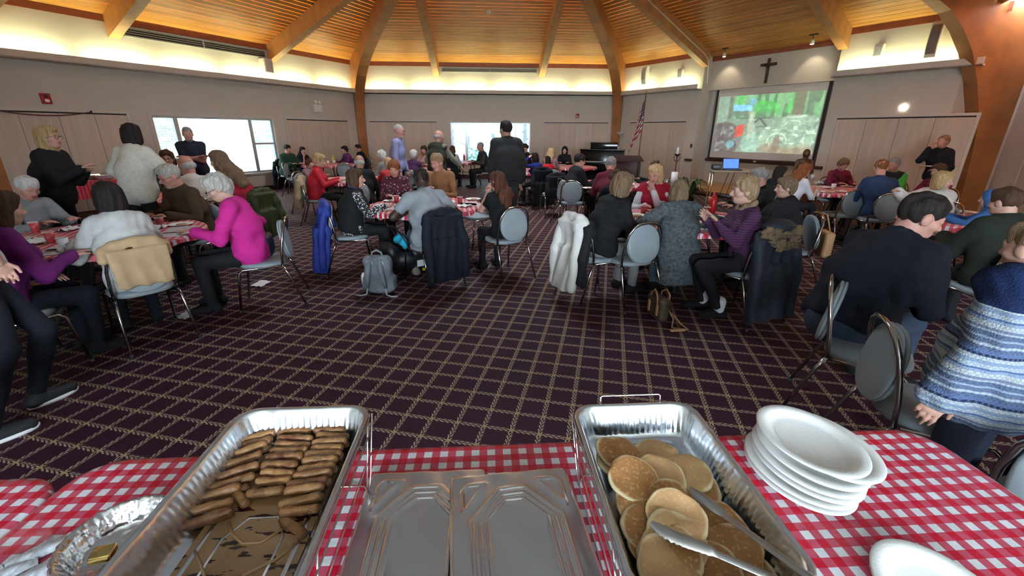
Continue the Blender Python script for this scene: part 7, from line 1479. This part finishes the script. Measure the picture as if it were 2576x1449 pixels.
Pn('person in maroon with streaked dark hair, at the big arch', 195, (2366, 412), 6.9, hair=('long', 'brown'), sk='tan', top=C_['maroon'], head=(.2, .15), chair_label='chair of the person in maroon by the arch')
Pn('person in a plush cream sweater with white blonde hair, arm stretched left', 185, (2372, 455), 5.5, H=1.55, lean=.05, hair=('bob', 'blonde'), sk='fair', top=C_['cream_sw'], arms=((-.10, .36, .93), (.10, .48, .98)), loose=.04, fat=1.1, head=(-2.4, .15), chair_label='shiny chair next to the white blonde woman')
chair(5.45, -2.35, 86, 'empty taupe chair before the navy pullover')
# --- right edge
Pn('big person in a black pullover with dark hair, leaning forward at the right', 15, (2335, 490), 2.66, sex='m', lean=.48, hair=('short', 'dark'), sk='pink', top=FB_navy, low=FJ, fat=1.22, loose=.02, collar=FB_navy, head=(.6, .34), slump=.12, arms=((-.1, .5, .72), (.1, .5, .70)), face_on=True, beard='light', wf=1.12, chair_label='chair under the big man in black at the right', chair_face=-42, chair_pos=(1.98, -6.80), hem=.06)
Pn('boy in a dark green hoodie seen from behind at the right edge', 82, (2548, 458), 3.55, H=1.62, sex='m', lean=.12, hair=('short', 'brown'), sk='fair', top=C_['darkgreen'], loose=.04, fat=1.05, head=(-.25, .15), chair_label='chair of the boy in dark green')
Pn('standing child in a blue and white Fair Isle sweater', 112, (2628, 560), 1.55, seated=False, sex='m', lean=.06, tilt=.36, hair=('short', 'light'), sk='fair', top=C_['fair'], low=C_['navy_tee'], loose=.045, fat=1.2, hem=.14, head=(.3, .15), arms=('hang', 'hang'), res=.010, pname='child')
chair(1.78, -7.36, -26, 'chair with taupe back nearest the plates at the right'); chair(1.66, -8.03, 28, 'grey blue chair cut off by the right edge in the foreground')
Pn('person outside the right edge of whom only a hand reaches into view', 98, None, None, pos=(1.95, -8.15), H=1.62, hair=('bob', 'brown'), top=FB_black, arms=(local((1.95, -8.15), 98, at_depth(2592, 1060, 1.36)) + (-1, -.3, -.3), 'lap'), lean=.1)
Pn('child in a bright blue hood beyond the boy in dark green', 130, (2493, 492), 4.7, H=1.28, hair=('hood', 'brown'), hatm=fabric('blue_hood', (.035, .10, .26)), top=MATS['blue_hood'], chair_label='chair of the child in the blue hood')
# things held, worn and hung
p = at(2345, 404, 1.03)
pp = [o for o in bpy.data.objects if o.get('label', '').startswith('standing blonde in black')][0]
def held(o, loc): M = Matrix.Translation(o.location) @ Matrix.Rotation(o.rotation_euler.z, 4, 'Z'); return tuple(M @ Vector(loc))
q = thing('paper_plate', held(pp, (-.10, .47, 1.10)), 0, 'white plate held by the standing blonde in black', 'plate'); part(q, 'plate', M_plate, lambda b: b.lathe([(0, .001), (.075, .0), (.095, .008), (.13, .014), (.13, .016), (.094, .011), (.074, .003), (0, .003)], 28, cap0=False, cap1=False))
# coats over chairs: taken from the chair each one hangs on
def coat_on(start, m, label, dy=0., **k):
    c = [o for o in bpy.data.objects if o.parent is None and o.get('category') == 'chair' and o.get('label', '').startswith(start)][0]
    a = c.rotation_euler.z; return coat(c.location.x - math.sin(a) * dy, c.location.y + math.cos(a) * dy, math.degrees(a) + 90, m, label, **k)
coat_on('chair with a tan jacket', FB_tan, 'tan jacket folded over a chair back at the front left table', zb=.52, w=.20, seed=3, slv=False, front=True, zt=.90)
coat_on('chair with an olive', FB_olive, 'olive puffer coat over the chair of the woman in red', zb=.2, w=.22, seed=4)
coat_on('chair with a royal blue', FB_royal, 'royal blue coat hanging to the floor at the middle table', zb=.05, w=.21, seed=5, flare=1.0, bulk=.06)
coat_on('chair hung with a beige', FB_beige, 'beige quilted coat over the chair of the woman in the red jacket', zb=.3, w=.23, seed=6)
coat_on('chair under the man in the grey', FB_navy, 'dark navy coat over the chair of the man in the grey T-shirt', zb=.10, w=.24, seed=7, flare=1.1)
coat_on('chair with a black coat under', FB_black, 'black coat over the chair under the left window', zb=.1, w=.24, seed=8)
coat_on('chair with a long black', FB_black, 'long black coat over the chair of the child in royal blue', zb=.08, w=.25, seed=9, zt=.94)
coat_on('chair of the long haired woman before', FB_black, 'black coat over a chair before the back window', zb=.3, w=.23, seed=10)
coat_on('chair hung with a cream', FB_black, 'black coat under the cream jacket on the same chair', zb=.22, w=.25, seed=21, zt=.90)
coat_on('chair hung with a cream', FB_cream, 'cream jacket with snap buttons hanging over a chair', zb=.14, w=.18, seed=11, zt=.92, dy=-.05, bulk=.02)
coat_on('chair with a black jacket behind', FB_black, 'black jacket over the chair behind the cream jacket', zb=.2, w=.23, seed=12)
coat_on('chair with a fur trimmed', FB_slate, 'slate parka with brown fur trim over a chair', zb=.06, w=.24, seed=13, hood=FB_fur, flare=1.05)
coat_on('grey chair behind the child', FB_black, 'black jacket on the grey chair behind the child in red', zb=.4, w=.2, seed=14)
c = [o for o in bpy.data.objects if o.get('label', '').startswith('chair under the woman in magenta')][0]; bl = held(c, (.12, -.02, .476))
o = thing('shoulder_bag', bl, c.rotation_euler.z, 'navy shoulder bag on the chair of the woman in magenta', 'bag'); f = Fld(.011); f.rbox((0, 0, .11), (.14, .06, .11), .05); f.warp(folds(.006, 3, 20)); f.build('bag_body', fabric('navy_nylon', (.010, .013, .024), rough=.5), o); part(o, 'strap', M_black, lambda b: b.tube([(-.12, 0, .19), (-.10, .02, .34), (-.02, .04, .42), (.08, .03, .36), (.12, 0, .19)], .008, 6))
c = [o for o in bpy.data.objects if o.get('label', '').startswith('chair of the woman in the black coat on the right')][0]; bl = held(c, (.0, -.36, 0.40))
o = thing('tote_bag', bl, c.rotation_euler.z, 'brown leather bag hanging behind the woman in the black coat', 'bag'); f = Fld(.011); f.rbox((0, 0, .14), (.13, .05, .14), .03); f.build('bag_body', M_tan, o); part(o, 'strap', M_tan, lambda b: b.tube([(-.09, 0, .27), (-.07, .06, .46), (.07, .06, .46), (.09, 0, .27)], .008, 6))
